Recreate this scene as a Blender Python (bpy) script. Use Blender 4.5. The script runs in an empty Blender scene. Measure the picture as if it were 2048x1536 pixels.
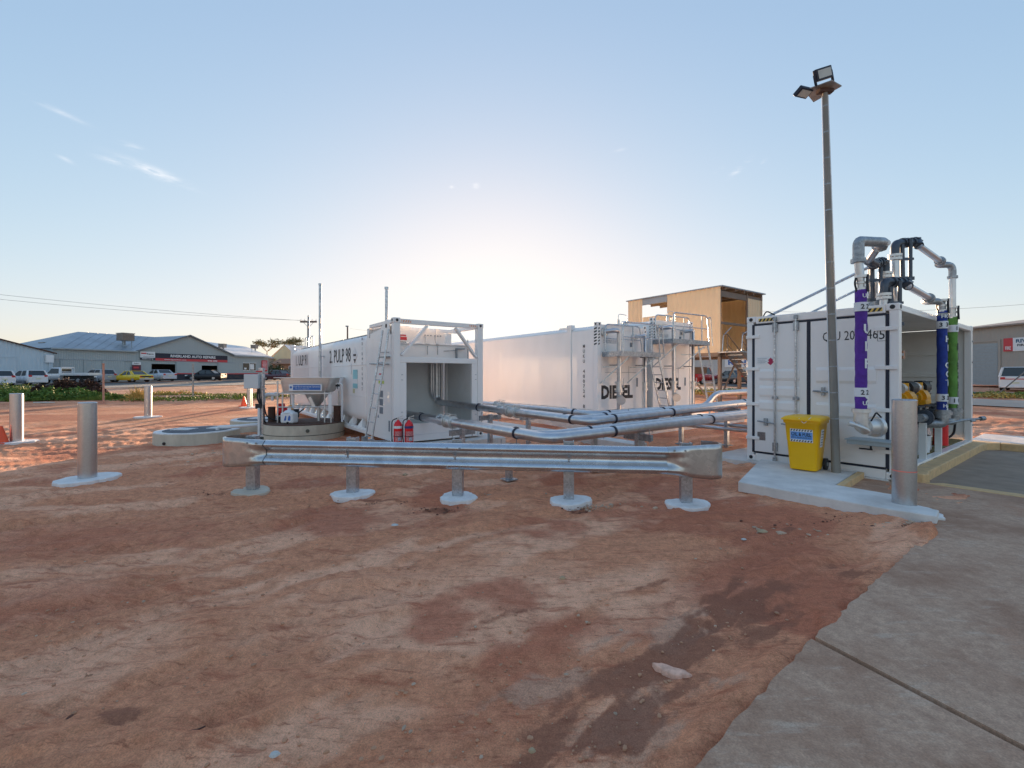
import bpy, math, random
import numpy as np
from mathutils import Vector, Matrix
random.seed(7)
R=math.radians
scene=bpy.context.scene
# ------------------------------------------------------------------ camera, sky, sun, exposure
F=920.0; CAMZ=1.8
cam_d=bpy.data.cameras.new('camera'); cam=bpy.data.objects.new('camera',cam_d); scene.collection.objects.link(cam)
cam.location=(0,0,CAMZ); cam.rotation_euler=(R(90),0,0)
cam_d.sensor_width=36; cam_d.lens=36*F/2048; cam_d.shift_y=-18/2048; cam_d.clip_start=0.05; cam_d.clip_end=3000
scene.camera=cam
SUN_EL=3.4; SUN_AZ=-2.0          # degrees above the horizon, degrees from +Y towards +X
SKY_STR=0.12; SUN_STR=2.0; EXPOSURE=3.32
world=bpy.data.worlds.new('World'); scene.world=world; world.use_nodes=True
def build_world():
    nt=world.node_tree; nt.nodes.clear(); N=nt.nodes.new; L=nt.links.new
    sky=N('ShaderNodeTexSky'); sky.sky_type='NISHITA'; sky.sun_disc=False
    sky.sun_elevation=R(SUN_EL); sky.sun_rotation=R(SUN_AZ); sky.altitude=0; sky.air_density=1.0; sky.dust_density=0.6; sky.ozone_density=2.4
    # film-like response per channel: k*c^g
    sep=N('ShaderNodeSeparateColor'); L(sky.outputs[0],sep.inputs[0]); comb=N('ShaderNodeCombineColor')
    for i,(k,g) in enumerate(((.505,.56),(.515,.50),(.61,.40))):
        b=N('ShaderNodeMath'); b.operation='POWER'; L(sep.outputs[i],b.inputs[0]); b.inputs[1].default_value=g
        c=N('ShaderNodeMath'); c.operation='MULTIPLY'; L(b.outputs[0],c.inputs[0]); c.inputs[1].default_value=k
        # soft shoulder below 0.95 so that the glow at the sun does not clip
        q=N('ShaderNodeMath'); q.operation='DIVIDE'; L(c.outputs[0],q.inputs[0]); q.inputs[1].default_value=.92
        q4=N('ShaderNodeMath'); q4.operation='POWER'; L(q.outputs[0],q4.inputs[0]); q4.inputs[1].default_value=4
        q1=N('ShaderNodeMath'); q1.operation='ADD'; L(q4.outputs[0],q1.inputs[0]); q1.inputs[1].default_value=1
        qr=N('ShaderNodeMath'); qr.operation='POWER'; L(q1.outputs[0],qr.inputs[0]); qr.inputs[1].default_value=.25
        qd_=N('ShaderNodeMath'); qd_.operation='DIVIDE'; L(c.outputs[0],qd_.inputs[0]); L(qr.outputs[0],qd_.inputs[1]); L(qd_.outputs[0],comb.inputs[i])
    tc=N('ShaderNodeTexCoord')
    # thin cirrus wisps: soft elliptical masks round fixed directions of the sky, broken up by stretched noise
    nz=N('ShaderNodeTexNoise'); nz.inputs['Scale'].default_value=16; nz.inputs['Detail'].default_value=8; nz.inputs['Roughness'].default_value=.65
    mp=N('ShaderNodeMapping'); mp.inputs['Rotation'].default_value=(0,R(20),0); mp.inputs['Scale'].default_value=(1.0,1.0,5.5)
    L(tc.outputs['Generated'],mp.inputs['Vector']); L(mp.outputs['Vector'],nz.inputs['Vector'])
    acc=None
    def wisp(px,py,rx,ry,ang,amt):
        nonlocal acc
        d=Vector(((px-1024)/F,1,(750-py)/F)); n=d.normalized()
        ex=n.cross(Vector((0,0,1))).normalized(); ez=ex.cross(n)
        a=R(ang); e1=ex*math.cos(a)+ez*math.sin(a); e2=-ex*math.sin(a)+ez*math.cos(a)
        s=1/d.length
        outs=[]
        for e,r in ((e1,rx/F*s),(e2,ry/F*s)):
            dp=N('ShaderNodeVectorMath'); dp.operation='DOT_PRODUCT'; L(tc.outputs['Generated'],dp.inputs[0]); dp.inputs[1].default_value=e/r
            sq=N('ShaderNodeMath'); sq.operation='POWER'; ab=N('ShaderNodeMath'); ab.operation='ABSOLUTE'; L(dp.outputs['Value'],ab.inputs[0]); L(ab.outputs[0],sq.inputs[0]); sq.inputs[1].default_value=2; outs.append(sq)
        dn=N('ShaderNodeVectorMath'); dn.operation='DOT_PRODUCT'; L(tc.outputs['Generated'],dn.inputs[0]); dn.inputs[1].default_value=n
        fr=N('ShaderNodeMath'); fr.operation='GREATER_THAN'; L(dn.outputs['Value'],fr.inputs[0]); fr.inputs[1].default_value=.5
        ad=N('ShaderNodeMath'); ad.operation='ADD'; L(outs[0].outputs[0],ad.inputs[0]); L(outs[1].outputs[0],ad.inputs[1])
        ng=N('ShaderNodeMath'); ng.operation='MULTIPLY'; L(ad.outputs[0],ng.inputs[0]); ng.inputs[1].default_value=-1.6
        ex_=N('ShaderNodeMath'); ex_.operation='EXPONENT'; L(ng.outputs[0],ex_.inputs[0])
        m=N('ShaderNodeMath'); m.operation='MULTIPLY'; L(ex_.outputs[0],m.inputs[0]); m.inputs[1].default_value=amt
        m2=N('ShaderNodeMath'); m2.operation='MULTIPLY'; L(m.outputs[0],m2.inputs[0]); L(fr.outputs[0],m2.inputs[1])
        if acc is None: acc=m2.outputs[0]
        else:
            a2=N('ShaderNodeMath'); a2.operation='ADD'; L(acc,a2.inputs[0]); L(m2.outputs[0],a2.inputs[1]); acc=a2.outputs[0]
    for w in ((310,345,56,10,-14,.85),(225,323,26,7,-8,.5),(265,293,20,7,-5,.35),(128,316,16,5,-25,.28),(122,225,44,6,-12,.25),
              (1482,334,22,6,32,1.0),(1440,340,9,4,20,.6),(1522,328,10,4,35,.4),(952,371,7,6,0,.8),(903,374,5,3,0,.7),(1240,300,14,4,10,.2)):
        wisp(*w)
    mr=N('ShaderNodeMapRange'); mr.inputs['From Min'].default_value=.42; mr.inputs['From Max'].default_value=.68; L(nz.outputs['Fac'],mr.inputs['Value'])
    mk=N('ShaderNodeMath'); mk.operation='MULTIPLY'; L(acc,mk.inputs[0]); L(mr.outputs[0],mk.inputs[1]); mk.use_clamp=True
    mix=N('ShaderNodeMix'); mix.data_type='RGBA'; L(mk.outputs[0],mix.inputs['Factor']); L(comb.outputs[0],mix.inputs['A']); mix.inputs['B'].default_value=(1.0,.97,.97,1)
    bg=N('ShaderNodeBackground'); bg.inputs['Strength'].default_value=SKY_STR
    L(mix.outputs['Result'],bg.inputs['Color'])
    o=N('ShaderNodeOutputWorld'); L(bg.outputs[0],o.inputs[0])
build_world()
sd=bpy.data.lights.new('sun','SUN'); sd.energy=SUN_STR; sd.angle=R(.5); sd.color=(1.0,.68,.42)
sun=bpy.data.objects.new('sun',sd); scene.collection.objects.link(sun)
_d=Vector((math.sin(R(SUN_AZ))*math.cos(R(SUN_EL)),math.cos(R(SUN_AZ))*math.cos(R(SUN_EL)),math.sin(R(SUN_EL))))
sun.rotation_euler=_d.to_track_quat('Z','Y').to_euler(); sun.location=_d*60
vs=scene.view_settings; vs.view_transform='Standard'; vs.look='None'; vs.exposure=EXPOSURE; vs.gamma=1; vs.use_curve_mapping=False
scene.render.engine='CYCLES'
scene.cycles.max_bounces=6

# ------------------------------------------------------------------ helpers
def W(px,py,Y): return Vector(((px-1024)/F*Y,Y,CAMZ-(py-750)/F*Y))
def smooth(a,b,t):
    t=np.clip((t-a)/(b-a),0,1); return t*t*(3-2*t)
def zbase(x,y):
    t=np.clip(np.asarray(y,float)-11.0,0,None)
    z=.02*np.where(t<2,t*t/4,t-1); z=np.minimum(z,1.0)
    return z+.07*smooth(3.0,4.6,np.asarray(x,float))*(1-smooth(12,16,np.asarray(y,float)))
def zg(x,y): return float(zbase(x,y))
def G(px,py):
    Y=8.0
    for _ in range(40):
        z=zg((px-1024)/F*Y,Y); Y=.5*Y+.5*max(.5,(CAMZ-z)*F/(py-750))
    return Vector(((px-1024)/F*Y,Y,zg((px-1024)/F*Y,Y)))
class MB:
    def __init__(s): s.v=[]; s.f=[]; s.sm=[]; s.g=[]; s.k=0; s.hold=False
    def add(s,vs,fs,sm=False):
        b=len(s.v); s.v+= [tuple(p) for p in vs]; s.f+=[tuple(i+b for i in f) for f in fs]; s.sm+=[sm]*len(fs)
        if not s.hold: s.k+=1
        s.g+=[s.k]*len(fs); return s
    def pieces(s):
        out=[]
        for k in sorted(set(s.g)):
            m=MB(); ids={}
            for f,g,q in zip(s.f,s.g,s.sm):
                if g!=k: continue
                for i in f:
                    if i not in ids: ids[i]=len(m.v); m.v.append(s.v[i])
                m.f.append(tuple(ids[i] for i in f)); m.sm.append(q); m.g.append(1)
            out.append(m)
        return out
    def box(s,x0,x1,y0,y1,z0,z1):
        return s.add([(x0,y0,z0),(x1,y0,z0),(x1,y1,z0),(x0,y1,z0),(x0,y0,z1),(x1,y0,z1),(x1,y1,z1),(x0,y1,z1)],
          [(0,3,2,1),(4,5,6,7),(0,1,5,4),(1,2,6,5),(2,3,7,6),(3,0,4,7)])
    def obox(s,c,ax,ay,az):
        c=Vector(c); ax,ay,az=Vector(ax),Vector(ay),Vector(az)
        P=[c+a*ax+b*ay+d*az for d in(-1,1) for a,b in((-1,-1),(1,-1),(1,1),(-1,1))]
        return s.add(P,[(0,3,2,1),(4,5,6,7),(0,1,5,4),(1,2,6,5),(2,3,7,6),(3,0,4,7)])
    def bar(s,p0,p1,w,h,up=(0,0,1)):
        p0,p1=Vector(p0),Vector(p1); d=(p1-p0); l=d.length; d/=l; up=Vector(up)
        if abs(d.dot(up))>.98: up=Vector((1,0,0))
        sx=d.cross(up).normalized(); uz=sx.cross(d)
        return s.obox((p0+p1)/2,sx*w/2,d*l/2,uz*h/2)
    def cyl(s,p0,p1,r,r2=None,n=12,caps=True):
        s.k+=1; s.hold=True
        p0,p1=Vector(p0),Vector(p1); r2=r if r2 is None else r2
        d=(p1-p0).normalized(); a=d.orthogonal().normalized(); b=d.cross(a)
        vs=[p+(a*math.cos(2*math.pi*i/n)+b*math.sin(2*math.pi*i/n))*q for p,q in((p0,r),(p1,r2)) for i in range(n)]
        s.add(vs,[(i,(i+1)%n,n+(i+1)%n,n+i) for i in range(n)],True)
        if caps: s.add(vs,[tuple(reversed(range(n))),tuple(range(n,2*n))])
        s.hold=False; return s
    def tube(s,pts,r,n=12,bend=0,caps=True,k=5):
        s.k+=1; s.hold=True
        pts=[Vector(p) for p in pts]; P=[pts[0]]
        for i in range(1,len(pts)-1):
            if bend:
                a,b,c=pts[i-1],pts[i],pts[i+1]; l=min(bend,(a-b).length*.49,(c-b).length*.49)
                q0=b+(a-b).normalized()*l; q1=b+(c-b).normalized()*l
                for j in range(k+1):
                    t=j/k; P.append(q0*(1-t)**2+b*2*t*(1-t)+q1*t*t)
            else: P.append(pts[i])
        P.append(pts[-1]); d=(P[1]-P[0]).normalized(); a=d.orthogonal().normalized(); vs=[]
        for i,p in enumerate(P):
            if i==0: t=P[1]-P[0]
            elif i==len(P)-1: t=P[-1]-P[-2]
            else: t=(P[i+1]-p).normalized()+(p-P[i-1]).normalized()
            t=t.normalized(); a=(a-t*a.dot(t)).normalized(); b=t.cross(a)
            rr=r[i] if isinstance(r,(list,tuple)) else r
            vs+=[p+(a*math.cos(2*math.pi*j/n)+b*math.sin(2*math.pi*j/n))*rr for j in range(n)]
        fs=[(i*n+j,i*n+(j+1)%n,(i+1)*n+(j+1)%n,(i+1)*n+j) for i in range(len(P)-1) for j in range(n)]
        s.add(vs,fs,True)
        if caps: m=len(P)-1; s.add(vs,[tuple(reversed(range(n))),tuple(range(m*n,m*n+n))])
        s.hold=False; return s
    def prism(s,poly,z0,z1):
        n=len(poly); vs=[(p[0],p[1],z0) for p in poly]+[(p[0],p[1],z1) for p in poly]
        a=sum(poly[i][0]*poly[(i+1)%n][1]-poly[(i+1)%n][0]*poly[i][1] for i in range(n))
        if a<0: vs=list(reversed(vs[:n]))+list(reversed(vs[n:]))
        return s.add(vs,[tuple(reversed(range(n))),tuple(range(n,2*n))]+[(i,(i+1)%n,n+(i+1)%n,n+i) for i in range(n)])
    def slab(s,poly3,d):            # polygon of 3-D points pushed along vector d
        n=len(poly3); P=[Vector(p) for p in poly3]; d=Vector(d)
        return s.add(P+[p+d for p in P],[tuple(range(n)),tuple(reversed(range(n,2*n)))]+[((i+1)%n,i,n+i,n+(i+1)%n) for i in range(n)])
    def loft(s,rings,closed=True,caps=True,sm=True):
        s.k+=1; s.hold=True
        n=len(rings[0]); vs=[p for r in rings for p in r]; fs=[]
        for i in range(len(rings)-1):
            for j in range(n if closed else n-1):
                fs.append((i*n+j,i*n+(j+1)%n,(i+1)*n+(j+1)%n,(i+1)*n+j))
        s.add(vs,fs,sm)
        if caps and closed: m=len(rings)-1; s.add(vs,[tuple(reversed(range(n))),tuple(range(m*n,m*n+n))])
        s.hold=False; return s
    def disc(s,c,r,n=24,z1=.03,jit=0):
        pts=[]
        for i in range(n):
            a=2*math.pi*i/n; q=r*(1+random.uniform(-jit,jit)); pts.append((c[0]+q*math.cos(a),c[1]+q*math.sin(a)))
        return s.prism(pts,c[2],c[2]+z1)
    def flange(s,p,d,r,t=.025,n=16):
        p=Vector(p); d=Vector(d).normalized(); return s.cyl(p-d*t,p+d*t,r,n=n)
    def mesh(s,name):
        m=bpy.data.meshes.new(name); m.from_pydata(s.v,[],s.f); m.polygons.foreach_set('use_smooth',s.sm); m.validate(); m.update(); return m
COL=scene.collection
SPLIT=set('corner_post corner_casting casting_hole front_jamb side_rail frame_rail cross_member forklift_pocket saddle_gusset rod_guide bottom_rail compartment_wall handrail ladder_foot inner_door_frame base_band partition_rib partition_stud stiffener roof_handrail roof_rib purlin beam floor_beam column brace support_leg cooler_leg door_stop shelving poster gutter barge_board interior side_sticker info_placard splice_bolt stay_rod stay_post valve_stack edge_channel roof_step fitting_plate end_wall_rib hinge warning_sticker info_placard far_post_latch clamp_plate cable pvc_pipe pedestal u_bolt pillar windows headboard roof_edge bracket side_stay door_seam inner_lining wall_sheet sign_stripe hatch_cover lug_hole door_handle drum_rim deck_plate tray base_plate gate_frame side_bracket casting vent_fitting stay strap label_stripe floodlight_bracket fin rail_post mid_rail rubber dry_break_adaptor downpipe cross_arm door_frame hopper_beam'.split())
def part(name,mb,mat,parent=None,bev=0,label=None,seg=2,sharp=True):
    if name in SPLIT and isinstance(mb,MB) and parent:
        P=mb.pieces()
        if len(P)>1: return [part1(name,q,mat,parent,bev,label,seg) for q in P][0]
    return part1(name,mb,mat,parent,bev,label,seg)
def part1(name,mb,mat,parent=None,bev=0,label=None,seg=2):
    m=mb.mesh(name) if isinstance(mb,MB) else mb
    o=bpy.data.objects.new(name,m); COL.objects.link(o)
    if mat and not m.materials: m.materials.append(mat)
    if parent: o.parent=parent
    if label: o['label']=label
    if bev:
        b=o.modifiers.new('bevel','BEVEL'); b.width=bev; b.segments=seg; b.limit_method='ANGLE'; b.angle_limit=R(50)
    return o
def tag(o,label,cat,group=None):
    o['label']=label; o['category']=cat
    if group: o['group']=group
    return o
def thing(name,label,cat,loc=(0,0,0),rz=0,group=None):
    o=bpy.data.objects.new(name,None); COL.objects.link(o); o.location=loc; o.rotation_euler=(0,0,rz); o.empty_display_size=.2
    return tag(o,label,cat,group)
def setting(name,mb,mat,bev=0):
    o=part(name,mb,mat,bev=bev); o['kind']='structure'; return o
KIDS={}
def copy_tree(o,loc,rz=None,label=None):
    kids=[c for c in scene.objects if c.parent==o]
    def cp(a,par):
        c=a.copy(); COL.objects.link(c)
        if par: c.parent=par
        for ch in [k for k in scene.objects if k.parent==a]: cp(ch,c)
        return c
    c=cp(o,None); c.location=loc
    if rz is not None: c.rotation_euler=(0,0,rz)
    if label: c['label']=label
    return c
def text_mesh(txt,h,w=None,depth=.003,bold=0,align='CENTER'):
    cu=bpy.data.curves.new('lettering','FONT'); cu.body=txt; cu.size=1; cu.extrude=0; cu.offset=bold; cu.align_x=align; cu.resolution_u=2
    o=bpy.data.objects.new('tmp',cu); COL.objects.link(o); bpy.context.view_layer.update()
    dg=bpy.context.evaluated_depsgraph_get(); m=bpy.data.meshes.new_from_object(o.evaluated_get(dg)); bpy.data.objects.remove(o)
    co=np.zeros(len(m.vertices)*3); m.vertices.foreach_get('co',co); co=co.reshape(-1,3)
    mn,mx=co.min(0),co.max(0)
    sy=h/(mx[1]-mn[1]); sx=sy if w is None else w/(mx[0]-mn[0])
    co[:,0]=(co[:,0]-((mn[0]+mx[0])/2 if align=='CENTER' else mn[0]))*sx; co[:,1]=(co[:,1]-(mn[1]+mx[1])/2)*sy
    m.vertices.foreach_set('co',co.ravel()); m.update(); return m
def text(txt,h,mat,parent,pos,xdir,w=None,bold=0,up=(0,0,1),name='lettering',align='CENTER'):
    m=text_mesh(txt,h,w,bold=bold,align=align); m.materials.clear(); m.materials.append(mat)
    o=bpy.data.objects.new(name,m); COL.objects.link(o)
    x=Vector(xdir).normalized(); z=Vector(up); n=x.cross(z).normalized(); z=n.cross(x)
    M=Matrix((x,z,n)).transposed().to_4x4(); M.translation=Vector(pos)
    if parent: o.parent=parent
    o.matrix_local=M; return o
# ------------------------------------------------------------------ materials
def nz(nt,scale,detail=5,rough=.55,vec=None):
    n=nt.nodes.new('ShaderNodeTexNoise'); n.inputs['Scale'].default_value=scale; n.inputs['Detail'].default_value=detail; n.inputs['Roughness'].default_value=rough
    if vec: nt.links.new(vec,n.inputs['Vector'])
    return n
def ramp(nt,src,stops):
    r=nt.nodes.new('ShaderNodeValToRGB'); e=r.color_ramp.elements
    while len(e)<len(stops): e.new(.5)
    for el,(p,c) in zip(e,stops): el.position=p; el.color=(*c,1) if len(c)==3 else c
    nt.links.new(src,r.inputs[0]); return r
MATS={}
def mat(name,col,rough=.6,metal=0,var=.12,scale=3,bump=.0,bscale=60,dirt=None,dirt_amt=.5,stretch=None,rvar=.1,coat=0,spec=.5):
    if name in MATS: return MATS[name]
    m=bpy.data.materials.new(name); m.use_nodes=True; nt=m.node_tree; b=nt.nodes['Principled BSDF']; L=nt.links.new
    tc=nt.nodes.new('ShaderNodeTexCoord'); vec=tc.outputs['Object']
    if stretch:
        mp=nt.nodes.new('ShaderNodeMapping'); mp.inputs['Scale'].default_value=stretch; L(vec,mp.inputs['Vector']); vec2=mp.outputs['Vector']
    else: vec2=vec
    n1=nz(nt,scale,7,.6,vec2)
    lo=tuple(max(0,c*(1-var)) for c in col); hi=tuple(min(1,c*(1+var)) for c in col)
    r1=ramp(nt,n1.outputs['Fac'],[(.3,lo),(.7,hi)]); out=r1.outputs[0]
    if dirt:
        n2=nz(nt,scale*.45,8,.7,vec2); r2=ramp(nt,n2.outputs['Fac'],[(.5,(0,0,0)),(.78,(dirt_amt,)*3)])
        mx=nt.nodes.new('ShaderNodeMix'); mx.data_type='RGBA'; L(r2.outputs[0],mx.inputs['Factor']); L(out,mx.inputs['A']); mx.inputs['B'].default_value=(*dirt,1); out=mx.outputs['Result']
    L(out,b.inputs['Base Color'])
    rr=nt.nodes.new('ShaderNodeMapRange'); L(n1.outputs['Fac'],rr.inputs['Value']); rr.inputs['To Min'].default_value=max(.02,rough-rvar); rr.inputs['To Max'].default_value=min(1,rough+rvar); L(rr.outputs[0],b.inputs['Roughness'])
    b.inputs['Metallic'].default_value=metal; b.inputs['Coat Weight'].default_value=coat; b.inputs['Specular IOR Level'].default_value=spec
    if bump:
        n3=nz(nt,bscale,6,.6,vec); bp=nt.nodes.new('ShaderNodeBump'); bp.inputs['Strength'].default_value=1; bp.inputs['Distance'].default_value=bump; L(n3.outputs['Fac'],bp.inputs['Height']); L(bp.outputs[0],b.inputs['Normal'])
    MATS[name]=m; return m
def galv(name='galvanised_steel',base=(.50,.53,.57),rough=.33,sc=38,metal=.9,kv=.6):
    if name in MATS: return MATS[name]
    m=bpy.data.materials.new(name); m.use_nodes=True; nt=m.node_tree; b=nt.nodes['Principled BSDF']; L=nt.links.new
    tc=nt.nodes.new('ShaderNodeTexCoord'); vo=nt.nodes.new('ShaderNodeTexVoronoi'); vo.inputs['Scale'].default_value=sc; L(tc.outputs['Object'],vo.inputs['Vector'])
    n=nz(nt,5,7,.65,tc.outputs['Object'])
    bw=nt.nodes.new('ShaderNodeSeparateColor'); L(vo.outputs['Color'],bw.inputs[0])
    ad=nt.nodes.new('ShaderNodeMath'); ad.operation='MULTIPLY_ADD'; L(bw.outputs[0],ad.inputs[0]); ad.inputs[1].default_value=.35; L(n.outputs['Fac'],ad.inputs[2])
    lo=tuple(c*(1-.6*kv) for c in base); hi=tuple(min(1,c*(1+.5*kv)) for c in base)
    r=ramp(nt,ad.outputs[0],[(.35,lo),(.95,hi)]); L(r.outputs[0],b.inputs['Base Color'])
    rr=nt.nodes.new('ShaderNodeMapRange'); L(ad.outputs[0],rr.inputs['Value']); rr.inputs['From Min'].default_value=.3; rr.inputs['From Max'].default_value=1; rr.inputs['To Min'].default_value=rough+.16*kv; rr.inputs['To Max'].default_value=rough-.10*kv; L(rr.outputs[0],b.inputs['Roughness'])
    b.inputs['Metallic'].default_value=metal
    bp=nt.nodes.new('ShaderNodeBump'); bp.inputs['Distance'].default_value=.0012*kv; bp.inputs['Strength'].default_value=.5; L(n.outputs['Fac'],bp.inputs['Height']); L(bp.outputs[0],b.inputs['Normal'])
    MATS[name]=m; return m
WHITE=mat('white_container_paint',(.90,.865,.84),.32,var=.03,scale=1.3,dirt=(.62,.56,.48),dirt_amt=.22,stretch=(1,1,.35),coat=.15,bump=.0008,bscale=9)
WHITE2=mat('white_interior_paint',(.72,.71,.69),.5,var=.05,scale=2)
GALV=galv(); GALV_P=galv('galvanised_pipe',(.58,.58,.60),.3,9,.92,.22); GALV_D=galv('weathered_galvanised',(.36,.38,.40),.45,30,.75)
STAIN=mat('stainless_steel',(.70,.69,.67),.42,.75,var=.08,scale=4,stretch=(1,1,6),bump=.0006,bscale=20)
DARKM=mat('dark_cast_metal',(.07,.085,.11),.38,.5,var=.2,scale=12,bump=.001,bscale=40)
BLACK=mat('black_rubber',(.015,.017,.022),.55,var=.15,scale=9)
BLACKP=mat('black_lettering_paint',(.02,.02,.025),.5,var=.1,scale=20)
NAVY=mat('black_gasket',(.012,.016,.035),.5,var=.1,scale=8)
CONC=mat('pale_concrete',(.72,.68,.64),.85,var=.14,scale=2.6,dirt=(.36,.30,.25),dirt_amt=.5,bump=.004,bscale=45)
CONC_W=mat('fresh_white_concrete',(.82,.79,.77),.85,var=.12,scale=7,dirt=(.50,.38,.30),dirt_amt=.55,bump=.012,bscale=22)
CONC_Y=mat('stained_tank_concrete',(.58,.53,.43),.85,var=.14,scale=2.2,dirt=(.25,.23,.18),dirt_amt=.6,stretch=(1.5,1.5,.6),bump=.003,bscale=50)
APRON=None
ASPH=mat('asphalt',(.085,.082,.08),.85,var=.18,scale=2,bump=.006,bscale=140,dirt=(.16,.13,.11),dirt_amt=.4)
ASPH_F=mat('bay_asphalt',(.34,.25,.185),.85,var=.2,scale=3,bump=.006,bscale=120,dirt=(.40,.33,.27),dirt_amt=.5)
YELK=mat('faded_yellow_kerb_paint',(.70,.46,.23),.8,var=.14,scale=9,dirt=(.42,.31,.22),dirt_amt=.7,bump=.003,bscale=60)
YEL=mat('yellow_plastic',(1.0,.52,.0),.38,var=.05,scale=3)
YELP=mat('yellow_pump_paint',(.85,.38,.01),.4,var=.1,scale=9)
RED=mat('red_paint',(.78,.012,.018),.35,var=.08,scale=9)
REDS=mat('red_sign_print',(.60,.05,.06),.5,var=.05,scale=4)
BLUES=mat('blue_sign_print',(.05,.16,.48),.5,var=.05,scale=9)
WH=mat('white_sign_print',(.82,.82,.82),.5,var=.03,scale=4)
PVC=mat('white_pvc',(.78,.79,.80),.35,var=.04,scale=5)
GREYP=mat('grey_painted_steel',(.33,.37,.38),.5,var=.08,scale=5)
ORANGE=mat('orange_cone_plastic',(.85,.10,.03),.5,var=.08,scale=5)
GLASS=mat('dark_glass',(.02,.025,.03),.08,var=.1,scale=2,rvar=.02,spec=.8)
RUSTB=mat('brown_rusted_steel',(.10,.045,.03),.75,var=.25,scale=9)

def apron_mat():
    m=bpy.data.materials.new('worn_apron_concrete'); m.use_nodes=True; nt=m.node_tree; b=nt.nodes['Principled BSDF']; L=nt.links.new
    tc=nt.nodes.new('ShaderNodeTexCoord'); vec=tc.outputs['Object']
    mp=nt.nodes.new('ShaderNodeMapping'); mp.inputs['Rotation'].default_value=(0,0,R(30)); mp.inputs['Scale'].default_value=(1,4.5,1); L(vec,mp.inputs['Vector'])
    n1=nz(nt,1.0,9,.72,vec); n2=nz(nt,2.2,9,.75,mp.outputs['Vector']); n3=nz(nt,90,4,.7,vec); n4=nz(nt,14,8,.75,vec)
    def mix(f,A,B,bl='MIX'):
        q=nt.nodes.new('ShaderNodeMix'); q.data_type='RGBA'; q.blend_type=bl
        if isinstance(f,float): q.inputs['Factor'].default_value=f
        else: L(f,q.inputs['Factor'])
        for i,v in (('A',A),('B',B)):
            if isinstance(v,tuple): q.inputs[i].default_value=(*v,1)
            else: L(v,q.inputs[i])
        return q.outputs['Result']
    base=ramp(nt,n4.outputs['Fac'],[(.3,(.40,.235,.155)),(.7,(.66,.42,.28))]).outputs[0]
    c=mix(ramp(nt,n1.outputs['Fac'],[(.46,(0,0,0)),(.62,(.85,)*3)]).outputs[0],base,(.36,.185,.11))
    c=mix(ramp(nt,n2.outputs['Fac'],[(.55,(0,0,0)),(.72,(.7,)*3)]).outputs[0],c,(.64,.49,.37))
    n5=nz(nt,.55,7,.7,vec); c=mix(ramp(nt,n5.outputs['Fac'],[(.56,(0,0,0)),(.66,(.75,)*3)]).outputs[0],c,(.44,.21,.12))
    g=ramp(nt,n3.outputs['Fac'],[(.3,(.7,.7,.7)),(.7,(1.25,1.25,1.25))]).outputs[0]; c=mix(.8,c,g,'MULTIPLY')
    L(c,b.inputs['Base Color']); b.inputs['Roughness'].default_value=.85
    ad=nt.nodes.new('ShaderNodeMath'); ad.operation='MULTIPLY_ADD'; L(n3.outputs['Fac'],ad.inputs[0]); ad.inputs[1].default_value=.25; L(n4.outputs['Fac'],ad.inputs[2])
    bp=nt.nodes.new('ShaderNodeBump'); bp.inputs['Distance'].default_value=.005; L(ad.outputs[0],bp.inputs['Height']); L(bp.outputs[0],b.inputs['Normal'])
    return m
APRON=apron_mat()
# ------------------------------------------------------------------ ground
def _hash(ix,iy,seed):
    h=(ix.astype(np.int64)*374761393+iy.astype(np.int64)*668265263+seed*1442695041)&0x7fffffff
    h=(h^(h>>13))*1274126177&0x7fffffff
    return ((h^(h>>16))&0xffff)/65535.0
def vnoise(x,y,seed=0):
    ix=np.floor(x);iy=np.floor(y);fx=x-ix;fy=y-iy;fx=fx*fx*(3-2*fx);fy=fy*fy*(3-2*fy)
    a=_hash(ix,iy,seed);b=_hash(ix+1,iy,seed);c=_hash(ix,iy+1,seed);d=_hash(ix+1,iy+1,seed)
    return (a*(1-fx)+b*fx)*(1-fy)+(c*(1-fx)+d*fx)*fy
def fbm(x,y,o=4,seed=0):
    s=0;a=.5;t=0
    for k in range(o): s=s+a*vnoise(x*2**k,y*2**k,seed+k*17); t+=a; a*=.55
    return s/t
AP_EDGE=[(-9,-6.9),(-1.2,.45),(.2,1.5),(.9,2.12),(1.98,3.03),(3.2,3.98),(4.62,5.08),(5.25,6.1),(4.85,6.9),(5.9,7.8),(6.35,7.5)]
BAY0=Vector((6.62,7.52)); Wd=Vector((.602,-.799)); Nd=Vector((.799,.602)); Ud=Vector((.811,.585)); Vd=Vector((-.585,.811))
def apron_dist(X,Y):   # signed: >0 well inside the apron side of the edge
    d=np.full(X.shape,-1e9)
    best=np.full(X.shape,1e9); sg=np.zeros(X.shape)
    for (x0,y0),(x1,y1) in zip(AP_EDGE[:7],AP_EDGE[1:7]):
        dx,dy=x1-x0,y1-y0; l2=dx*dx+dy*dy; t=np.clip(((X-x0)*dx+(Y-y0)*dy)/l2,0,1)
        px,py=X-(x0+t*dx),Y-(y0+t*dy); q=np.hypot(px,py); s=-np.sign(dx*py-dy*px)
        m=q<best; best=np.where(m,q,best); sg=np.where(m,s,sg)
    return best*sg
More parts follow.
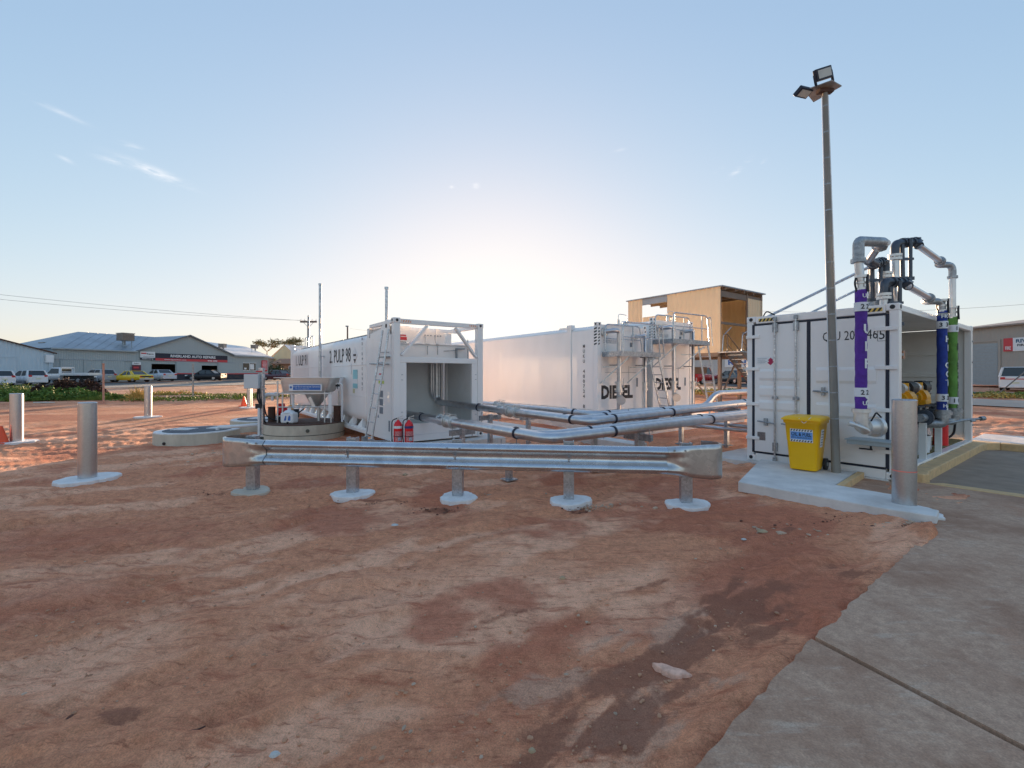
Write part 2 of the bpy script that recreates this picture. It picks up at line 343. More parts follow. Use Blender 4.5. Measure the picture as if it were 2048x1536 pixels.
def build_ground():
    ys=[-60,-25,-10,-4,-1.5,-.3,.4]; y=.9
    while y<900: ys.append(y); y*=1.0125 if y<30 else 1.05
    ys=np.array(ys); a=np.concatenate([[-40,-15,-6,-3,-2,-1.6],np.linspace(-1.3,1.3,470),[1.6,2,3,6,15,40]])
    A,Y=np.meshgrid(a,ys); X=A*np.clip(Y,1.2,60)
    X=np.where(Y>60,A*Y,X)
    Z=zbase(X,Y)
    # ruts and scuffs drawn out along the driving direction
    u=X*.86+Y*.51; v=-X*.51+Y*.86
    warp=fbm(X*.6,Y*.6,3,5)*1.2
    rut=fbm(u*.45+3,(v+warp)*2.6,4,1)-.5
    fine=fbm(u*2.2,(v+warp*.5)*6.5,4,9)-.5
    lump=fbm(X*4,Y*4,4,21)-.5
    big=fbm(X*.35,Y*.35,3,33)-.5
    near=1-smooth(9,20,Y)
    amp=near*(.35+.65*smooth(.35,.6,fbm(X*.4+9,Y*.4,3,41)))
    tracks=0
    for off in (-2.55,-2.2,-.75,-.35,.6,1.35): tracks=tracks+np.exp(-((v-off-.25*np.sin(u*.7+off)-.2*(fbm(u*.5,off+v*0,2,77)-.5))/.085)**2)*(fbm(u*.8,off*3+v*0,2,71)>.42)
    ridge=1-np.abs(2*fbm(u*.9+5,(v+warp)*3.4,4,15)-1); ridge=(ridge-.75)
    disp=(.13*rut+.12*fine+.035*lump+.075*ridge)*amp+.05*big*near-.022*tracks*near
    # push fading under slabs / apron
    dA=apron_dist(X,Y)
    inside=smooth(.03,.16,dA)*(Y<12)
    kk=(X-BAY0.x)*Wd.x+(Y-BAY0.y)*Wd.y; nn_=(X-BAY0.x)*Nd.x+(Y-BAY0.y)*Nd.y
    inside=np.maximum(inside,smooth(-.32,-.2,kk)*smooth(-.6,-.4,nn_)*(1-smooth(9.0,9.4,nn_)))
    spill=fbm(X*2.6+3,Y*2.6,4,131)
    hill=(.028*np.exp(-(dA+.10)**2/.015)+.05*smooth(.48,.68,spill)*np.exp(-(dA/.16)**2))*(Y<8)*(Y>0)
    Z2=Z+disp*(1-inside*.0)+hill-.016
    Z2=np.where(inside>0,Z2*(1-inside)+(-.12)*inside,Z2)
    # keep ground calm round the containers and pads
    rs=np.hypot(X,Y)
    right=smooth(2.6,3.6,X)*(Y>6)*(Y<16)
    Z2=Z2-.015*right
    vs=np.stack([X,Y,Z2],-1).reshape(-1,3); nr,nc=X.shape
    i=np.arange(nr-1)[:,None]*nc+np.arange(nc-1)[None,:]; f=np.stack([i,i+1,i+nc+1,i+nc],-1).reshape(-1,4)
    m=bpy.data.meshes.new('ground'); m.vertices.add(len(vs)); m.vertices.foreach_set('co',vs.ravel())
    m.loops.add(f.size); m.loops.foreach_set('vertex_index',f.ravel()); m.polygons.add(len(f)); m.polygons.foreach_set('loop_start',np.arange(0,f.size,4)); m.polygons.foreach_set('loop_total',np.full(len(f),4)); m.polygons.foreach_set('use_smooth',np.ones(len(f),bool)); m.update(calc_edges=True)
    def blob(cx,cy,rx,ry,ang=0,p=1):
        c,s=math.cos(R(ang)),math.sin(R(ang)); dx,dy=X-cx,Y-cy; U=dx*c+dy*s; V=-dx*s+dy*c
        return np.exp(-((U/rx)**2+(V/ry)**2)**p)
    n1=fbm(X*.9,Y*.9,5,51); n2=fbm(u*1.3,v*4,5,61); n3=fbm(X*3.5,Y*3.5,4,63)
    def GG(px,py): g=G(px,py); return g.x,g.y
    # red: bare clay, sand: dusty pale patches, wet: damp dark soil, grey: cement dust / gravel fines
    red=.18+.9*smooth(.45,.72,n1)
    for (px,py,rx,ry,a,k) in ((120,1080,1.6,.9,20,.7),(1500,1150,1.1,.45,36,1.0),(700,1040,1.1,.35,15,.6),(1600,1060,.8,.4,36,.5),(100,1200,1.2,.5,20,.6),(300,830,7,1.3,15,.9),(1000,1400,.7,.35,36,.5)):
        gx,gy=GG(px,py); red=red+k*blob(gx,gy,rx,ry,a)
    wet=.5*smooth(.60,.76,n2)*near
    for (px,py,rx,ry,a,k) in ((250,1432,.17,.07,-15,1.3),(1420,1240,.95,.16,36,.8),(1300,1340,1.0,.16,38,.5),(1150,1480,.7,.22,36,.7),(1500,1190,.8,.25,36,.7),(870,1018,.3,.12,0,1.2),(1160,1018,.28,.12,0,1.1),
                            (1580,1058,.22,.1,0,.7),(770,1002,.3,.08,0,.9),(450,985,.5,.12,0,.7),(1320,1165,.3,.08,30,.6),(1000,1225,.5,.08,34,.6),(700,1190,.4,.07,30,.5),(1700,1140,.35,.3,36,.7),(60,1150,1.0,.4,20,.5),(1250,1430,.9,.35,36,.55),(1560,1260,.6,.22,36,.6)):
        gx,gy=GG(px,py); wet=wet+k*blob(gx,gy,rx,ry,a)*(.15+1.35*smooth(.35,.62,fbm(u*3+px,v*9,5,py)))
    grey=0*X
    for (px,py,rx,ry,a,k) in ((1150,1330,1.0,.16,36,1.0),(1380,1250,.8,.16,36,.9),(1250,1440,.9,.22,36,.8),(1420,1400,.6,.15,38,.7),(1500,1000,1.4,.5,0,.6),(1150,920,3.5,.6,0,.45),(650,960,2.5,.5,0,.5),(250,900,2.5,.6,0,.4),(1050,1010,1.6,.35,0,.3),(400,1180,1.2,.4,20,.25)):
        gx,gy=GG(px,py); grey=grey+k*blob(gx,gy,rx,ry,a)*(.1+1.2*smooth(.38,.60,fbm(u*4+px,v*10,5,py+3)))
    grey=grey+.8*smooth(20,34,Y)*smooth(.42,.6,fbm(X*.12,Y*.12,3,81))
    sand=.9*smooth(.40,.66,fbm(u*.7,(v+warp)*2.2,4,91))*(1-smooth(.5,1,wet))
    for (px,py,rx,ry,a,k) in ((850,1150,1.6,.7,30,.55),(1050,1180,1.2,.5,30,.5),(600,1250,1.2,.5,28,.3),(700,900,3,1,10,.4)):
        gx,gy=GG(px,py); sand=sand+k*blob(gx,gy,rx,ry,a)
    for nm,arr in (('red',red),('wet',wet),('grey',grey),('sand',sand)):
        at=m.attributes.new(nm,'FLOAT','POINT'); at.data.foreach_set('value',np.clip(arr,0,1).ravel().astype(np.float32))
    mt=bpy.data.materials.new('bare_soil'); mt.use_nodes=True; nt=mt.node_tree; b=nt.nodes['Principled BSDF']; L=nt.links.new
    tc=nt.nodes.new('ShaderNodeTexCoord'); vec=tc.outputs['Object']
    f1=nz(nt,22,9,.78,vec); f2=nz(nt,3.4,11,.82,vec); f3=nz(nt,120,4,.75,vec); f4=nz(nt,7,13,.86,vec)
    def attr(n):
        q=nt.nodes.new('ShaderNodeAttribute'); q.attribute_name=n; return q.outputs['Fac']
    def rough_edge(src,lo,hi,nn,k=.55):
        a_=nt.nodes.new('ShaderNodeMath'); a_.operation='MULTIPLY_ADD'; L(nn.outputs['Fac'],a_.inputs[0]); a_.inputs[1].default_value=k; 
        s_=nt.nodes.new('ShaderNodeMath'); s_.operation='SUBTRACT'; L(src,s_.inputs[0]); s_.inputs[1].default_value=k*.5; L(s_.outputs[0],a_.inputs[2])
        r_=nt.nodes.new('ShaderNodeMapRange'); r_.interpolation_type='SMOOTHSTEP'; L(a_.outputs[0],r_.inputs['Value']); r_.inputs['From Min'].default_value=lo; r_.inputs['From Max'].default_value=hi; return r_.outputs[0]
    def mixc(fac,A,B,amt=None):
        q=nt.nodes.new('ShaderNodeMix'); q.data_type='RGBA'
        if amt is not None:
            mm=nt.nodes.new('ShaderNodeMath'); mm.operation='MULTIPLY'; L(fac,mm.inputs[0]); mm.inputs[1].default_value=amt; fac=mm.outputs[0]
        L(fac,q.inputs['Factor'])
        if isinstance(A,tuple): q.inputs['A'].default_value=(*A,1)
        else: L(A,q.inputs['A'])
        if isinstance(B,tuple): q.inputs['B'].default_value=(*B,1)
        else: L(B,q.inputs['B'])
        return q.outputs['Result']
    base=ramp(nt,f1.outputs['Fac'],[(.25,SOIL['base_lo']),(.75,SOIL['base_hi'])]).outputs[0]
    c=mixc(rough_edge(attr('sand'),.3,1.05,f4,1.2),base,SOIL['sand'],.85)
    c=mixc(rough_edge(attr('red'),.35,1.05,f4,1.3),c,SOIL['red'],.8)
    c=mixc(rough_edge(attr('grey'),.45,.95,f4,1.5),c,SOIL['grey'],.6)
    mid=nz(nt,9,10,.8,vec); mr_=ramp(nt,mid.outputs['Fac'],[(.32,(.62,.60,.58)),(.5,(1,1,1)),(.68,(1.2,1.2,1.2))]).outputs[0]
    mm_=nt.nodes.new('ShaderNodeMix'); mm_.data_type='RGBA'; mm_.blend_type='MULTIPLY'; mm_.inputs['Factor'].default_value=.85; L(c,mm_.inputs['A']); L(mr_,mm_.inputs['B']); c=mm_.outputs['Result']
    mp_=nt.nodes.new('ShaderNodeMapping'); mp_.inputs['Rotation'].default_value=(0,0,R(-31)); mp_.inputs['Scale'].default_value=(1.0,5.0,1.0); L(vec,mp_.inputs['Vector'])
    st1=nz(nt,1.6,12,.78,mp_.outputs['Vector']); st2=nz(nt,5.5,10,.8,mp_.outputs['Vector'])
    c=mixc(ramp(nt,st1.outputs['Fac'],[(.53,(0,0,0)),(.62,(.8,)*3)]).outputs[0],c,(.50,.165,.088))
    c=mixc(ramp(nt,st2.outputs['Fac'],[(.55,(0,0,0)),(.63,(.75,)*3)]).outputs[0],c,(.38,.135,.075))
    c=mixc(ramp(nt,st1.outputs['Fac'],[(.30,(.6,)*3),(.42,(0,0,0))]).outputs[0],c,(.93,.45,.26))
    c=mixc(rough_edge(attr('wet'),.45,.95,f4,1.5),c,SOIL['wet'],.75)
    gr=ramp(nt,f3.outputs['Fac'],[(.3,(.55,.55,.55)),(.5,(1,1,1)),(.72,(1.4,1.38,1.35))]).outputs[0]
    mu=nt.nodes.new('ShaderNodeMix'); mu.data_type='RGBA'; mu.blend_type='MULTIPLY'; mu.inputs['Factor'].default_value=.75; L(c,mu.inputs['A']); L(gr,mu.inputs['B'])
    L(mu.outputs['Result'],b.inputs['Base Color']); b.inputs['Roughness'].default_value=.93; b.inputs['Specular IOR Level'].default_value=.2
    ad=nt.nodes.new('ShaderNodeMath'); ad.operation='MULTIPLY_ADD'; L(f3.outputs['Fac'],ad.inputs[0]); ad.inputs[1].default_value=.3; L(f1.outputs['Fac'],ad.inputs[2])
    bp=nt.nodes.new('ShaderNodeBump'); bp.inputs['Distance'].default_value=.011; bp.inputs['Strength'].default_value=1; L(ad.outputs[0],bp.inputs['Height']); L(bp.outputs[0],b.inputs['Normal'])
    m.materials.append(mt)
    o=bpy.data.objects.new('ground',m); COL.objects.link(o); o['kind']='structure'
    return mt
SOIL=dict(base_lo=(.55,.205,.11),base_hi=(.90,.40,.215),sand=(.95,.49,.30),red=(.52,.165,.09),grey=(.62,.37,.25),wet=(.29,.115,.07))
SOILM=build_ground()

# apron: two concrete slabs parted by an open joint
AZ=.065
def apron():
    J0=Vector((1.98,3.03)); jd=Vector((.40,-.915)).normalized(); jn=Vector((jd.y,-jd.x))*-1
    if jn.x<0: jn=-jn
    J1=J0+jd*14
    def ragged(P):
        out=[]
        for (a,b) in zip(P,P[1:]):
            a,b=Vector(a),Vector(b); l=(b-a).length; n=max(1,int(l/.07)); nn=Vector((-(b-a).y,(b-a).x)).normalized()
            for i in range(n): out.append(tuple(a+(b-a)*i/n+nn*random.uniform(-.012,.012)*(1 if i else .3)))
        out.append(tuple(P[-1])); return out
    e1=ragged([(-9,-6.9),(-1.2,.45),(.2,1.5),(.9,2.12),(1.98,3.03)])
    near=MB().prism(e1[:-1]+[tuple(J0-jn*.012)]+[tuple(J1-jn*.012),(-9,-14)],AZ-.1,AZ)
    far_p=ragged([(1.98,3.03),(3.2,3.98),(4.62,5.08),(5.25,6.1)])[1:]
    k0=BAY0; k0w=BAY0+Wd*16
    far=MB().prism([tuple(J0+jn*.012+Vector((.02,.015)))]+far_p+[(4.85,6.9),(5.9,7.8),(6.2,7.4),tuple(k0),tuple(k0w),(26,-14)]+[tuple(J1+jn*.012)],AZ-.1,AZ)
    setting('apron_slab',near,APRON); setting('apron_slab',far,APRON)
apron()
# bay beside the pump container: kerb of three painted runs, asphalt floor
def bay():
    p0=BAY0; p1=BAY0+Nd*5.75
    q=lambda p,w,n:tuple(Vector(p)+Wd*w+Nd*n)
    fl=MB().prism([q(p0,.0,.0),q(p0,16,0),q(p1,16,0),q(p1,0,0)],-.05,AZ-.02); setting('bay_floor',fl,ASPH_F)
    def kerb(poly,z): 
        return MB().prism(poly,z-.2,z)
    # side kerb (raised), rounded inner corner
    pts=[q(p0,-.35,-.03),q(p0,-.02,-.10)]
    inner=[q(p0,.16+.45*(1-math.sin(a))**1.0,.0+.02+.45*(1-math.cos(a))) for a in np.linspace(math.pi/2,0,6)]
    k1=kerb([q(p0,-.30,-.05),q(p0,.10,-.10)]+[q(p0,.14,.10),q(p0,.09,.3),q(p1,.08,-.5),q(p1,.12,-.2),q(p1,.30,0),q(p1,.30,.25),q(p1,-.3,.25)],.205)
    setting('bay_kerb',k1,YELK,bev=.02)
    k2=kerb([q(p1,.30,.02),q(p1,16,.02),q(p1,16,.25),q(p1,.30,.25)],.205); setting('bay_kerb',k2,YELK,bev=.02)
    k3=MB().prism([q(p0,.12,-.12),q(p0,16,-.12),q(p0,16,.10),q(p0,.3,.10)],AZ-.05,AZ+.012); setting('bay_kerb',k3,YELK,bev=.008)
    # pale slab and ramp beyond the bay
    pl=MB().prism([q(p1,-.3,.27),q(p1,16,.27),q(p1,16,3.0),q(p1,-.3,2.6)],0,.17); setting('loading_slab',pl,CONC,bev=.01)
    pr=MB().prism([q(p1,1.2,.35),q(p1,6,.35),q(p1,6,.75),q(p1,1.2,.75)],.174,.19); setting('drain_cover',pr,GALV_D)
bay()
# footpath slab (L-shaped) in front of the pump container, with a yellow edge line
FS=.155
fp=MB().prism([(3.49,7.10),(4.05,6.38),(4.6,5.68),(4.95,5.36),(5.2,5.6),(4.98,6.0),(5.28,6.30),(4.85,6.9),(5.85,7.82),(4.85,8.98)],0,FS)
setting('footpath_slab',fp,CONC,bev=.012)
yl=MB().prism([(4.86,6.88),(4.93,6.83),(5.92,7.73),(5.86,7.80)],AZ-.05,AZ+.10); setting('edge_line',yl,YELK,bev=.005)
def frame(o,ux): # helper to place rectangles in a rotated plan frame
    o=Vector(o); ux=Vector(ux); uy=Vector((-ux.y,ux.x)); return lambda x,y:tuple(o+ux*x+uy*y)
LD=Vector((4.77,9.355)); FA=Vector((-2.72,10.55)); FB=Vector((2.727,14.67)); FC=Vector((5.0,16.31))
qd=frame(LD,Wd); qa=frame(FA,Ud); qb=frame(FB,Ud)
setting('container_pad',MB().prism([qd(-.75,-.30),qd(2.3,-.03),qd(2.44,6.3),qd(-.75,6.3)],-.2,.09),CONC,bev=.01)
# foundation slabs and strips under the tank containers
setting('tank_footing',MB().prism([qa(-.55,-.35),qa(2.9,-.35),qa(2.9,.75),qa(-.55,.75)],-.1,.185),CONC,bev=.01)
for y0 in (5.6,11.2): setting('tank_footing',MB().prism([qa(-.4,y0),qa(2.8,y0),qa(2.8,y0+.9),qa(-.4,y0+.9)],-.1,.21),CONC,bev=.01)
setting('tank_footing',MB().prism([qb(-.5,-1.6),qb(6.0,-1.6),qb(6.0,.9),qb(-.5,.9)],-.1,.3),CONC,bev=.01)
for x0 in (-.3,1.9,3.2,4.9): setting('footing_strip',MB().prism([qb(x0-.1,.95),qb(x0+.55,.95),qb(x0+.55,12.4),qb(x0-.1,12.4)],-.1,.5),CONC,bev=.01)
for x0,y0,l in ((-2.1,-3.2,9),(-2.6,-1.2,8)): setting('footing_strip',MB().prism([qb(x0,y0),qb(x0+.45,y0),qb(x0+.45,y0+l),qb(x0,y0+l)],-.1,.16),CONC,bev=.01)
# wheel-worn dirt lane and roads
def ribbon(pts,w,dz,n=1):
    mb=MB(); vs=[];P=[Vector(p) for p in pts]; Q=[]
    for a,b in zip(P,P[1:]):
        k=max(1,int((b-a).length/4)); Q+=[a+(b-a)*i/k for i in range(k)]
    Q.append(P[-1])
    for i,p in enumerate(Q):
        d=(Q[min(i+1,len(Q)-1)]-Q[max(i-1,0)]).normalized(); nn=Vector((d.y,-d.x))
        for s in (-1,-.5,0,.5,1):
            x,y=p+nn*w*s*.5; vs.append((x,y,zg(x,y)+dz))
    mb.add(vs,[(i*5+j,i*5+j+1,(i+1)*5+j+1,(i+1)*5+j) for i in range(len(Q)-1) for j in range(4)],True); return mb
# ------------------------------------------------------------------ container-like structures
def corner_casting(mb,x,y,z,sx=.178,sy=.162,sz=.118):
    mb.box(x-sx/2,x+sx/2,y-sy/2,y+sy/2,z,z+sz)
def casting_holes(o_parent,x,y,z,xo,yo):
    pass
def hazard(parent,x0,x1,y,z0,z1,cols=None,n=4,vertical=False,vt=False):
    # striped marking plate on a face looking along -y
    t=.004
    part('hazard_marking',MB().box(x0,x1,y-t,y,z0,z1),YEL2,parent)
    st=MB(); 
    if not vertical:
        w=(x1-x0)/n; h=z1-z0
        for i in range(n):
            a=x0+w*i; st.slab([(a,y-t-.001,z0),(a+w*.5,y-t-.001,z0),(min(x1,a+w*.5+h*.6),y-t-.001,z1),(a+h*.6,y-t-.001,z1)],(0,-.001,0))
    else:
        h=(z1-z0)/n
        for i in range(n):
            a=z0+h*i; st.slab([(x0,y-t-.001,a),(x1,y-t-.001,a+h*.35),(x1,y-t-.001,min(z1,a+h*.85)),(x0,y-t-.001,a+h*.5)],(0,-.001,0))
    part('stripe',st,BLACKP,parent)
YEL2=mat('yellow_tape',(.80,.55,.12),.5,var=.05,scale=5)
ORT=mat('orange_tape',(.85,.42,.25),.5,var=.05,scale=5)

# ------------------------------------------------------------------ tank container A (petrol), open pump end towards the camera
TA=thing('tank_container','long white petrol tank marked PULP 98, its open pump end towards the guardrail','tank',(FA.x,FA.y,.23),math.atan2(Ud.y,Ud.x))
def tankA():
    H=2.90; Lc=12.19; Wc=2.44
    fr=MB()
    for x in (.09,Wc-.09):
        for y in (.08,1.80,Lc-.08): fr.box(x-.08,x+.08,y-.075,y+.075,.118,H-.118)
    part('corner_post',fr,WHITE,TA,bev=.012)
    cs=MB()
    for x in (.089,Wc-.089):
        for y in (.081,Lc-.081):
            for z in (0,H-.118): corner_casting(cs,x,y,z)
    part('corner_casting',cs,WHITE,TA,bev=.012)
    ho=MB()
    for x in (.089,Wc-.089):
        for z in (.06,H-.06): ho.cyl((x,-.002,z),(x,-.006,z),.033,n=14)
    for z in (.06,H-.06): ho.cyl((-.002,.081,z),(-.006,.081,z),.033,n=14)
    part('casting_hole',ho,BLACK,TA)
    rl=MB()
    rl.box(.18,Wc-.18,.02,.12,H-.13,H-.02)            # front top rail
    rl.box(.18,Wc-.18,Lc-.12,Lc-.02,H-.13,H-.02)
    for x in (.02,Wc-.12): rl.box(x,x+.10,.165,1.72,H-.12,H-.03)   # side top rails over the compartment
    rl.box(.18,Wc-.18,1.76,1.86,H-.12,H-.02)
    for x in (.01,Wc-.09): rl.box(x,x+.08,.17,Lc-.17,.02,.16)   # bottom side rails
    rl.box(.18,Wc-.18,.02,.13,.0,.15)
    part('frame_rail',rl,WHITE,TA,bev=.008)
    # front bracing
    part('front_sill',MB().box(.171,Wc-.171,.030,.10,.152,.42),WHITE,TA,bev=.008)
    part('front_lintel',MB().box(.171,Wc-.171,.025,.12,1.86,1.99),WHITE,TA,bev=.01)
    part('front_jamb',MB().box(.171,.33,.028,.10,.421,1.859).box(Wc-.33,Wc-.171,.028,.10,.421,1.859),WHITE,TA,bev=.006)
    for s in (0,1):
        a=(.22,.06,2.03) if s==0 else (Wc-.20,.06,2.03); b=(.86,.06,H-.15) if s==0 else (Wc-.80,.06,H-.15)
        part('diagonal_brace',MB().bar(a,b,.05,.12,(0,1,0)),WHITE,TA,bev=.006)
    # compartment plates above the lintel
    mb=MB().box(.17,Wc-.17,.46,.50,1.995,2.34).box(.17,1.55,.462,.502,2.34,2.66).box(.17,.62,.464,.504,2.66,2.76).box(.62,1.1,.466,.506,2.30,2.345)
    part('header_plate',mb,WHITE,TA,bev=.003)
    part('cross_member',MB().box(.17,Wc-.17,.42,.47,2.33,2.36).box(1.0,1.10,.42,.46,2.33,2.74).box(1.28,1.38,.42,.46,2.33,2.74).box(.17,Wc-.17,.9,.96,H-.2,H-.12),WHITE,TA,bev=.004)
    hk=MB()
    for x in (.98,1.06,1.14,1.25,1.33,1.41): hk.cyl((x,.40,2.56),(x,.42,2.56),.017,n=8)
    for x in (1.05,1.33): hk.box(x-.008,x+.008,.41,.424,2.08,2.30)
    hk.box(1.85,1.88,.38,.44,1.98,2.25).box(1.85,2.1,.38,.43,2.24,2.27).cyl((2.2,.4,2.0),(2.2,.4,2.5),.015).cyl((1.5,.41,2.18),(1.84,.41,2.21),.01)
    part('bracket',hk,GALV_D,TA)
    # compartment interior
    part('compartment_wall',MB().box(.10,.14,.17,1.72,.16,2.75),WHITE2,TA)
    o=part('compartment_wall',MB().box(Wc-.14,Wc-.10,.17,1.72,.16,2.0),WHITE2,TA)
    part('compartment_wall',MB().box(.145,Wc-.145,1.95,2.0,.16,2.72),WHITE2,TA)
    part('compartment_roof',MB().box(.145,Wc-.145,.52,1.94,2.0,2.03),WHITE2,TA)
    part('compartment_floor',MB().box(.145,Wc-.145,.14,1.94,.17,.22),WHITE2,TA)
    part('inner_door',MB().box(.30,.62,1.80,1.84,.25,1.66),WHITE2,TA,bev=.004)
    part('inner_door_frame',MB().box(.22,.28,1.76,1.86,.2,1.80).box(.64,.70,1.76,1.86,.2,1.80).box(.28,.64,1.76,1.86,1.72,1.80).box(.90,1.02,1.70,1.80,.2,1.98),GALV_D,TA,bev=.004)
    part('inner_panel',MB().box(.72,.86,1.70,1.75,.3,1.82),WHITE,TA,bev=.004)
    bt=MB()
    for z in (1.2,1.6):
        for x in (.7,1.2): bt.cyl((Wc-.15,x,z),(Wc-.142,x,z),.02,n=8)
    bt.box(Wc-.16,Wc-.142,.2,1.6,.98,1.10)
    part('stiffener',bt,WHITE2,TA)
    bl=MB()
    for z in (.55,.70,1.45,1.57):
        bl.box(.20,.245,.020,.028,z,z+.012).box(Wc-.245,Wc-.20,.020,.028,z,z+.012)
    part('door_stop',bl,GALV_D,TA)
    # side skin of the pump end and its details
    sk=MB().box(.004,.03,.17,1.72,.16,2.52)
    part('side_panel',sk,WHITE,TA,bev=.004)
    part('lug_plate',MB().slab([(.005,.26,2.5),(.005,1.6,2.5),(.005,1.6,2.62),(.005,.85,2.70),(.005,.60,2.86),(.005,.42,2.90),(.005,.26,2.80)],(.025,0,0)),WHITE,TA,bev=.004)
    part('lug_hole',MB().cyl((.003,.47,2.74),(-.003,.47,2.74),.05,n=16),BLACK,TA)
    part('side_stay',MB().cyl((-.03,.22,1.82),(-.03,1.55,1.86),.014).cyl((-.03,.2,2.1),(-.03,.85,2.12),.008),GALV_D,TA)
    part('side_bracket',MB().box(-.10,.004,.20,.62,1.98,2.01),GALV_D,TA)
    st=MB().box(-.002,.004,.62,.95,1.45,1.62); part('side_sticker',st,WH,TA)
    part('side_sticker',MB().box(-.004,-.002,.64,.93,1.575,1.61),REDS,TA)
    part('side_sticker',MB().box(-.004,-.002,.60,.97,1.36,1.43),mat('lime_sticker',(.55,.66,.12),.5),TA)
    g=MB()
    for z in (1.03,.83,.63): g.box(-.003,.004,.68,.90,z,z+.16)
    part('side_sticker',g,mat('slate_sticker',(.18,.21,.25),.5),TA)
    part('side_sticker',MB().slab([(-.003,1.05,.52),(-.003,.95,.52),(-.003,1.0,.6)],(.006,0,0)).box(-.003,.004,.22,.30,.25,.5),mat('slate_sticker',(.18,.21,.25),.5),TA)
    # tank shell: rounded section lofted along its length
    rings=[]
    def ring(y,ins=0):
        r=.24; x0,x1,z0,z1=.03+ins,Wc-.03-ins,.30+ins,2.66-ins; P=[]
        for cx,cz,a0 in ((x1-r,z1-r,0),(x0+r,z1-r,90),(x0+r,z0+r,180),(x1-r,z0+r,270)):
            for k in range(7): a=R(a0+15*k); P.append((cx+r*math.cos(a),y,cz+r*math.sin(a)))
        return P
    for y,i in ((2.02,.10),(2.06,.03),(2.14,0),(5.4,0),(5.42,-.004),(5.44,0),(8.6,0),(8.62,-.004),(8.64,0),(Lc-.28,0),(Lc-.2,.03),(Lc-.16,.1)): rings.append(ring(y,i))
    rings=[list(reversed(r)) for r in rings]
    part('tank_shell',MB().loft(rings),WHITE,TA)
    part('shell_seam',MB().box(.018,.032,2.05,Lc-.2,1.84,1.855),WHITE,TA)
    part('label_frame',MB().box(.022,.028,2.1,4.15,.985,.995),WH,TA)
    sd=MB()
    for y in np.arange(2.35,11.6,.85):
        sd.slab([(.02,y,.16),(.02,y+.34,.16),(.10,y+.2,.36),(.10,y+.14,.36)],(.12,0,0))
    part('saddle_gusset',sd,WHITE,TA)
    part('bottom_rail',MB().box(-.035,.01,1.9,Lc-.2,.03,.12),WHITE,TA,bev=.006)
    part('underside_light_block',MB().box(.6,1.85,2.1,Lc-.3,.0,.30),WHITE2,TA)  # added box that stops low sun leaking through beneath the tank
    # walkway on the roof
    wk=MB().box(.35,.95,2.1,Lc-.3,2.70,2.725)
    for y in np.arange(2.4,11.8,.9): wk.box(.4,.9,y,y+.05,2.64,2.70)
    part('roof_walkway',wk,GALV_D,TA)
    rr=MB()
    for y in (9.2,10.1): rr.tube([(.3,y,2.7),(.3,y,3.12),(.3,y+.55,3.12),(.3,y+.55,2.7)],.018,8,.1)
    part('roof_handrail',rr,GALV,TA)
    # end panel low
    part('end_panel',MB().box(.17,Wc-.17,Lc-.10,Lc-.06,.15,2.7),WHITE,TA)
    # lettering on the long side
    text('2. PULP 98',.42,BLACKP,TA,(.022,4.5,2.16),(0,-1,0),w=2.3,bold=.006)
    text('1. ULP 91',.42,BLACKP,TA,(.022,10.0,2.16),(0,-1,0),w=2.1,bold=.006)
    ser='MXIU4006982'
    for i,c in enumerate(ser): text(c,.085,BLACKP,TA,(.020,2.30,2.55-i*.135),(0,-1,0),bold=.01)
    part('diamond_placard',MB().slab([(.024,2.95,2.36),(.024,2.72,2.13),(.024,2.95,1.90),(.024,3.18,2.13)],(-.004,0,0)),WH,TA)
    part('diamond_placard',MB().slab([(.018,2.85,2.02),(.018,2.95,1.90),(.018,3.05,2.02)],(-.002,0,0)).box(.016,.018,2.83,3.07,2.10,2.16),BLACKP,TA)
    teal=mat('teal_print',(.30,.62,.66),.5)
    part('info_placard',MB().box(.018,.026,2.72,3.12,1.46,1.72).box(.018,.026,2.72,3.12,1.20,1.33),teal,TA)
    part('info_placard',MB().box(.019,.027,2.72,3.12,1.33,1.46),WH,TA)
    part('info_placard',MB().box(.018,.026,2.97,3.12,1.06,1.18),mat('buff_print',(.66,.60,.36),.5),TA)
    part('inspection_hatch',MB().cyl((.024,3.3,1.85),(.018,3.3,1.85),.05,n=12).box(.018,.024,3.26,3.34,1.6,1.8),WH,TA)
    # stickers by the front header
    part('warning_sticker',MB().box(.30,.52,.455,.460,2.42,2.5).box(.30,.50,.455,.460,2.52,2.55),REDS,TA)
    part('warning_sticker',MB().box(.30,.5,.454,.459,2.36,2.38).box(.3,.34,.454,.459,2.58,2.6),BLACKP,TA)
    for x0 in (.20,2.03):
        part('hazard_marking',MB().box(x0,x0+.24,.016,.020,H-.10,H-.045),ORT,TA)
        s=MB()
        for i in range(4): s.slab([(x0+.06*i,.015,H-.10),(x0+.06*i+.025,.015,H-.10),(x0+.06*i+.05,.015,H-.045),(x0+.06*i+.025,.015,H-.045)],(0,-.001,0))
        part('stripe',s,WH,TA)
    # vents
    part('vent_pipe',MB().cyl((-.12,6.3,.9),(-.12,6.3,4.62),.045).cyl((-.12,6.3,4.62),(-.12,6.3,4.67),.055).bar((-.17,6.3,1.2),(.03,6.3,1.2),.03,.03).bar((-.17,6.3,2.2),(.03,6.3,2.2),.03,.03),GALV,TA)
    part('vent_pipe',MB().cyl((.12,.75,2.6),(.12,.75,3.62),.038).cyl((.12,.75,3.66),(.12,.75,3.72),.05).cyl((.12,.75,3.60),(.12,.75,3.66),.03),GALV,TA)
    part('vent_pipe',MB().cyl((.55,11.2,2.6),(.55,11.2,4.15),.04),GALV_D,TA)
    # ladder hooked to the side
    ld=MB(); A=lambda y,z:None
    st_=[]
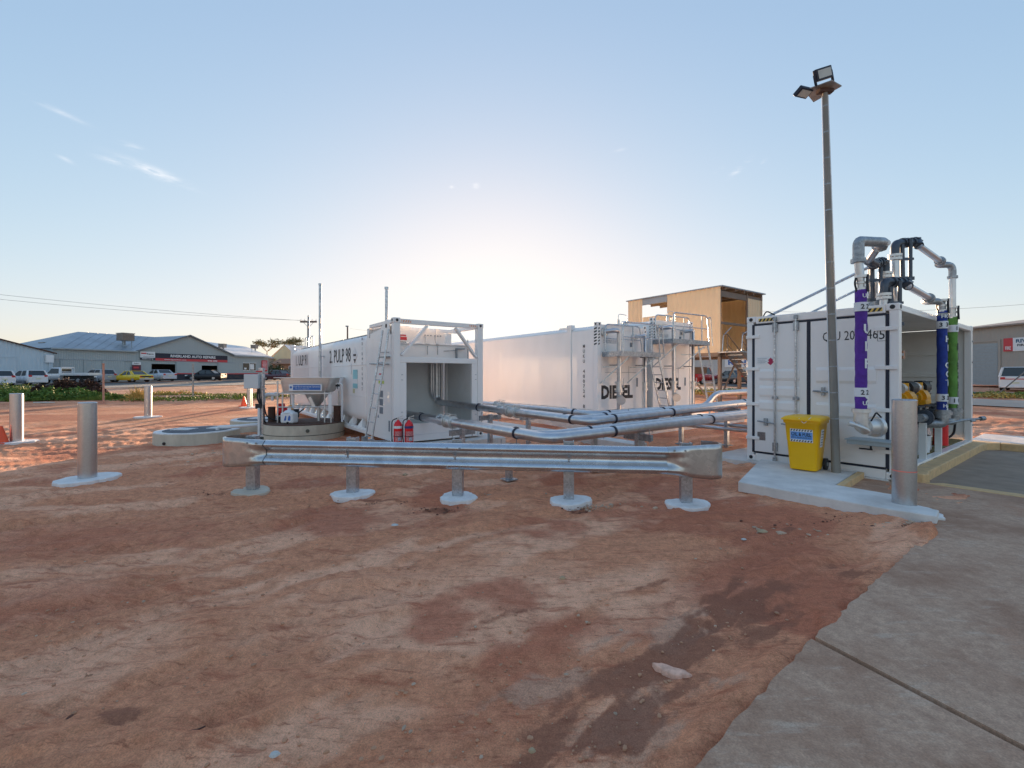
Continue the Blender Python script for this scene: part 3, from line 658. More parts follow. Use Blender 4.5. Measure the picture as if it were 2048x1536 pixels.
    for (yb,yt) in ((.50,.42),(.06,.02)):
        pts=[(-.50,yb,-.02),(-.20,(yb+yt)/2,1.86),(-.10,yt,2.62)]; st_.append(pts)
    for i,pts in enumerate(st_): part('ladder_stile',MB().tube(pts,.024,8,.3),GALV,TA)
    for k in range(6):
        t=.10+k*.172
        p=[Vector(s[0]).lerp(Vector(s[1]),t) for s in st_]; part('ladder_rung',MB().cyl(p[0],p[1],.013,n=8),GALV,TA)
    p=[Vector(s[1]) for s in st_]; part('ladder_rung',MB().cyl(p[0],p[1],.013,n=8),GALV,TA)
    part('ladder_foot',MB().box(-.56,-.44,.44,.56,-.03,.14).box(-.56,-.44,0,.12,-.03,.14).bar((-.5,.5,.03),(-.1,-.03,.05),.03,.06),GALV_D,TA,bev=.004)
tankA()

# ------------------------------------------------------------------ diesel tanks B and C
def diesel(name,label,origin,z0,H,Lc,front_x,hz,side_text,seedx):
    T=thing(name,label,'tank',(origin.x,origin.y,z0),math.atan2(Ud.y,Ud.x),'white diesel tank containers'); Wc=2.44
    p=MB()
    for x in (.09,Wc-.09):
        for y in (.08,Lc-.08): p.box(x-.09,x+.09,y-.08,y+.08,.118,H-.118)
    part('corner_post',p,WHITE,T,bev=.012)
    cs=MB()
    for x in (.089,Wc-.089):
        for y in (.081,Lc-.081):
            for z in (0,H-.118): corner_casting(cs,x,y,z)
    part('corner_casting',cs,WHITE,T,bev=.012)
    ho=MB()
    for x in (.089,Wc-.089): ho.cyl((x,-.002,H-.06),(x,-.006,H-.06),.035,n=12)
    ho.cyl((-.002,.081,H-.06),(-.006,.081,H-.06),.035,n=12)
    part('casting_hole',ho,BLACK,T)
    part('mid_post',MB().box(-.01,.05,1.22,1.40,.16,H-.16).box(-.015,.16,1.20,1.42,H-.17,H-.005),WHITE,T,bev=.01)
    part('tank_body',MB().box(.02,Wc-.02,.165,Lc-.165,.16,H-.22),WHITE,T,bev=.03)
    part('roof_edge',MB().slab([(.03,.17,H-.22),(.16,.17,H-.10),(Wc-.16,.17,H-.10),(Wc-.03,.17,H-.22)],(0,Lc-.34,0)),WHITE,T)
    part('roof_step',MB().box(.15,.6,1.45,2.0,H-.1,H-.05).box(.17,Wc-.17,.02,.08,H-.2,H-.07),WHITE,T)
    part('front_panel',MB().box(.181,Wc-.181,.045,.09,.16,H-.20),WHITE,T,bev=.004)
    br=MB().box(0,.06,.17,Lc-.17,.0,.05).box(0,.06,.17,Lc-.17,.125,.16)
    for y in np.arange(.17,Lc-.2,.75): br.box(.0,.055,y,y+.08,.05,.125)
    part('bottom_rail',br,WHITE,T)
    part('bottom_rail',MB().box(.18,Wc-.18,.01,.10,.0,.15),WHITE,T,bev=.006)
    # ribs on the long side: shallow pressed panel joints
    text('DIESEL',.46,BLACKP,T,(.99+front_x,.042,.62+hz),(1,0,0),w=1.55,bold=.05)
    text('COMBUSTIBLE LIQUID',.13,mat('grey_print',(.25,.27,.3),.5),T,(.62,.043,H-.62),(1,0,0),w=.66,bold=.0)
    for i,c in enumerate(side_text):
        if c!=' ': text(c,.11,BLACKP,T,(.008,.62,H-.75-i*.165),(0,-1,0),bold=.012,w=.085 if c not in '1I' else .03)
    for xx,yy in ((.05,-.004),(2.39-.03,-.004)):
        s=MB()
        for k in range(6): s.slab([(xx-.015,yy,H-.24-k*.10),(xx+.05,yy,H-.21-k*.10),(xx+.05,yy,H-.16-k*.10),(xx-.015,yy,H-.19-k*.10)],(0,.003,0))
        part('hazard_marking',s,BLACKP,T)
    s=MB()
    for k in range(6): s.slab([(-.003,.15,H-.24-k*.10),(-.003,.03,H-.21-k*.10),(-.003,.03,H-.16-k*.10),(-.003,.15,H-.19-k*.10)],(.003,0,0))
    part('hazard_marking',s,BLACKP,T)
    part('door_seam',MB().box(.4,Wc-.5,.038,.044,H*.46,H*.46+.012).box(1.55,1.56,.038,.044,.9,1.6),mat('grey_print',(.25,.27,.3),.5),T)
    part('fitting_plate',MB().box(1.62,1.72,.03,.044,H-.75,H-.6).box(1.95,2.02,.03,.044,.9,1.2),mat('slate_sticker',(.18,.21,.25),.5),T)
    # top fittings
    tf=MB().cyl((1.55,.5,H-.1),(1.55,.5,H+.22),.05).cyl((1.9,.5,H-.1),(1.9,.5,H+.12),.05).cyl((1.9,.5,H+.12),(1.9,.5,H+.15),.09).tube([(1.55,.5,H+.2),(1.55,.5,H+.42),(2.0,.5,H+.42),(2.05,.5,H+.05)],.012,8,.15).cyl((1.72,.45,H+.02),(1.86,.42,H+.02),.06)
    part('vent_fitting',tf,STAIN,T)
    return T
TB=diesel('tank_container','long white diesel tank container in the middle, with its tall blank side showing',FB,.5,3.0,12.19,0,.12,'MUKU 400724 8',0)
TB['label']='white diesel tank container with long blank side, left of the two lettered DIESEL'
TC=diesel('tank_container','white diesel tank container, right of the two lettered DIESEL, nearer the tan shed',FC,.5,3.34,12.19,-.05,.35,'MUKU 400725 3',1)

def flange_pair(mb,p,d,r):
    mb.flange(p,d,r*1.75,.018); q=Vector(p)+Vector(d).normalized()*.05; mb.flange(q,d,r*1.75,.018)
def valve(parent,p,d,r,side=(0,0,1),name='valve'):
    p=Vector(p); d=Vector(d).normalized(); side=Vector(side)
    mb=MB(); mb.cyl(p-d*r*1.6,p+d*r*1.6,r*1.25,n=14); mb.flange(p-d*r*1.9,d,r*1.85,.016); mb.flange(p+d*r*1.9,d,r*1.85,.016); mb.flange(p-d*r*1.3,d,r*1.6,.014); mb.flange(p+d*r*1.3,d,r*1.6,.014)
    for q in (p-d*r*1.9,p+d*r*1.9):
        a=d.orthogonal().normalized(); b=d.cross(a)
        for i in range(6): c=q+(a*math.cos(i*math.pi/3)+b*math.sin(i*math.pi/3))*r*1.5; mb.cyl(c-d*.035,c+d*.035,.011,n=6)
    o=part(name,mb,STAIN,parent)
    h=MB().cyl(p,p+side*r*2.2,.016,n=8); e=p+side*r*2.2; s=side.cross(d).normalized()
    h.bar(e-d*.02,e+d*.28,.03,.012); part('valve_handle',h,STAIN,o)
    return o
def local_thing(T,name,label,cat,group=None):   # a thing standing in the frame of another (same rotation) at its origin
    return thing(name,label,cat,T.location,T.rotation_euler.z,group)
def platform(T,z,rail_top,lbl,x0=.2,x1=2.1,zfoot=-.2):
    P=local_thing(T,'access_platform',lbl,'platform','galvanised access platforms on the diesel tanks')
    y0=-.85
    part('deck',MB().box(x0+.03,x1-.03,y0+.03,-.02,z-.02,z+.01),GALV_D,P)
    part('edge_channel',MB().box(x0,x1,y0,y0+.03,z-.10,z+.06).box(x0,x0+.03,y0+.03,-.01,z-.10,z+.06).box(x1-.03,x1,y0+.03,-.01,z-.10,z+.06),GALV_D,P,bev=.004)
    for x in (x0+.15,x1-.45):
        part('support_brace',MB().bar((x+.3,y0+.1,z-.1),(x-.25,-.02,z-.95),.04,.04),GALV,P)
        part('support_brace',MB().bar((x+.12,y0+.5,z-.42),(x-.12,-.02,z-.42),.03,.03),GALV,P)
    for y in (y0+.02,-.10):
        part('handrail',MB().tube([(x0+.05,y,z),(x0+.05,y,rail_top-.02),(x1-.55,y,rail_top),(x1-.15,y,rail_top),(x1-.02,y,z+.02)],.022,8,.16),GALV,P)
        part('mid_rail',MB().cyl((x0+.05,y,z+.5),(x1-.08,y,z+.5),.016,n=8),GALV,P)
        part('rail_post',MB().cyl((x1-.5,y,z),(x1-.5,y,rail_top-.01),.02,n=8),GALV,P)
    part('handrail',MB().tube([(x1-.05,y0+.05,z+.9),(x1+.12,y0+.05,rail_top-.0),(x1+.25,y0+.05,z-.1)],.02,8,.1),GALV,P)
    for y in (y0+.10,y0+.48):
        part('ladder_stile',MB().bar((x1-.02,y,z+.02),(x1+.62,y-.1,zfoot),.03,.07),GALV,P)
    for k in range(8):
        t=(k+.6)/8.3; a=Vector((x1-.02,y0+.10,z+.02)).lerp(Vector((x1+.62,y0,zfoot)),t); b=a+Vector((0,.38,0)); part('ladder_rung',MB().cyl(a,b,.015,n=8),GALV,P)
    return P
platform(TB,1.98,2.95,'galvanised access platform with ladder on the left diesel tank',.2,2.1)
platform(TC,2.48,3.45,'galvanised access platform with ladder on the right diesel tank, before the yellow shed',-.05,2.2)
def fill_pipe(T,x,ztop,zbot,r,lbl,y=-.35,yst=.04,second=False,xs=-.35):
    P=local_thing(T,'fill_pipe',lbl,'pipe','upright pipes on the diesel tanks')
    part('pipe',MB().tube([(x+xs,yst,ztop-.03),(x+xs+.12,y,ztop),(x,y,ztop),(x,y,zbot)],r,14,.16),GALV_P,P)
    part('flange',MB().flange((x+xs,yst-.02,ztop-.03),(-.1,-1,0),r*1.9,.02).flange((x+xs+.03,yst-.08,ztop-.03),(-.1,-1,0),r*1.9,.02),STAIN,P)
    valve(P,(x,y,.92),(0,0,1),r,(.3,-.9,0))
    if not second:
        part('check_valve',MB().cyl((x-.02,y-.05,.56),(x-.16,y-.22,.50),r*1.5).flange((x-.16,y-.22,.50),(-.5,-.6,-.1),r*1.9,.02),STAIN,P)
    part('pipe_strap',MB().box(x-.02,x+.02,y,.045,1.6,1.64),GALV_D,P)
    return P
fill_pipe(TB,.62,2.72,-.1,.075,'galvanised upright fill pipe with valve in front of the left DIESEL lettering')
fill_pipe(TB,1.92,2.62,-.1,.058,'thinner upright pipe right of the left DIESEL lettering',second=True,xs=-.15)
fill_pipe(TC,.72,3.0,-.1,.075,'galvanised upright fill pipe with valve in front of the right DIESEL lettering')
fill_pipe(TC,1.9,2.95,-.1,.058,'thinner upright pipe at the right edge of the right diesel tank',second=True,xs=-.15)

# ------------------------------------------------------------------ pump container D
TD=thing('shipping_container','short white shipping container, doors shut in front, long side open to the pumps','container',(LD.x,LD.y,.09),math.atan2(Wd.y,Wd.x))
def contD():
    H=2.88; Lc=6.06; Wc=2.44
    p=MB()
    for x in (.07,Wc-.07):
        for y in (.08,Lc-.08): p.box(x-.065,x+.065,y-.075,y+.075,.118,H-.118)
    part('corner_post',p,WHITE,TD,bev=.01)
    cs=MB()
    for x in (.089,Wc-.089):
        for y in (.081,Lc-.081):
            for z in (0,H-.118): corner_casting(cs,x,y,z)
    part('corner_casting',cs,WHITE,TD,bev=.014)
    ho=MB()
    for x in (.089,Wc-.089):
        for z in (.06,H-.06): ho.cyl((x,-.001,z),(x,-.005,z),.036,n=14)
    for z in (.06,H-.06): ho.cyl((Wc+.001,.081,z),(Wc+.005,.081,z),.036,n=14)
    part('casting_hole',ho,BLACK,TD)
    part('header_rail',MB().box(.18,Wc-.18,.0,.12,H-.15,H-.01),WHITE,TD,bev=.012)
    part('sill_rail',MB().box(.18,Wc-.18,.0,.12,.0,.16),WHITE,TD,bev=.01)
    part('side_rail',MB().box(Wc-.10,Wc-.01,.165,Lc-.165,H-.12,H-.02),WHITE,TD,bev=.008)
    part('side_rail',MB().box(Wc-.14,Wc+.0,.165,Lc-.165,.0,.15),WHITE,TD,bev=.008)
    for y in (1.2,2.2,3.6,4.6): part('forklift_pocket',MB().box(Wc+.001,Wc+.004,y,y+.28,.03,.12),BLACK,TD)
    part('side_rail',MB().box(.01,.10,.165,Lc-.165,H-.12,H-.02).box(.01,.10,.165,Lc-.165,.0,.15),WHITE,TD)
    # roof: pressed corrugated sheet
    rf=[];n=48
    for i in range(n+1):
        y=.1+(Lc-.2)*i/n; z=H-.045-(.02 if i%4 in(2,3) else 0); rf.append(y)
    mb=MB(); vs=[]
    for i,y in enumerate(rf):
        z=H-.035-(.02 if i%4 in(2,3) else 0)
        for x in (.06,Wc-.06): vs.append((x,y,z))
    mb.add(vs,[(2*i,2*i+1,2*i+3,2*i+2) for i in range(n)]); part('roof_sheet',mb,WHITE,TD)
    # left wall and back wall, corrugated
    def corr(axis,fix,a0,a1,z0,z1,amp,nm,m):
        mb=MB(); vs=[]; n=int((a1-a0)/.07)
        for i in range(n+1):
            a=a0+(a1-a0)*i/n; o=fix+(amp if i%4 in(1,2) else 0)
            for z in (z0,z1): vs.append((o,a,z) if axis=='x' else (a,o,z))
        mb.add(vs,[(2*i,2*i+2,2*i+3,2*i+1) for i in range(n)]); part(nm,mb,m,TD)
    corr('x',.03,.15,Lc-.15,.15,H-.1,.035,'side_wall',WHITE)
    # end doors at the far end seen from inside: pale panel with pressed ribs
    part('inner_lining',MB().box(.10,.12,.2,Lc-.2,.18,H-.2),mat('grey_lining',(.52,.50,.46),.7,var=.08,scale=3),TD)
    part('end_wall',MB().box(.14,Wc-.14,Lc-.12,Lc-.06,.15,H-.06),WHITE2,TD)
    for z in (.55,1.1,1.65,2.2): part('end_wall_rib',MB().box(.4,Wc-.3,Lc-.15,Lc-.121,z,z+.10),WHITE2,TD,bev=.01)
    #part('partition',MB().box(.13,1.9,3.35,3.39,.15,H-.1),WHITE2,TD)
    #part('partition_rib',MB().box(.5,1.8,3.325,3.349,1.25,1.35).box(.5,1.8,3.325,3.349,1.45,1.5),WHITE2,TD,bev=.008)
    #part('partition_stud',MB().box(.42,.46,3.30,3.349,.2,2.4).box(.5,1.85,3.31,3.349,2.28,2.42),mat('beige_stud',(.48,.40,.30),.6),TD)
    text('EXIT',.11,BLACKP,TD,(1.55,5.925,1.50),(1,0,0),w=.36,bold=.004)
    part('floor',MB().box(.12,Wc-.15,.2,Lc-.2,.12,.16),mat('ply_floor',(.20,.15,.05),.7,var=.25,scale=4),TD)
    # doors
    def door(x0,x1,right):
        o=part('door',MB().box(x0,x1,-.004,.045,.19,H-.19),WHITE,TD,bev=.01)
        zs=[(.82,.86),(1.45,1.49),(1.98,2.02)] if not right else [(.82,.86),(1.92,1.96)]
        zz=[.78,1.30,1.66] if not right else [1.30,1.72]
        g=MB()
        for z in (1.22,1.50,1.83) if not right else (1.22,1.85):
            g.slab([(x0+.10,-.004,z),(x0+.10,-.004,z-.035),(x1-.12,-.004,z-.035),(x1-.12,-.004,z)],(0,.02,0))
        ribs=MB()
        for z in ((1.83,1.60),(1.50,1.27),(1.22,1.0)) if not right else ((1.85,1.56),(1.22,.95)):
            a,b=z; xa,xb=x0+.10,x1-.12
            ribs.add([(xa,-.0045,a),(xb,-.0045,a),(xb,-.022,a-.05),(xa,-.022,a-.05),(xa,-.022,b+.05),(xb,-.022,b+.05),(xb,-.0045,b),(xa,-.0045,b)],[(0,3,2,1),(3,4,5,2),(4,7,6,5),(0,7,4,3),(1,2,5,6)])
        part('door_rib',ribs,WHITE,o)
        return o
    d1=door(.16,1.10,False); d2=door(1.16,2.26,True)
    gk=MB().box(.115,.155,-.006,.02,.17,H-.165).box(1.105,1.155,-.006,.02,.19,H-.19).box(2.265,2.305,-.006,.02,.17,H-.165).box(.155,2.265,-.006,.02,H-.185,H-.155).box(.155,2.265,-.006,.02,.155,.185)
    part('door_gasket',gk,NAVY,TD)
    for z in (.42,1.10,1.80,2.44):
        part('hinge',MB().box(.0,.26,-.028,-.006,z,z+.065),WHITE,d1,bev=.006)
        part('hinge',MB().box(2.12,2.42,-.028,-.006,z,z+.065),WHITE,d2,bev=.006)
    for x in (.56,.93):
        part('lock_rod',MB().cyl((x,-.045,.10),(x,-.045,H-.08),.017,n=10),GALV,d1)
        k=MB().box(x-.045,x+.045,-.05,-.007,H-.34,H-.17).box(x-.03,x+.03,-.065,-.0,H-.12,H-.05).box(x-.045,x+.045,-.05,-.007,.24,.40).box(x-.03,x+.03,-.07,-.0,.05,.12)
        for z in (1.27,): k.box(x-.05,x+.05,-.06,-.007,z-.025,z+.025)
        part('rod_guide',k,GALV_D,d1,bev=.004)
    part('door_handle',MB().cyl((.24,-.055,.80),(.56,-.055,.77),.014,n=8).box(.36,.42,-.06,-.007,.72,.86),GALV_D,d1)
    part('door_handle',MB().cyl((.68,-.055,.78),(.93,-.055,.76),.014,n=8),GALV_D,d1)
    part('door_handle',MB().cyl((1.22,-.055,1.42),(1.50,-.055,1.40),.018,n=8).box(1.35,1.40,-.06,-.007,1.34,1.49),GALV_D,d2)
    part('data_plate',MB().box(.22,.37,-.009,-.004,.42,.58),mat('engraved_plate',(.28,.27,.27),.35,.7,scale=60,var=.3),d1)
    part('placard',MB().box(.20,.55,-.0095,-.006,1.93,2.07),WH,d1)
    part('placard',MB().slab([(.47,-.0105,2.0),(.41,-.0105,1.95),(.47,-.0105,1.90+.0),(.53,-.0105,1.97)],(0,.001,0)).slab([(.47,-.0104,2.05),(.42,-.0104,2.0),(.47,-.0104,1.95),(.52,-.0104,2.0)],(0,.001,0)),mat('crimson_print',(.45,.02,.08),.5),d1)
    t=MB()
    for k,z in enumerate((2.03,2.0,1.97,1.95)): t.box(.22,.40-.03*(k%2),-.0105,-.0095,z,z+.006)
    part('placard_print',t,mat('grey_print',(.25,.27,.3),.5),d1)
    text('QIU 200846',.19,BLACKP,d2,(1.76,-.007,2.38),(1,0,0),w=.80,bold=.0)
    text('5',.16,BLACKP,d2,(2.215-.0,-.007,2.38),(1,0,0),w=.075,bold=.0)
    part('check_digit_box',MB().box(2.155,2.275,-.008,-.006,2.485,2.49).box(2.155,2.275,-.008,-.006,2.27,2.275).box(2.155,2.16,-.008,-.006,2.275,2.485).box(2.27,2.275,-.008,-.006,2.275,2.485),BLACKP,d2)
    hazard(TD,.24,.52,.0,H-.115,H-.055); hazard(TD,1.94,2.22,.0,H-.115,H-.055)
    part('roof_cable',MB().tube([(.30,.05,H-.02),(.36,.05,H+.10),(.52,.05,H+.0)],.012,8,.08),BLACK,TD)
    part('far_post_latch',MB().box(Wc+.0,Wc+.02,Lc-.12,Lc-.05,.5,.53).box(Wc+.0,Wc+.02,Lc-.12,Lc-.05,1.2,1.23).box(Wc+.0,Wc+.02,Lc-.12,Lc-.05,2.0,2.03).box(Wc,Wc+.02,Lc-.12,Lc-.05,2.5,2.53),GALV_D,TD)
contD()
# ------------------------------------------------------------------ pump set, manifold and loading pipes of the pump container
qD=lambda x,y,z: Vector((*qd(x,y),z))
DZ=.33
def pump(x,y,lbl):
    T=thing('fuel_pump',lbl,'pump',(*qd(x,y),.25+DZ),math.atan2(Wd.y,Wd.x),'yellow pumps in the open container')
    part('pump_casing',MB().cyl((0,.05,.74),(0,.38,.74),.20).cyl((.0,-.10,.74),(.0,.1,.74),.14).box(-.2,.2,-.05,.40,.54,.70).cyl((.0,.2,.8),(.0,.2,1.06),.10).box(-.25,-.1,.0,.3,.66,.86),YELP,T,bev=.01)
    part('motor',MB().cyl((0,.32,.95),(0,.72,.95),.15).cyl((0,.30,.95),(0,.32,.95),.10).box(-.15,.15,.40,.64,.76,.82),BLACK,T)
    part('motor_cowl',MB().cyl((-.02,-.02,.95),(-.02,.30,.95),.12),STAIN,T)
    part('pedestal',MB().box(-.15,-.11,.05,.5,-DZ,.56).box(.11,.15,.05,.5,-DZ,.56).box(-.2,.2,.0,.6,-DZ,-DZ+.02),GALV_D,T)
    return T
pump(1.98,2.0,'yellow pump with black motor nearest the closed container doors')
pump(1.93,3.3,'yellow pump with black motor below the EXIT lettering')
mf=thing('pipe_manifold','dull metal manifold pipe running low along the open side of the pump container','pipe',(*qd(2.36,2.1),.03),math.atan2(Wd.y,Wd.x))
part('pipe',MB().tube([(0,-.5,.98),(0,1.3,.94),(.05,2.4,.90)],.075,14,.2),GALV_D,mf)
part('flange',MB().flange((0,-.2,.97),(0,1,0),.15).flange((0,.3,.965),(0,1,0),.15).flange((0,.95,.95),(0,1,0),.15),DARKM,mf)
vv=MB()
for y in (.55,.85,1.15): vv.cyl((0,y,.98),(0,y,1.14),.04).cyl((0,y,1.14),(0,y,1.16),.09,n=12).box(-.08,.08,y-.04,y+.04,1.04,1.09)
part('valve',vv,DARKM,mf)
part('support_leg',MB().box(-.05,.05,-.3,-.22,.16,.88).box(-.05,.05,.9,.98,.16,.86),WHITE2,mf)
vl=thing('valve_cluster','cluster of dark hand valves above the manifold in the open container','valves',(*qd(2.25,3.0),1.08),math.atan2(Wd.y,Wd.x))
for k in range(5):
    y=-.9+.42*k
    part('hand_wheel',MB().cyl((0,y,.10),(0,y,.125),.085,n=12),DARKM,vl); part('valve_stem',MB().cyl((0,y,-.06),(0,y,.10),.02,n=8).cyl((0,y,-.06),(0,y,.03),.05,n=10),DARKM,vl)
bs=thing('pump_bracket','pair of pale bent steel brackets standing on the open container floor','bracket',(*qd(2.2,2.0),.25),math.atan2(Wd.y,Wd.x))
for y in (0,.9,1.9): part('bracket_plate',MB().slab([(.0,y,0),(.0,y+.34,0),(.0,y+.34,.28),(.0,y+.22,.42),(.0,y+.22,.78),(.0,y,.78)],(.02,0,0)),GALV,bs)
hs=thing('rubber_hose','black rubber hose looping down behind the red cylinder in the open container','hose',(*qd(2.3,4.5),.25),math.atan2(Wd.y,Wd.x))
part('hose_body',MB().tube([(0,0,.75),(.06,.12,.55),(.02,.2,.2),(-.2,.0,.04),(-.5,-.5,.04)],.022,8,.12),BLACK,hs)
hs2=thing('delivery_hose','dark suction hose running between the two yellow pumps','hose',(*qd(1.9,2.3),.9),math.atan2(Wd.y,Wd.x))
part('hose_body',MB().tube([(0,0,.3),(.12,.2,.1),(.15,.7,.05),(.05,1.1,.35)],.05,10,.2),BLACK,hs2)
bk=thing('bucket','white plastic bucket on the floor of the open container','bucket',(*qd(2.16,2.75),.25))
part('bucket_body',MB().cyl((0,0,0),(0,0,.34),.12,.145,n=20),PVC,bk); part('rim',MB().cyl((0,0,.315),(0,0,.34),.152,.152,n=20),PVC,bk); part('handle',MB().tube([(-.15,0,.30),(-.13,-.08,.2),(.13,-.08,.2),(.15,0,.30)],.006,6,.05),GALV_D,bk)
rc=thing('hose_reel_drum','red cylinder standing behind the manifold in the open container','cylinder',(*qd(2.17,4.3),.25))
part('cylinder_body',MB().cyl((0,0,0),(0,0,.62),.13,n=20).cyl((0,0,.62),(0,0,.68),.13,.06,n=20),RED,rc); part('cap',MB().cyl((0,0,.68),(0,0,.74),.04),BLACK,rc)
rc.name='gas_cylinder'
gb=thing('equipment_cabinet','grey metal cabinet low beside the bucket in the open container','cabinet',(*qd(2.10,1.75),.25),math.atan2(Wd.y,Wd.x))
part('cabinet_body',MB().box(-.2,.15,-.15,.25,0,.62),GREYP,gb,bev=.01); part('cabinet_door',MB().box(.15,.165,-.13,.23,.03,.6),GALV_D,gb)
ib=thing('control_box','small orange striped box high on the inner wall of the open container','box',(*qd(1.95,2.2),2.2),math.atan2(Wd.y,Wd.x))
part('box_body',MB().box(-.06,.06,-.06,.06,-.08,.08),mat('copper_box',(.55,.28,.18),.5),ib,bev=.005); part('lid',MB().box(-.065,.065,-.066,-.06,-.02,.03),WH,ib)

def sleeve_text(T,c,r,txt,z_top,step,h,m,az):
    # letters printed down the sleeve, bent round its curve
    for i,ch in enumerate(txt):
        if ch==' ': continue
        me=text_mesh(ch,h,None,bold=.03); me.materials.clear(); me.materials.append(m)
        for v in me.vertices:
            a=az+v.co.x/r; v.co=Vector((c[0]+(r+.004)*math.sin(a),c[1]-(r+.004)*math.cos(a),z_top-i*step+v.co.y))
        o=bpy.data.objects.new('lettering',me); COL.objects.link(o); o.parent=T
def sleeve_row(T,c,r,txt,z,h,m,azs):
    for ch,az in zip(txt,azs):
        if ch==' ': continue
        me=text_mesh(ch,h,None,bold=.02); me.materials.clear(); me.materials.append(m)
        for v in me.vertices:
            a=az+v.co.x/r; v.co=Vector((c[0]+(r+.006)*math.sin(a),c[1]-(r+.006)*math.cos(a),z+v.co.y))
        o=bpy.data.objects.new('lettering',me); COL.objects.link(o); o.parent=T
def cloth(name,col):
    m=mat(name,col,.75,var=.25,scale=6,bump=.025,bscale=11); return m
PURP=cloth('purple_sleeve_fabric',(.10,.028,.30)); BLUF=cloth('blue_sleeve_fabric',(.018,.045,.28)); GREF=cloth('green_sleeve_fabric',(.13,.30,.055))
WHF=mat('white_sleeve_band',(.78,.78,.80),.7,var=.06,scale=5)
def sleeve(T,c,z0,z1,r,m,bands):
    rings=[];n=20;K=44;rd=random.Random(int(c[0]*100))
    ph=[rd.uniform(0,6) for _ in range(8)]
    for k in range(K+1):
        z=z0+(z1-z0)*k/K; ring=[]
        for j in range(n):
            a=2*math.pi*j/n
            q=r*(1+.025*math.sin(z*23+ph[0]+2*a)+.02*math.sin(z*41+ph[1]-3*a)+.02*math.sin(z*9+ph[2]+a))
            ring.append((c[0]+q*math.cos(a),c[1]+q*math.sin(a),z))
        rings.append(ring)
    part('fabric_sleeve',MB().loft(rings,True,True),m,T)
    for (a,b) in bands: part('number_band',MB().cyl((c[0]+.0,c[1],a),(c[0],c[1],b),r*1.15,n=24),WHF,T)
def coupling(T,c,z,r,mt=STAIN):
    mb=MB().cyl((c[0],c[1],z-.06),(c[0],c[1],z+.22),r*.78).flange((c[0],c[1],z+.20),(0,0,1),r*1.25,.02).flange((c[0],c[1],z+.0),(0,0,1),r*1.12,.02).flange((c[0],c[1],z+.10),(0,0,1),r*1.0,.015)
    part('coupling',mb,mt,T)
    part('coupling_arm',MB().tube([(c[0]+.05,c[1]-r*1.0,z+.22),(c[0]+.03,c[1]-r*1.25,z+.12),(c[0]+.05,c[1]-r*1.1,z-.05)],.018,8,.05).tube([(c[0]-r*1.2,c[1],z+.18),(c[0]-r*1.5,c[1],z+.1),(c[0]-r*1.0,c[1],z-.04)],.014,8,.05),BLACK,T)
def bolts(mb,p,d,r,n=8):
    p=Vector(p); d=Vector(d).normalized(); a=d.orthogonal().normalized(); b=d.cross(a)
    for i in range(n): c=p+(a*math.cos(2*math.pi*i/n)+b*math.sin(2*math.pi*i/n))*r; mb.cyl(c-d*.04,c+d*.04,.013,n=6)
def spring_unit(T,p):     # counterbalance spring pack hanging under the joint
    p=Vector(p); mb=MB()
    mb.cyl(p+Vector((-.07,0,-.02)),p+Vector((-.06,0,-.62)),.035).cyl(p+Vector((.08,0,.08)),p+Vector((.08,0,-.62)),.03).cyl(p+Vector((.01,0,-.62)),p+Vector((.01,0,-.78)),.018)
    mb.box(p.x-.13,p.x+.13,p.y-.03,p.y+.03,p.z-.66,p.z-.60).box(p.x-.12,p.x+.12,p.y-.03,p.y+.03,p.z-.30,p.z-.26)
    part('balance_spring',mb,DARKM,T)
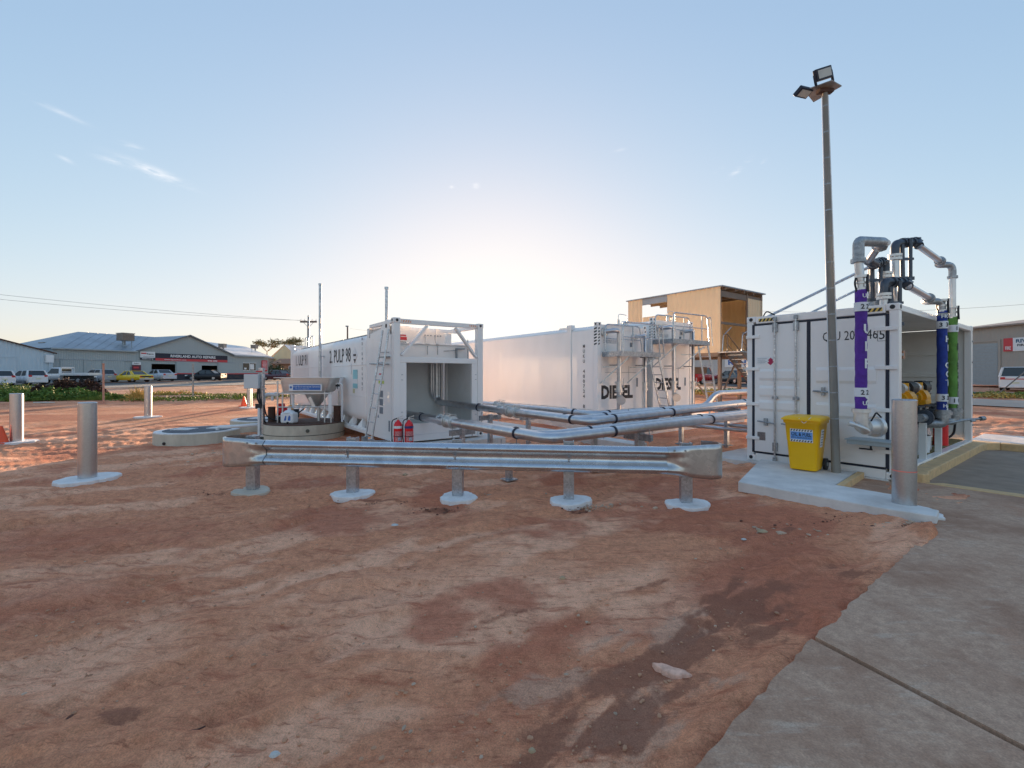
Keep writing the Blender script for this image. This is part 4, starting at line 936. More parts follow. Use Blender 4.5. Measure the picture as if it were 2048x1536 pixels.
def arm(lbl,riser,rz0,top,elbow_px,arm_pts,drop,zdrop,r,sleeve_m,z0,z1,bands,dark=True):
    T=thing('loading_arm',lbl,'loading arm',(riser[0],riser[1],0),0,'fuel loading arms on the pump container')
    off=Vector((riser[0],riser[1],0))
    L_=lambda p: Vector(p)-off
    part('riser',MB().cyl(L_((riser[0],riser[1],rz0)),L_((riser[0],riser[1],top-.22)),r*1.15),GALV_P if dark else STAIN,T)
    fl=MB().flange(L_((riser[0],riser[1],top-.22)),(0,0,1),r*1.9,.022).flange(L_((riser[0],riser[1],top-.28)),(0,0,1),r*1.9,.022); bolts(fl,L_((riser[0],riser[1],top-.25)),(0,0,1),r*1.6); part('flange',fl,STAIN,T)
    e=Vector(elbow_px)
    j=MB().tube([L_((riser[0],riser[1],top-.2)),L_((riser[0],riser[1],top)),L_(e)],r*1.25,14,.2)
    d=(e-Vector((riser[0],riser[1],top))).normalized()
    for t in (.35,.55,.8,1.0): j.flange(L_(Vector((riser[0],riser[1],top)).lerp(e,t)),d,r*1.6,.02)
    bolts(j,L_(Vector((riser[0],riser[1],top)).lerp(e,.45)),d,r*1.45)
    j.tube([L_(e),L_(e+Vector((0,-.02,-.01))),L_(arm_pts[0])],r*1.35,14,.05); bolts(j,L_(e),d,r*1.5)
    part('swivel_joint',j,DARKM,T)
    a0,a1=Vector(arm_pts[0]),Vector(arm_pts[1])
    part('arm_pipe',MB().cyl(L_(a0),L_(a1),r),GALV_P,T)
    dv=(a1-a0).normalized()
    part('arm_elbow',MB().flange(L_(a1),dv,r*1.55,.03).tube([L_(a1-dv*.02),L_(a1+dv*.10),L_((drop[0]-(drop[0]-a1.x)*.55,drop[1],a1.z)),L_((drop[0],drop[1],a1.z+.02)),L_((drop[0],drop[1],a1.z-.26))],r*1.12,14,.16).flange(L_((drop[0],drop[1],a1.z-.24)),(0,0,1),r*1.5,.025),GALV_D,T)
    part('drop_pipe',MB().cyl(L_((drop[0],drop[1],a1.z-.24)),L_((drop[0],drop[1],z1+.16)),r*.98),GALV_P,T)
    coupling(T,L_((drop[0],drop[1],0)),z1,.07)
    sleeve(T,L_((drop[0],drop[1],0)),z0,z1,.078,sleeve_m,bands)
    return T,off
# ULP (purple)
rp=W(1770,600,8.2); 
T1,o1=arm('loading arm hung with the purple sleeve in front of the container doors',(rp.x,rp.y),2.9,W(1772,522,8.2).z,tuple(W(1748,528,7.9)),(tuple(W(1737,522,7.75)),tuple(W(1758,492,7.45))),(W(1720,490,7.25).x,7.25),0,.055,PURP,1.12,3.14,((2.98,2.86),))
for o in [c for c in scene.objects if c.parent==T1 and c.name.startswith(('arm_elbow','drop_pipe','coupling','fabric_sleeve','number_band','coupling_arm'))]: bpy.data.objects.remove(o)
def purple():
    D=Vector((W(1717,490,7.25).x,7.25,0)); top=W(1717,490,7.25).z; L_=lambda p:Vector(p)-o1
    e=W(1760,490,7.45)
    part('arm_elbow',MB().tube([L_(e+Vector((.02,.0,-.05))),L_(e+Vector((0,-.08,.02))),L_((D.x+.02,7.25,top+.06)),L_((D.x+.0,7.25,top+.02)),L_((D.x,7.25,top-.25))],.078,14,.16).flange(L_((D.x,7.25,top-.25)),(0,0,1),.105,.03).flange(L_(e),(-.9,-.4,0),.105,.04),GALV_D,T1)
    part('joint_cap',MB().cyl(L_(e+Vector((.02,-.10,.0))),L_(e+Vector((.02,-.13,.0))),.05).cyl(L_(e+Vector((.02,-.13,0))),L_(e+Vector((.02,-.145,0))),.028),WHITE2,T1)
    part('drop_pipe',MB().cyl(L_((D.x,7.25,top-.25)),L_((D.x+.03,7.25,3.28)),.060),GALV_P,T1)
    c=L_((D.x+.04,7.25,0)); 
    coupling(T1,(c.x,c.y),3.15,.068)
    sleeve(T1,(c.x,c.y),1.25,3.14,.080,PURP,((2.80,2.94),(1.46,1.60)))
    az=.50
    sleeve_text(T1,(c.x,c.y),.086,'ULP 91',2.52,.27,.15,WH,az)
    sleeve_row(T1,(c.x,c.y),.092,'22',2.87,.075,BLACKP,(-.42,.35)); sleeve_row(T1,(c.x,c.y),.092,'22',1.53,.075,BLACKP,(-.42,.35))
    sleeve_row(T1,(c.x,c.y),.084,'UL P',3.04,.06,WH,(-.12,.42,.7,.95)); sleeve_row(T1,(c.x,c.y),.084,'UL P',1.36,.06,WH,(-.1,.42,.7,.95))
    # parked tip on its dry-break adaptor on the container
    part('dry_break_adaptor',MB().cyl((c.x,c.y,1.27),(c.x,c.y,1.10),.10).flange((c.x,c.y,1.24),(0,0,1),.125,.03).tube([(c.x,c.y,1.12),(c.x,c.y,.98),(c.x+.20,c.y+.03,.93)],.10,14,.1).cyl((c.x+.06,c.y,.98),(c.x+.28,c.y+.06,.98),.13).flange((c.x+.28,c.y+.06,.98),(1,.2,0),.165,.03),STAIN,T1)
    part('handle',MB().tube([(c.x-.20,c.y-.08,1.04),(c.x-.04,c.y-.14,.97),(c.x+.02,c.y-.13,.93)],.028,8,.06).cyl((c.x-.24,c.y-.06,1.05),(c.x-.18,c.y-.09,1.03),.042),STAIN,T1)
    part('lever',MB().tube([(c.x+.1,c.y-.06,1.06),(c.x+.16,c.y-.1,1.22),(c.x+.24,c.y-.1,1.14)],.012,8,.03),BLACK,T1)
purple()
dt=thing('drip_tray','grey metal drip tray on a bracket below the parked purple loading arm','tray',(*qd(2.12,-.16),.66),math.atan2(Wd.y,Wd.x))
part('tray_body',MB().box(-.28,.30,-.25,.13,0,.07),GREYP,dt,bev=.01); part('tray_lip',MB().box(-.30,.32,-.27,.14,.07,.085),GREYP,dt); part('drain_tap',MB().cyl((.0,-.05,0),(.0,-.05,-.08),.015).cyl((-.16,-.05,-.08),(.02,-.05,-.08),.014),BLACK,dt)
# Hi-octane (blue)
rb=W(1768,600,7.7)
T3,o3=arm('loading arm hung with the blue sleeve, left of the green one',(rb.x,rb.y),2.9,W(1768,563,7.7).z,tuple(W(1812,566,7.9)),(tuple(W(1816,572,7.75)),tuple(W(1858,596,8.3))),(W(1884,600,8.75).x,8.75),0,.055,BLUF,1.12,3.02,((2.68,2.82),(1.30,1.44)))
spring_unit(T3,W(1790,572,7.65)-o3)
c=Vector((W(1884,600,8.75).x,8.75,0))-o3
sleeve_text(T3,(c.x,c.y),.084,'HI OCT 98',2.48,.165,.12,WH,.50)
sleeve_row(T3,(c.x,c.y),.090,'33',2.75,.08,BLACKP,(-.9,.1)); sleeve_row(T3,(c.x,c.y),.090,'33',1.37,.08,BLACKP,(-.55,.3)); sleeve_row(T3,(c.x,c.y),.082,'HIO',2.91,.065,WH,(-.5,-.2,.3)); sleeve_row(T3,(c.x,c.y),.082,'HI O',1.22,.065,WH,(-.2,.15,.2,.7))
# Diesel (green)
rg=W(1790,600,8.3)
T4,o4=arm('loading arm hung with the green sleeve, right of the blue one',(rg.x,rg.y),2.9,W(1790,487,8.3).z,tuple(W(1832,484,8.5)),(tuple(W(1838,492,8.4)),tuple(W(1880,522,8.9))),(W(1905,530,9.25).x,9.25),0,.055,GREF,1.12,2.96,((2.66,2.80),(1.22,1.36)))
spring_unit(T4,W(1812,487,8.3)-o4)
c=Vector((W(1905,530,9.25).x,9.25,0))-o4
sleeve_text(T4,(c.x,c.y),.084,'DIESEL',2.36,.19,.14,BLACKP,.95)
sleeve_row(T4,(c.x,c.y),.090,'1',2.73,.08,BLACKP,(.0,)); sleeve_row(T4,(c.x,c.y),.090,'11',1.29,.08,BLACKP,(-.45,.45)); sleeve_row(T4,(c.x,c.y),.082,'DI',1.17,.06,BLACKP,(.35,.8))
for T,o,DY,X in ((T3,o3,8.75,W(1886,600,8.75).x),(T4,o4,9.25,W(1908,600,9.25).x)):
    c=Vector((X,DY,0))-o
    part('dry_break_adaptor',MB().cyl((c.x,c.y,1.14),(c.x,c.y,.98),.115).flange((c.x,c.y,1.08),(0,0,1),.135,.03).tube([(c.x,c.y,1.0),(c.x,c.y,.88),(c.x-.25,c.y+.1,.86),(c.x-.8,c.y+.15,.88)],.085,14,.14),GALV_D,T)
    part('handle',MB().cyl((c.x+.05,c.y-.02,.88),(c.x+(.55 if T is T4 else .3),c.y-.03,.93),.022).cyl((c.x+.50,c.y-.03,.925),(c.x+.58,c.y-.03,.935),.045 if T is T4 else .02),GALV_D,T)
# diagonal stays from the roof of the container to the riser frame
sy=thing('riser_stay','two thin galvanised stays rising from the container roof to the loading arms','brace',tuple(W(1770,620,8.4)))
o=sy.location
part('stay_rod',MB().cyl(W(1522,640,9.9)-o,W(1755,526,8.4)-o,.028,n=8).cyl(W(1600,636,9.9)-o,W(1755,560,8.6)-o,.024,n=8),GALV,sy)
part('stay_post',MB().cyl(W(1738,600,8.5)-o,W(1738,530,8.5)-o,.015,n=8).cyl(W(1750,640,8.7)-o,W(1750,560,8.7)-o,.045),GALV_D,sy)
sp2=MB()
part('valve_stack',MB().cyl(W(1752,618,8.0)-o,W(1752,604,8.0)-o,.13).cyl(W(1752,640,8.0)-o,W(1752,618,8.0)-o,.10),GALV_D,sy)
spring_unit(T1,W(1752,528,8.05)-o1)

# ------------------------------------------------------------------ light pole
def light_pole():
    b=W(1672,930,7.78); zt=W(1650,180,7.78).z; X=W(1650,180,7.78).x
    T=thing('light_pole','tall grey timber light pole strapped with pipe, two floodlights on a plate at its top','light pole',(b.x,b.y,FS))
    dx=X-b.x; Hh=zt-FS; P=lambda z,ox=0,oy=0:(dx*z/Hh+ox,oy,z)
    part('pole',MB().tube([P(0),P(Hh*.33),P(Hh*.66),P(Hh)],[.068,.056,.046,.036],16),mat('weathered_pole',(.27,.25,.22),.85,var=.22,scale=7,stretch=(1,1,.12),dirt=(.12,.11,.09),dirt_amt=.6,bump=.004,bscale=30),T)
    part('conduit',MB().tube([P(1.0,.058,-.04),P(Hh*.33,.050,-.035),P(Hh-.1,.030,-.025)],.010,8),PVC,T)
    part('side_conduit',MB().tube([P(1.0,-.068,.02),P(Hh*.5,-.055,.02),P(Hh-.1,-.038,.02)],.009,8),PVC,T)
    for i in range(13):
        z=.9+i*.44
        if z<Hh-.2: r=.072-.034*z/Hh; part('strap',MB().cyl(P(z),P(z+.02),r,n=18),GALV_D,T)
    part('pole_cap',MB().bar(P(Hh-.02,-.12,0),P(Hh-.02,.12,0),.10,.06),RUSTB,T)
    pl=part('mounting_plate',MB().slab([(dx-.32,.05,Hh+.02),(dx-.02,-.20,Hh+.03),(dx+.27,-.02,Hh+.05),(dx+.08,.42,Hh+.04)],(0,0,.015)),mat('weathered_plate',(.36,.32,.29),.7,.3,var=.3,scale=6),T)
    def flood(c,rz,tilt,sz,nm):
        h=part('floodlight',MB().box(-sz,sz,-.035,.035,-sz*.56,sz*.56),NAVY,T,bev=.012)
        h.location=c; h.rotation_euler=(tilt[0],tilt[1],rz)
        part('lens',MB().box(-sz*.8,sz*.8,-.041,-.036,-sz*.38,sz*.38),mat('frosted_lens',(.52,.51,.46),.35),h)
        if not nm: part('floodlight_bracket',MB().box(-sz-.02,-sz-.005,-.02,.02,-sz*.6-.06,.02).box(sz+.005,sz+.02,-.02,.02,-sz*.6-.06,.02),NAVY,h)
        part('fin',MB().box(-sz*.7,sz*.7,.036,.06,-sz*.3,-sz*.26).box(-sz*.7,sz*.7,.036,.06,sz*.26,sz*.3),NAVY,h)
    flood((dx-.07,-.05,Hh+.24),R(12),(R(8),R(-22),0),.17,'')
    flood((dx-.33,.06,Hh+.0),R(25),(R(62),R(-6),0),.15,'low')
light_pole()

# ------------------------------------------------------------------ bollards, cones, guardrail
BOLL_SPOTS=[((175,960),.20,1.33,'big steel bollard nearest on the left, beside open dirt'),((33,884),.235,1.28,'steel bollard at the left edge beside the orange cone'),
 ((296,834),.19,1.22,'steel bollard before the yellow dry grass, left of the round plinths'),((497,815),.175,1.17,'steel bollard behind the grey switch box post'),]
def bollard(px,py,lab,Hh,rr,loc=None,jit=.10,rf=.42):
    g=G(px,py) if loc is None else Vector(loc)
    T=thing('bollard',lab,'bollard',g,0,'galvanised steel bollards')
    part('post',MB().cyl((0,0,-.05),(0,0,Hh-.012),rr,n=32,caps=False).cyl((0,0,Hh-.03),(0,0,Hh-.012),rr-.002,n=32),GALV_B,T)
    part('cap',MB().cyl((0,0,Hh-.012),(0,0,Hh),rr+.006,rr-.01,n=32),GALV,T)
    n=30; pts=[]
    for i in range(n):
        a=2*math.pi*i/n; q=rf*(1+random.uniform(-jit,jit)*.6+.12*math.sin(2*a+px)); pts.append((q*math.cos(a),q*math.sin(a)))
    part('footing',MB().prism(pts,-.06,.028),CONC_W,T,bev=.012)
    return T
GALV_B=galv('streaked_galvanised_bollard',(.56,.58,.60),.30,60,.95,.14)
b1=bollard(175,958,BOLL_SPOTS[0][3],1.33,.128)
bollard(33,884,BOLL_SPOTS[1][3],1.30,.132,rf=.42)
bollard(296,834,BOLL_SPOTS[2][3],1.24,.122,rf=.4)
bollard(499,815,BOLL_SPOTS[3][3],1.17,.115,rf=.42)
b5=bollard(1795,1020,'stout steel bollard in front of the pump container, right of the yellow bin',1.42,.127,loc=(5.03,5.90,.07),rf=.36,jit=.2)
part('paint_mark',MB().cyl((0,0,.50),(0,0,.515),.1285,n=24,caps=False),mat('pink_marker',(.9,.25,.2),.6),b5)
def cone(px,py,lab,h=.5,loc=None):
    g=G(px,py) if loc is None else Vector(loc)
    T=thing('traffic_cone',lab,'traffic cone',g,R(15),'orange traffic cones')
    part('cone_body',MB().cyl((0,0,.03),(0,0,h),.15,.03,n=20),ORANGE,T); part('base',MB().box(-.2,.2,-.2,.2,0,.03),ORANGE,T,bev=.01)
    part('band',MB().cyl((0,0,h*.55),(0,0,h*.72),.083,.062,n=20),WH,T)
cone(2,887,'orange traffic cone at the left edge beside the wide bollard',.46)
cone(488,812,'orange traffic cone behind the far bollard at the switch box',.5)

def guardrail():
    P0=Vector((-4.03,7.08)); P1=Vector((2.42,6.36)); d=(P1-P0).normalized(); L=(P1-P0).length
    T=thing('guardrail','galvanised corrugated guardrail with curled ends on five posts across the dirt','guardrail',(P0.x,P0.y,0),math.atan2(d.y,d.x))
    z0,z1=.452,.825; h=z1-z0
    prof=[(0.0,1.0),(-.035,.985),(-.085,.86),(-.088,.80),(-.05,.70),(-.012,.62),(0,.57),(0,.43),(-.012,.38),(-.05,.30),(-.088,.20),(-.085,.14),(-.035,.015),(0,0)]
    yb=-.13
    def section(x0,x1,yo,name='rail_beam'):
        rings=[]; N=24
        for i in range(N+1):
            x=x0+(x1-x0)*i/N; sag=.0008*math.sin(i*1.3)
            f=[(x,yb+yo+p*1.0,z0+h*q+sag) for p,q in prof]; b=[(x,yb+yo+p+.005,z0+h*q+sag-.0005) for p,q in reversed(prof)]
            rings.append(f+b)
        part(name,MB().loft(rings),GALV_R,T)
    mid=L*.5
    section(.22,mid+.16,0); section(mid-.16,L-.18,-.0075)
    # end pieces: the W opens out flat and curls back
    for s in (0,1):
        sg=-1 if s==0 else 1; xs=.36 if s==0 else L-.30; rings=[]
        path=[]
        for i in range(8): path.append((xs+sg*.075*i,yb-.014,0,i/7))
        x0=path[-1][0]; rr=.14
        for i in range(1,15):
            a=R(12.5*i); path.append((x0+sg*rr*math.sin(a),yb-.014+rr*(1-math.cos(a)),a,1))
        for (x,y,a,k) in path:
            nx,ny=sg*math.sin(a),-math.cos(a)
            flare=.034*k*(1 if s==0 else 1.35)
            f=[];b=[]
            for p,q in prof:
                v=abs(q-.5)*2
                open_=max(0,min(1,(k-.22*v-.05)*5)) ; pp=-p*(1-open_)*1.02+.086*open_*(1 if k>=0 else 0)
                pp=(-p)*(1-open_)+.088*open_*(1 if v<.98 else .6)
                zz=z0-flare+(h+2*flare)*q
                f.append((x+nx*pp,y+ny*pp,zz)); b.append((x+nx*(pp-.005),y+ny*(pp-.005),zz))
            rings.append(f+list(reversed(b)))
        if s==0: rings=[list(reversed(r)) for r in rings]
        part('end_terminal',MB().loft(rings),GALV_T,T)
    for i in range(5):
        x=L*i/4; w=.075
        rel=.0
        zb=0
        po=MB().box(x-w,x+w,.0,.012,-.1,.86).box(x-w,x-w+.012,.012,.13,-.1,.86).box(x+w-.012,x+w,.012,.13,-.1,.86)
        part('post',po,GALV,T,bev=.003)
        part('block',MB().box(x-.05,x+.05,-.035,-.001,.50,.78),GALV_D,T)
        part('bolt',MB().cyl((x,-.145,.64),(x,-.165,.64),.02,n=8),GALV,T)
        n=40; ph=random.uniform(0,6); pts=[]
        for j in range(n):
            a=2*math.pi*j/n; q=.29*(1+random.uniform(-.045,.045)+.10*math.sin(2*a+ph)+.06*math.sin(3*a-ph)); pts.append((x+.02+q*math.cos(a),.02+q*.95*math.sin(a)))
        part('footing',MB().prism(pts,-.06,.03),CONC_W if i else CONC_S,T,bev=.012)
    sb=MB()
    for xx in (mid-.09,mid+.09):
        for z in (z0+.04,z0+.31): sb.cyl((xx,yb-.09,z),(xx,yb-.105,z),.015,n=8)
    for xx in (.12,.26,L-.22,L-.08): sb.cyl((xx,yb-.09,z0+.335),(xx,yb-.11,z0+.335),.014,n=8)
    part('splice_bolt',sb,GALV_D,T)
GALV_R=galv('bright_galvanised_rail',(.56,.58,.61),.27,7,.95,.25)
GALV_T=galv('brushed_galvanised_end',(.58,.57,.56),.30,14,.92,.35)
CONC_S=mat('dusty_concrete_footing',(.60,.52,.42),.85,var=.12,scale=7,dirt=(.42,.28,.2),dirt_amt=.5,bump=.01,bscale=22)
guardrail()

# ------------------------------------------------------------------ pipelines
def pipeline(lbl,pts,r,bands,bend=.26,elb=True):
    T=thing('pipeline',lbl,'pipeline',pts[0],0,'galvanised pipelines between tanks and pump container'); o=Vector(pts[0]); Q=[Vector(p)-o for p in pts]
    part('pipe',MB().tube(Q,r,20,bend,k=8),GALV_P,T)
    for (i,t) in bands:
        a,b=Q[i],Q[i+1]; d=(b-a).normalized(); c=a.lerp(b,t); part('pipe_clamp_band',MB().cyl(c-d*.022,c+d*.022,r+.012,n=20),NAVY,T)
    return T,Q
def v3(p2,z): return Vector((p2[0],p2[1],z))
E1=Vector((.594,7.19)); E2=Vector((1.38,8.3)); E3=Vector((1.82,9.8))
Nin=-Vector((Ud.y,-Ud.x))  # = Vd
def pair_pts(E,t0,z0,zE,t1,z1): 
    a=E+Vd*t0; b=E+Ud*t1
    return [v3(a,z0),v3(E,zE),v3(b,z1)]
# front pair
p=pair_pts(E1,6.2,.79,.80,9.0,.90); wall=v3(E1+Ud*9.0+Wd*1.2,.90)
T,Q=pipeline('front pipe of the lower pair, its elbow right behind the guardrail',p+[wall],.086,[(0,.25),(0,.86),(1,.16),(1,.50),(1,.55+.2)])
valve(T,Q[0].lerp(Q[1],.47),Q[1]-Q[0],.075,(0,0,1))
off=Ud*.24+Vd*.10
e=E1+Vd*.26+Ud*.05
p=pair_pts(e,5.9,.80,.81,8.9,.91)
T,Q=pipeline('rear pipe of the lower pair behind the guardrail',p+[v3(e+Ud*8.9+Wd*1.3,.91)],.080,[(0,.22),(0,.88),(1,.12),(1,.50)])
valve(T,Q[0].lerp(Q[1],.42),Q[1]-Q[0],.07,(0,0,1))
# upper pair, rising inside the open end of tank A
zz=FA.y
for k,(E,dz,lab) in enumerate(((E2,0,'front pipe of the upper pair, coming down inside the open tank end'),(E2+Vd*.28+Ud*.06,.01,'rear pipe of the upper pair, coming down inside the open tank end'))):
    t0=6.05-.28*k
    a=E+Vd*t0; p=[v3(a,2.15),v3(a,1.02+dz),v3(E,.96+dz),v3(E+Ud*9.5,1.16),v3(E+Ud*9.5+Wd*1.6,1.16)]
    T,Q=pipeline(lab,p,.078,[(1,.38),(1,.93),(2,.07),(2,.26),(2,.62)],bend=.22)
    valve(T,Q[1].lerp(Q[2],.62 if k==0 else .57),Q[2]-Q[1],.07,(0,0,1))
    a2=a-Ud*.17; 
    part('riser_pipe',MB().tube([v3(a2,2.15)-Vector(p[0]),v3(a2,1.25)-Vector(p[0]),v3(a2+Ud*.17,1.06)-Vector(p[0])],.045,12,.15),GALV_P,T)
    part('flange',MB().flange((0,0,-.02),(0,0,1),.13,.02),STAIN,T)
# third pipe from beside tank A, swan-necked at its far end
E=E3; p=[v3(E+Vd*7.0,.95),v3(E,.95),v3(E+Ud*4.1,.97),v3(E+Ud*4.55,1.30),v3(E+Ud*9.5,1.34),v3(E+Ud*9.5+Wd*1.6,1.34)]
T,Q=pipeline('farthest long pipe, swan-necked upwards before the pump container',p,.080,[(0,.9),(1,.08),(1,.62)],bend=.3)
valve(T,Q[0].lerp(Q[1],.47),Q[1]-Q[0],.07,(0,0,1))
T,Q=pipeline('thin low pipe crossing under the long pipes toward the pump container, nearer one',[v3((3.5,13.2),.5),v3((5.35,10.6),.52),v3((6.0,9.9),.52)],.045,[],bend=.1)
T,Q=pipeline('thin low pipe crossing under the long pipes toward the pump container, farther one',[v3((4.0,13.3),.56),v3((5.7,10.9),.56),v3((6.3,10.2),.56)],.045,[],bend=.1)
def stand(lbl,P,z,wd,half=.32,two=False):
    T=thing('pipe_stand',lbl,'pipe stand',(P.x,P.y,zg(P.x,P.y)-.05),math.atan2(wd.y,wd.x),'galvanised pipe stands')
    part('post',MB().box(-.045,.045,-.05,.05,0,z+.04),GALV,T,bev=.004)
    part('cross_arm',MB().box(-half,half,-.03,.03,z-.09,z+.02).box(-half,half,.03,.036,z-.1,z+.02),GALV_D,T,bev=.003)
    part('base_plate',MB().box(-.11,.11,-.11,.11,.05,.07),GALV_D,T)
    u=MB()
    for x in (-half+.06,half-.06): u.cyl((x,0,z-.14),(x,0,z+.12),.009,n=6)
    part('u_bolt',u,GALV,T)
stand('pipe stand at the near end of the guardrail gap, behind the middle guardrail posts',E1+Vd*.9+Vector((-.12,-.02)),.64,-Vd.orthogonal() if False else Ud,.22)
stand('pipe stand left of the fire extinguishers’ view, under the valves by the open tank end',E1+Vd*3.0+Ud*.14,.68,Ud,.3)
stand('pipe stand under the elbow of the upper pair',E2+Ud*.35+Vd*.2,.82,Vd,.30)
stand('pipe stand under the lower pair before the pump container',E1+Ud*2.3+Vd*.15,.73,Vd,.32)
stand('tall pipe stand behind the right guardrail end, carrying both pairs',E1+Ud*3.35+Vd*.9,.98,Vd,.42)
stand('pipe stand under the upper pair near the left diesel tank',E2+Ud*1.7+Vd*.2,.84,Vd,.36)
stand('pipe stand beside the tank A opening under the upper pair',E2+Vd*3.4+Ud*.1,.86,Ud,.30)
stand('pipe stand under the farthest pipe beside the left diesel tank',E3+Vd*2.4,.80,Ud,.25)
stand('pipe stand under the swan neck',E3+Ud*3.0,.84,Vd,.28)
stand('pipe stand by the corner of the pump container',E2+Ud*4.9+Vd*.15,.96,Vd,.34)

# ------------------------------------------------------------------ fire extinguishers
def extinguisher(px,lbl,band,Y=None):
    b=W(px,888,10.2)
    T=thing('fire_extinguisher',lbl,'fire extinguisher',(b.x,b.y,.22),R(20),'red fire extinguishers beside the open tank end')
    r=.095
    rings=[[(q*math.cos(2*math.pi*j/20),q*math.sin(2*math.pi*j/20),z) for j in range(20)] for q,z in ((r*.9,0),(r,.015),(r,.44),(r*.93,.49),(r*.7,.53),(r*.33,.56),(r*.3,.585))]
    part('cylinder',MB().loft(rings),RED,T)
    part('label_band',MB().cyl((0,0,.40),(0,0,.455),r+.002,n=20,caps=False),band,T)
    part('label_sheet',MB().loft([[((r+.002)*math.sin(a),-(r+.002)*math.cos(a),z) for a in np.linspace(-.9,.9,7)] for z in (.12,.34)],closed=False,caps=False),mat('extinguisher_label',(.62,.22,.22),.5,var=.6,scale=45),T)
    part('label_picture',MB().loft([[((r+.004)*math.sin(a),-(r+.004)*math.cos(a),z) for a in np.linspace(-.1,.7,5)] for z in (.13,.21)],closed=False,caps=False),mat('picture_print',(.45,.50,.58),.5,var=.7,scale=50),T)
    part('valve_head',MB().cyl((0,0,.585),(0,0,.63),.022).bar((-.02,0,.63),(.11,0,.675),.02,.014).bar((-.02,0,.615),(.10,0,.61),.02,.012),STAIN,T)
    part('hose',MB().tube([(-.02,0,.62),(-.13,0,.58),(-.135,-.01,.2),(-.115,-.02,.06)],.012,8,.08),BLACK,T)
    part('strap',MB().cyl((0,0,.22),(0,0,.235),r+.005,n=20,caps=False),BLACK,T)
    return T
extinguisher(796,'left fire extinguisher of two, with a white band',WH)
extinguisher(818,'right fire extinguisher of two, with a dark blue band',mat('blue_band',(.04,.05,.2),.5))

# ------------------------------------------------------------------ yellow wheelie bin
def bin_():
    b=W(1606,936,7.80)
    ang=math.atan2(Wd.y,Wd.x)+R(5)
    T=thing('wheelie_bin','yellow wheelie bin with OIL & FUEL spill label standing before the container doors','bin',(b.x+.17,b.y+.20,FS),ang)
    H=.93
    def ring(z,w0,w1,d0,d1,rr=.05):
        P=[]
        for cx,cy,a0 in ((w1-rr,d1-rr,0),(w0+rr,d1-rr,90),(w0+rr,d0+rr,180),(w1-rr,d0+rr,270)):
            for k in range(5): a=R(a0+22.5*k); P.append((cx+rr*math.cos(a),cy+rr*math.sin(a),z))
        return P
    rings=[ring(.02,-.20,.20,-.17,.20),ring(.05,-.205,.205,-.175,.21),ring(.50,-.235,.235,-.21,.27),ring(.52,-.24,.24,-.215,.272),ring(H-.12,-.262,.262,-.235,.30),ring(H-.115,-.28,.28,-.255,.31),ring(H-.06,-.285,.285,-.26,.315)]
    part('bin_body',MB().loft(rings),YEL,T)
    part('lid',MB().loft([ring(H-.058,-.30,.30,-.30,.32,.04),ring(H-.035,-.305,.305,-.305,.32,.05),ring(H,-.27,.27,-.20,.30,.06),ring(H+.012,-.2,.2,-.1,.25,.06)]),YEL,T)
    part('lid_handle',MB().box(-.16,.16,-.325,-.295,H-.06,H-.04),YEL,T,bev=.005)
    for x in (-.25,.21):
        w=part('wheel',MB().cyl((x,.25,.10),(x+.05,.25,.10),.10,n=24),BLACK,T,bev=.008); part('hub',MB().cyl((x+.051 if x>0 else x-.001,.25,.10),(x+.056 if x>0 else x-.006,.25,.10),.035,n=14),GREYP,w)
    part('axle',MB().cyl((-.22,.25,.10),(.22,.25,.10),.012),GALV_D,T)
    part('hinge_bar',MB().cyl((-.24,.33,H-.08),(.24,.33,H-.08),.015),YEL,T)
    # front label (slightly sloping face)
    def F_(x,z,o=0): # point on the front face
        t=(z-.05)/(H-.17); y=-.178-(.235-.175)*t-.004-o; return (x,y,z)
    lb=lambda x0,x1,z0,z1,o: MB().slab([F_(x0,z0,o),F_(x1,z0,o),F_(x1,z1,o),F_(x0,z1,o)],(0,.002,0))
    part('label',lb(-.17,.17,.50,.72,.002),WH,T); part('label',lb(-.165,.165,.545,.675,.004),mat('pale_blue_print',(.16,.36,.75),.5),T)
    s=MB()
    for zz in (.685,.505):
        for i in range(8): s.slab([F_(-.165+i*.042,zz,.005),F_(-.145+i*.042,zz,.005),F_(-.130+i*.042,zz+.03,.005),F_(-.150+i*.042,zz+.03,.005)],(0,.001,0))
    part('label_stripe',s,BLACKP,T)
    text('OIL & FUEL',.07,BLACKP,T,F_(0,.635,.006),(1,0,0),w=.30,bold=.02); text('SPILL RESPONSE KIT',.026,BLACKP,T,F_(0,.575,.006),(1,0,0),w=.30)
    part('side_label',MB().slab([(.235,-.10,.42),(.235,.05,.42),(.262,.05,.72),(.262,-.10,.72)],(.004,0,0)),WH,T)
    s=MB()
    for i in range(6): s.slab([(.2385+.0045*i,-.085,.45+.045*i),(.2385+.0045*i,.03,.45+.045*i),(.240+.0045*i,.03,.465+.045*i),(.240+.0045*i,-.085,.465+.045*i)],(.0045,0,0))
    part('side_label_print',s,mat('grey_print',(.25,.27,.3),.5),T)
    part('cable_tie',MB().tube([(-.02,-.28,H-.02),(.06,-.31,H-.11),(.16,-.28,H+.01)],.005,6,.04),WH,T)
bin_()
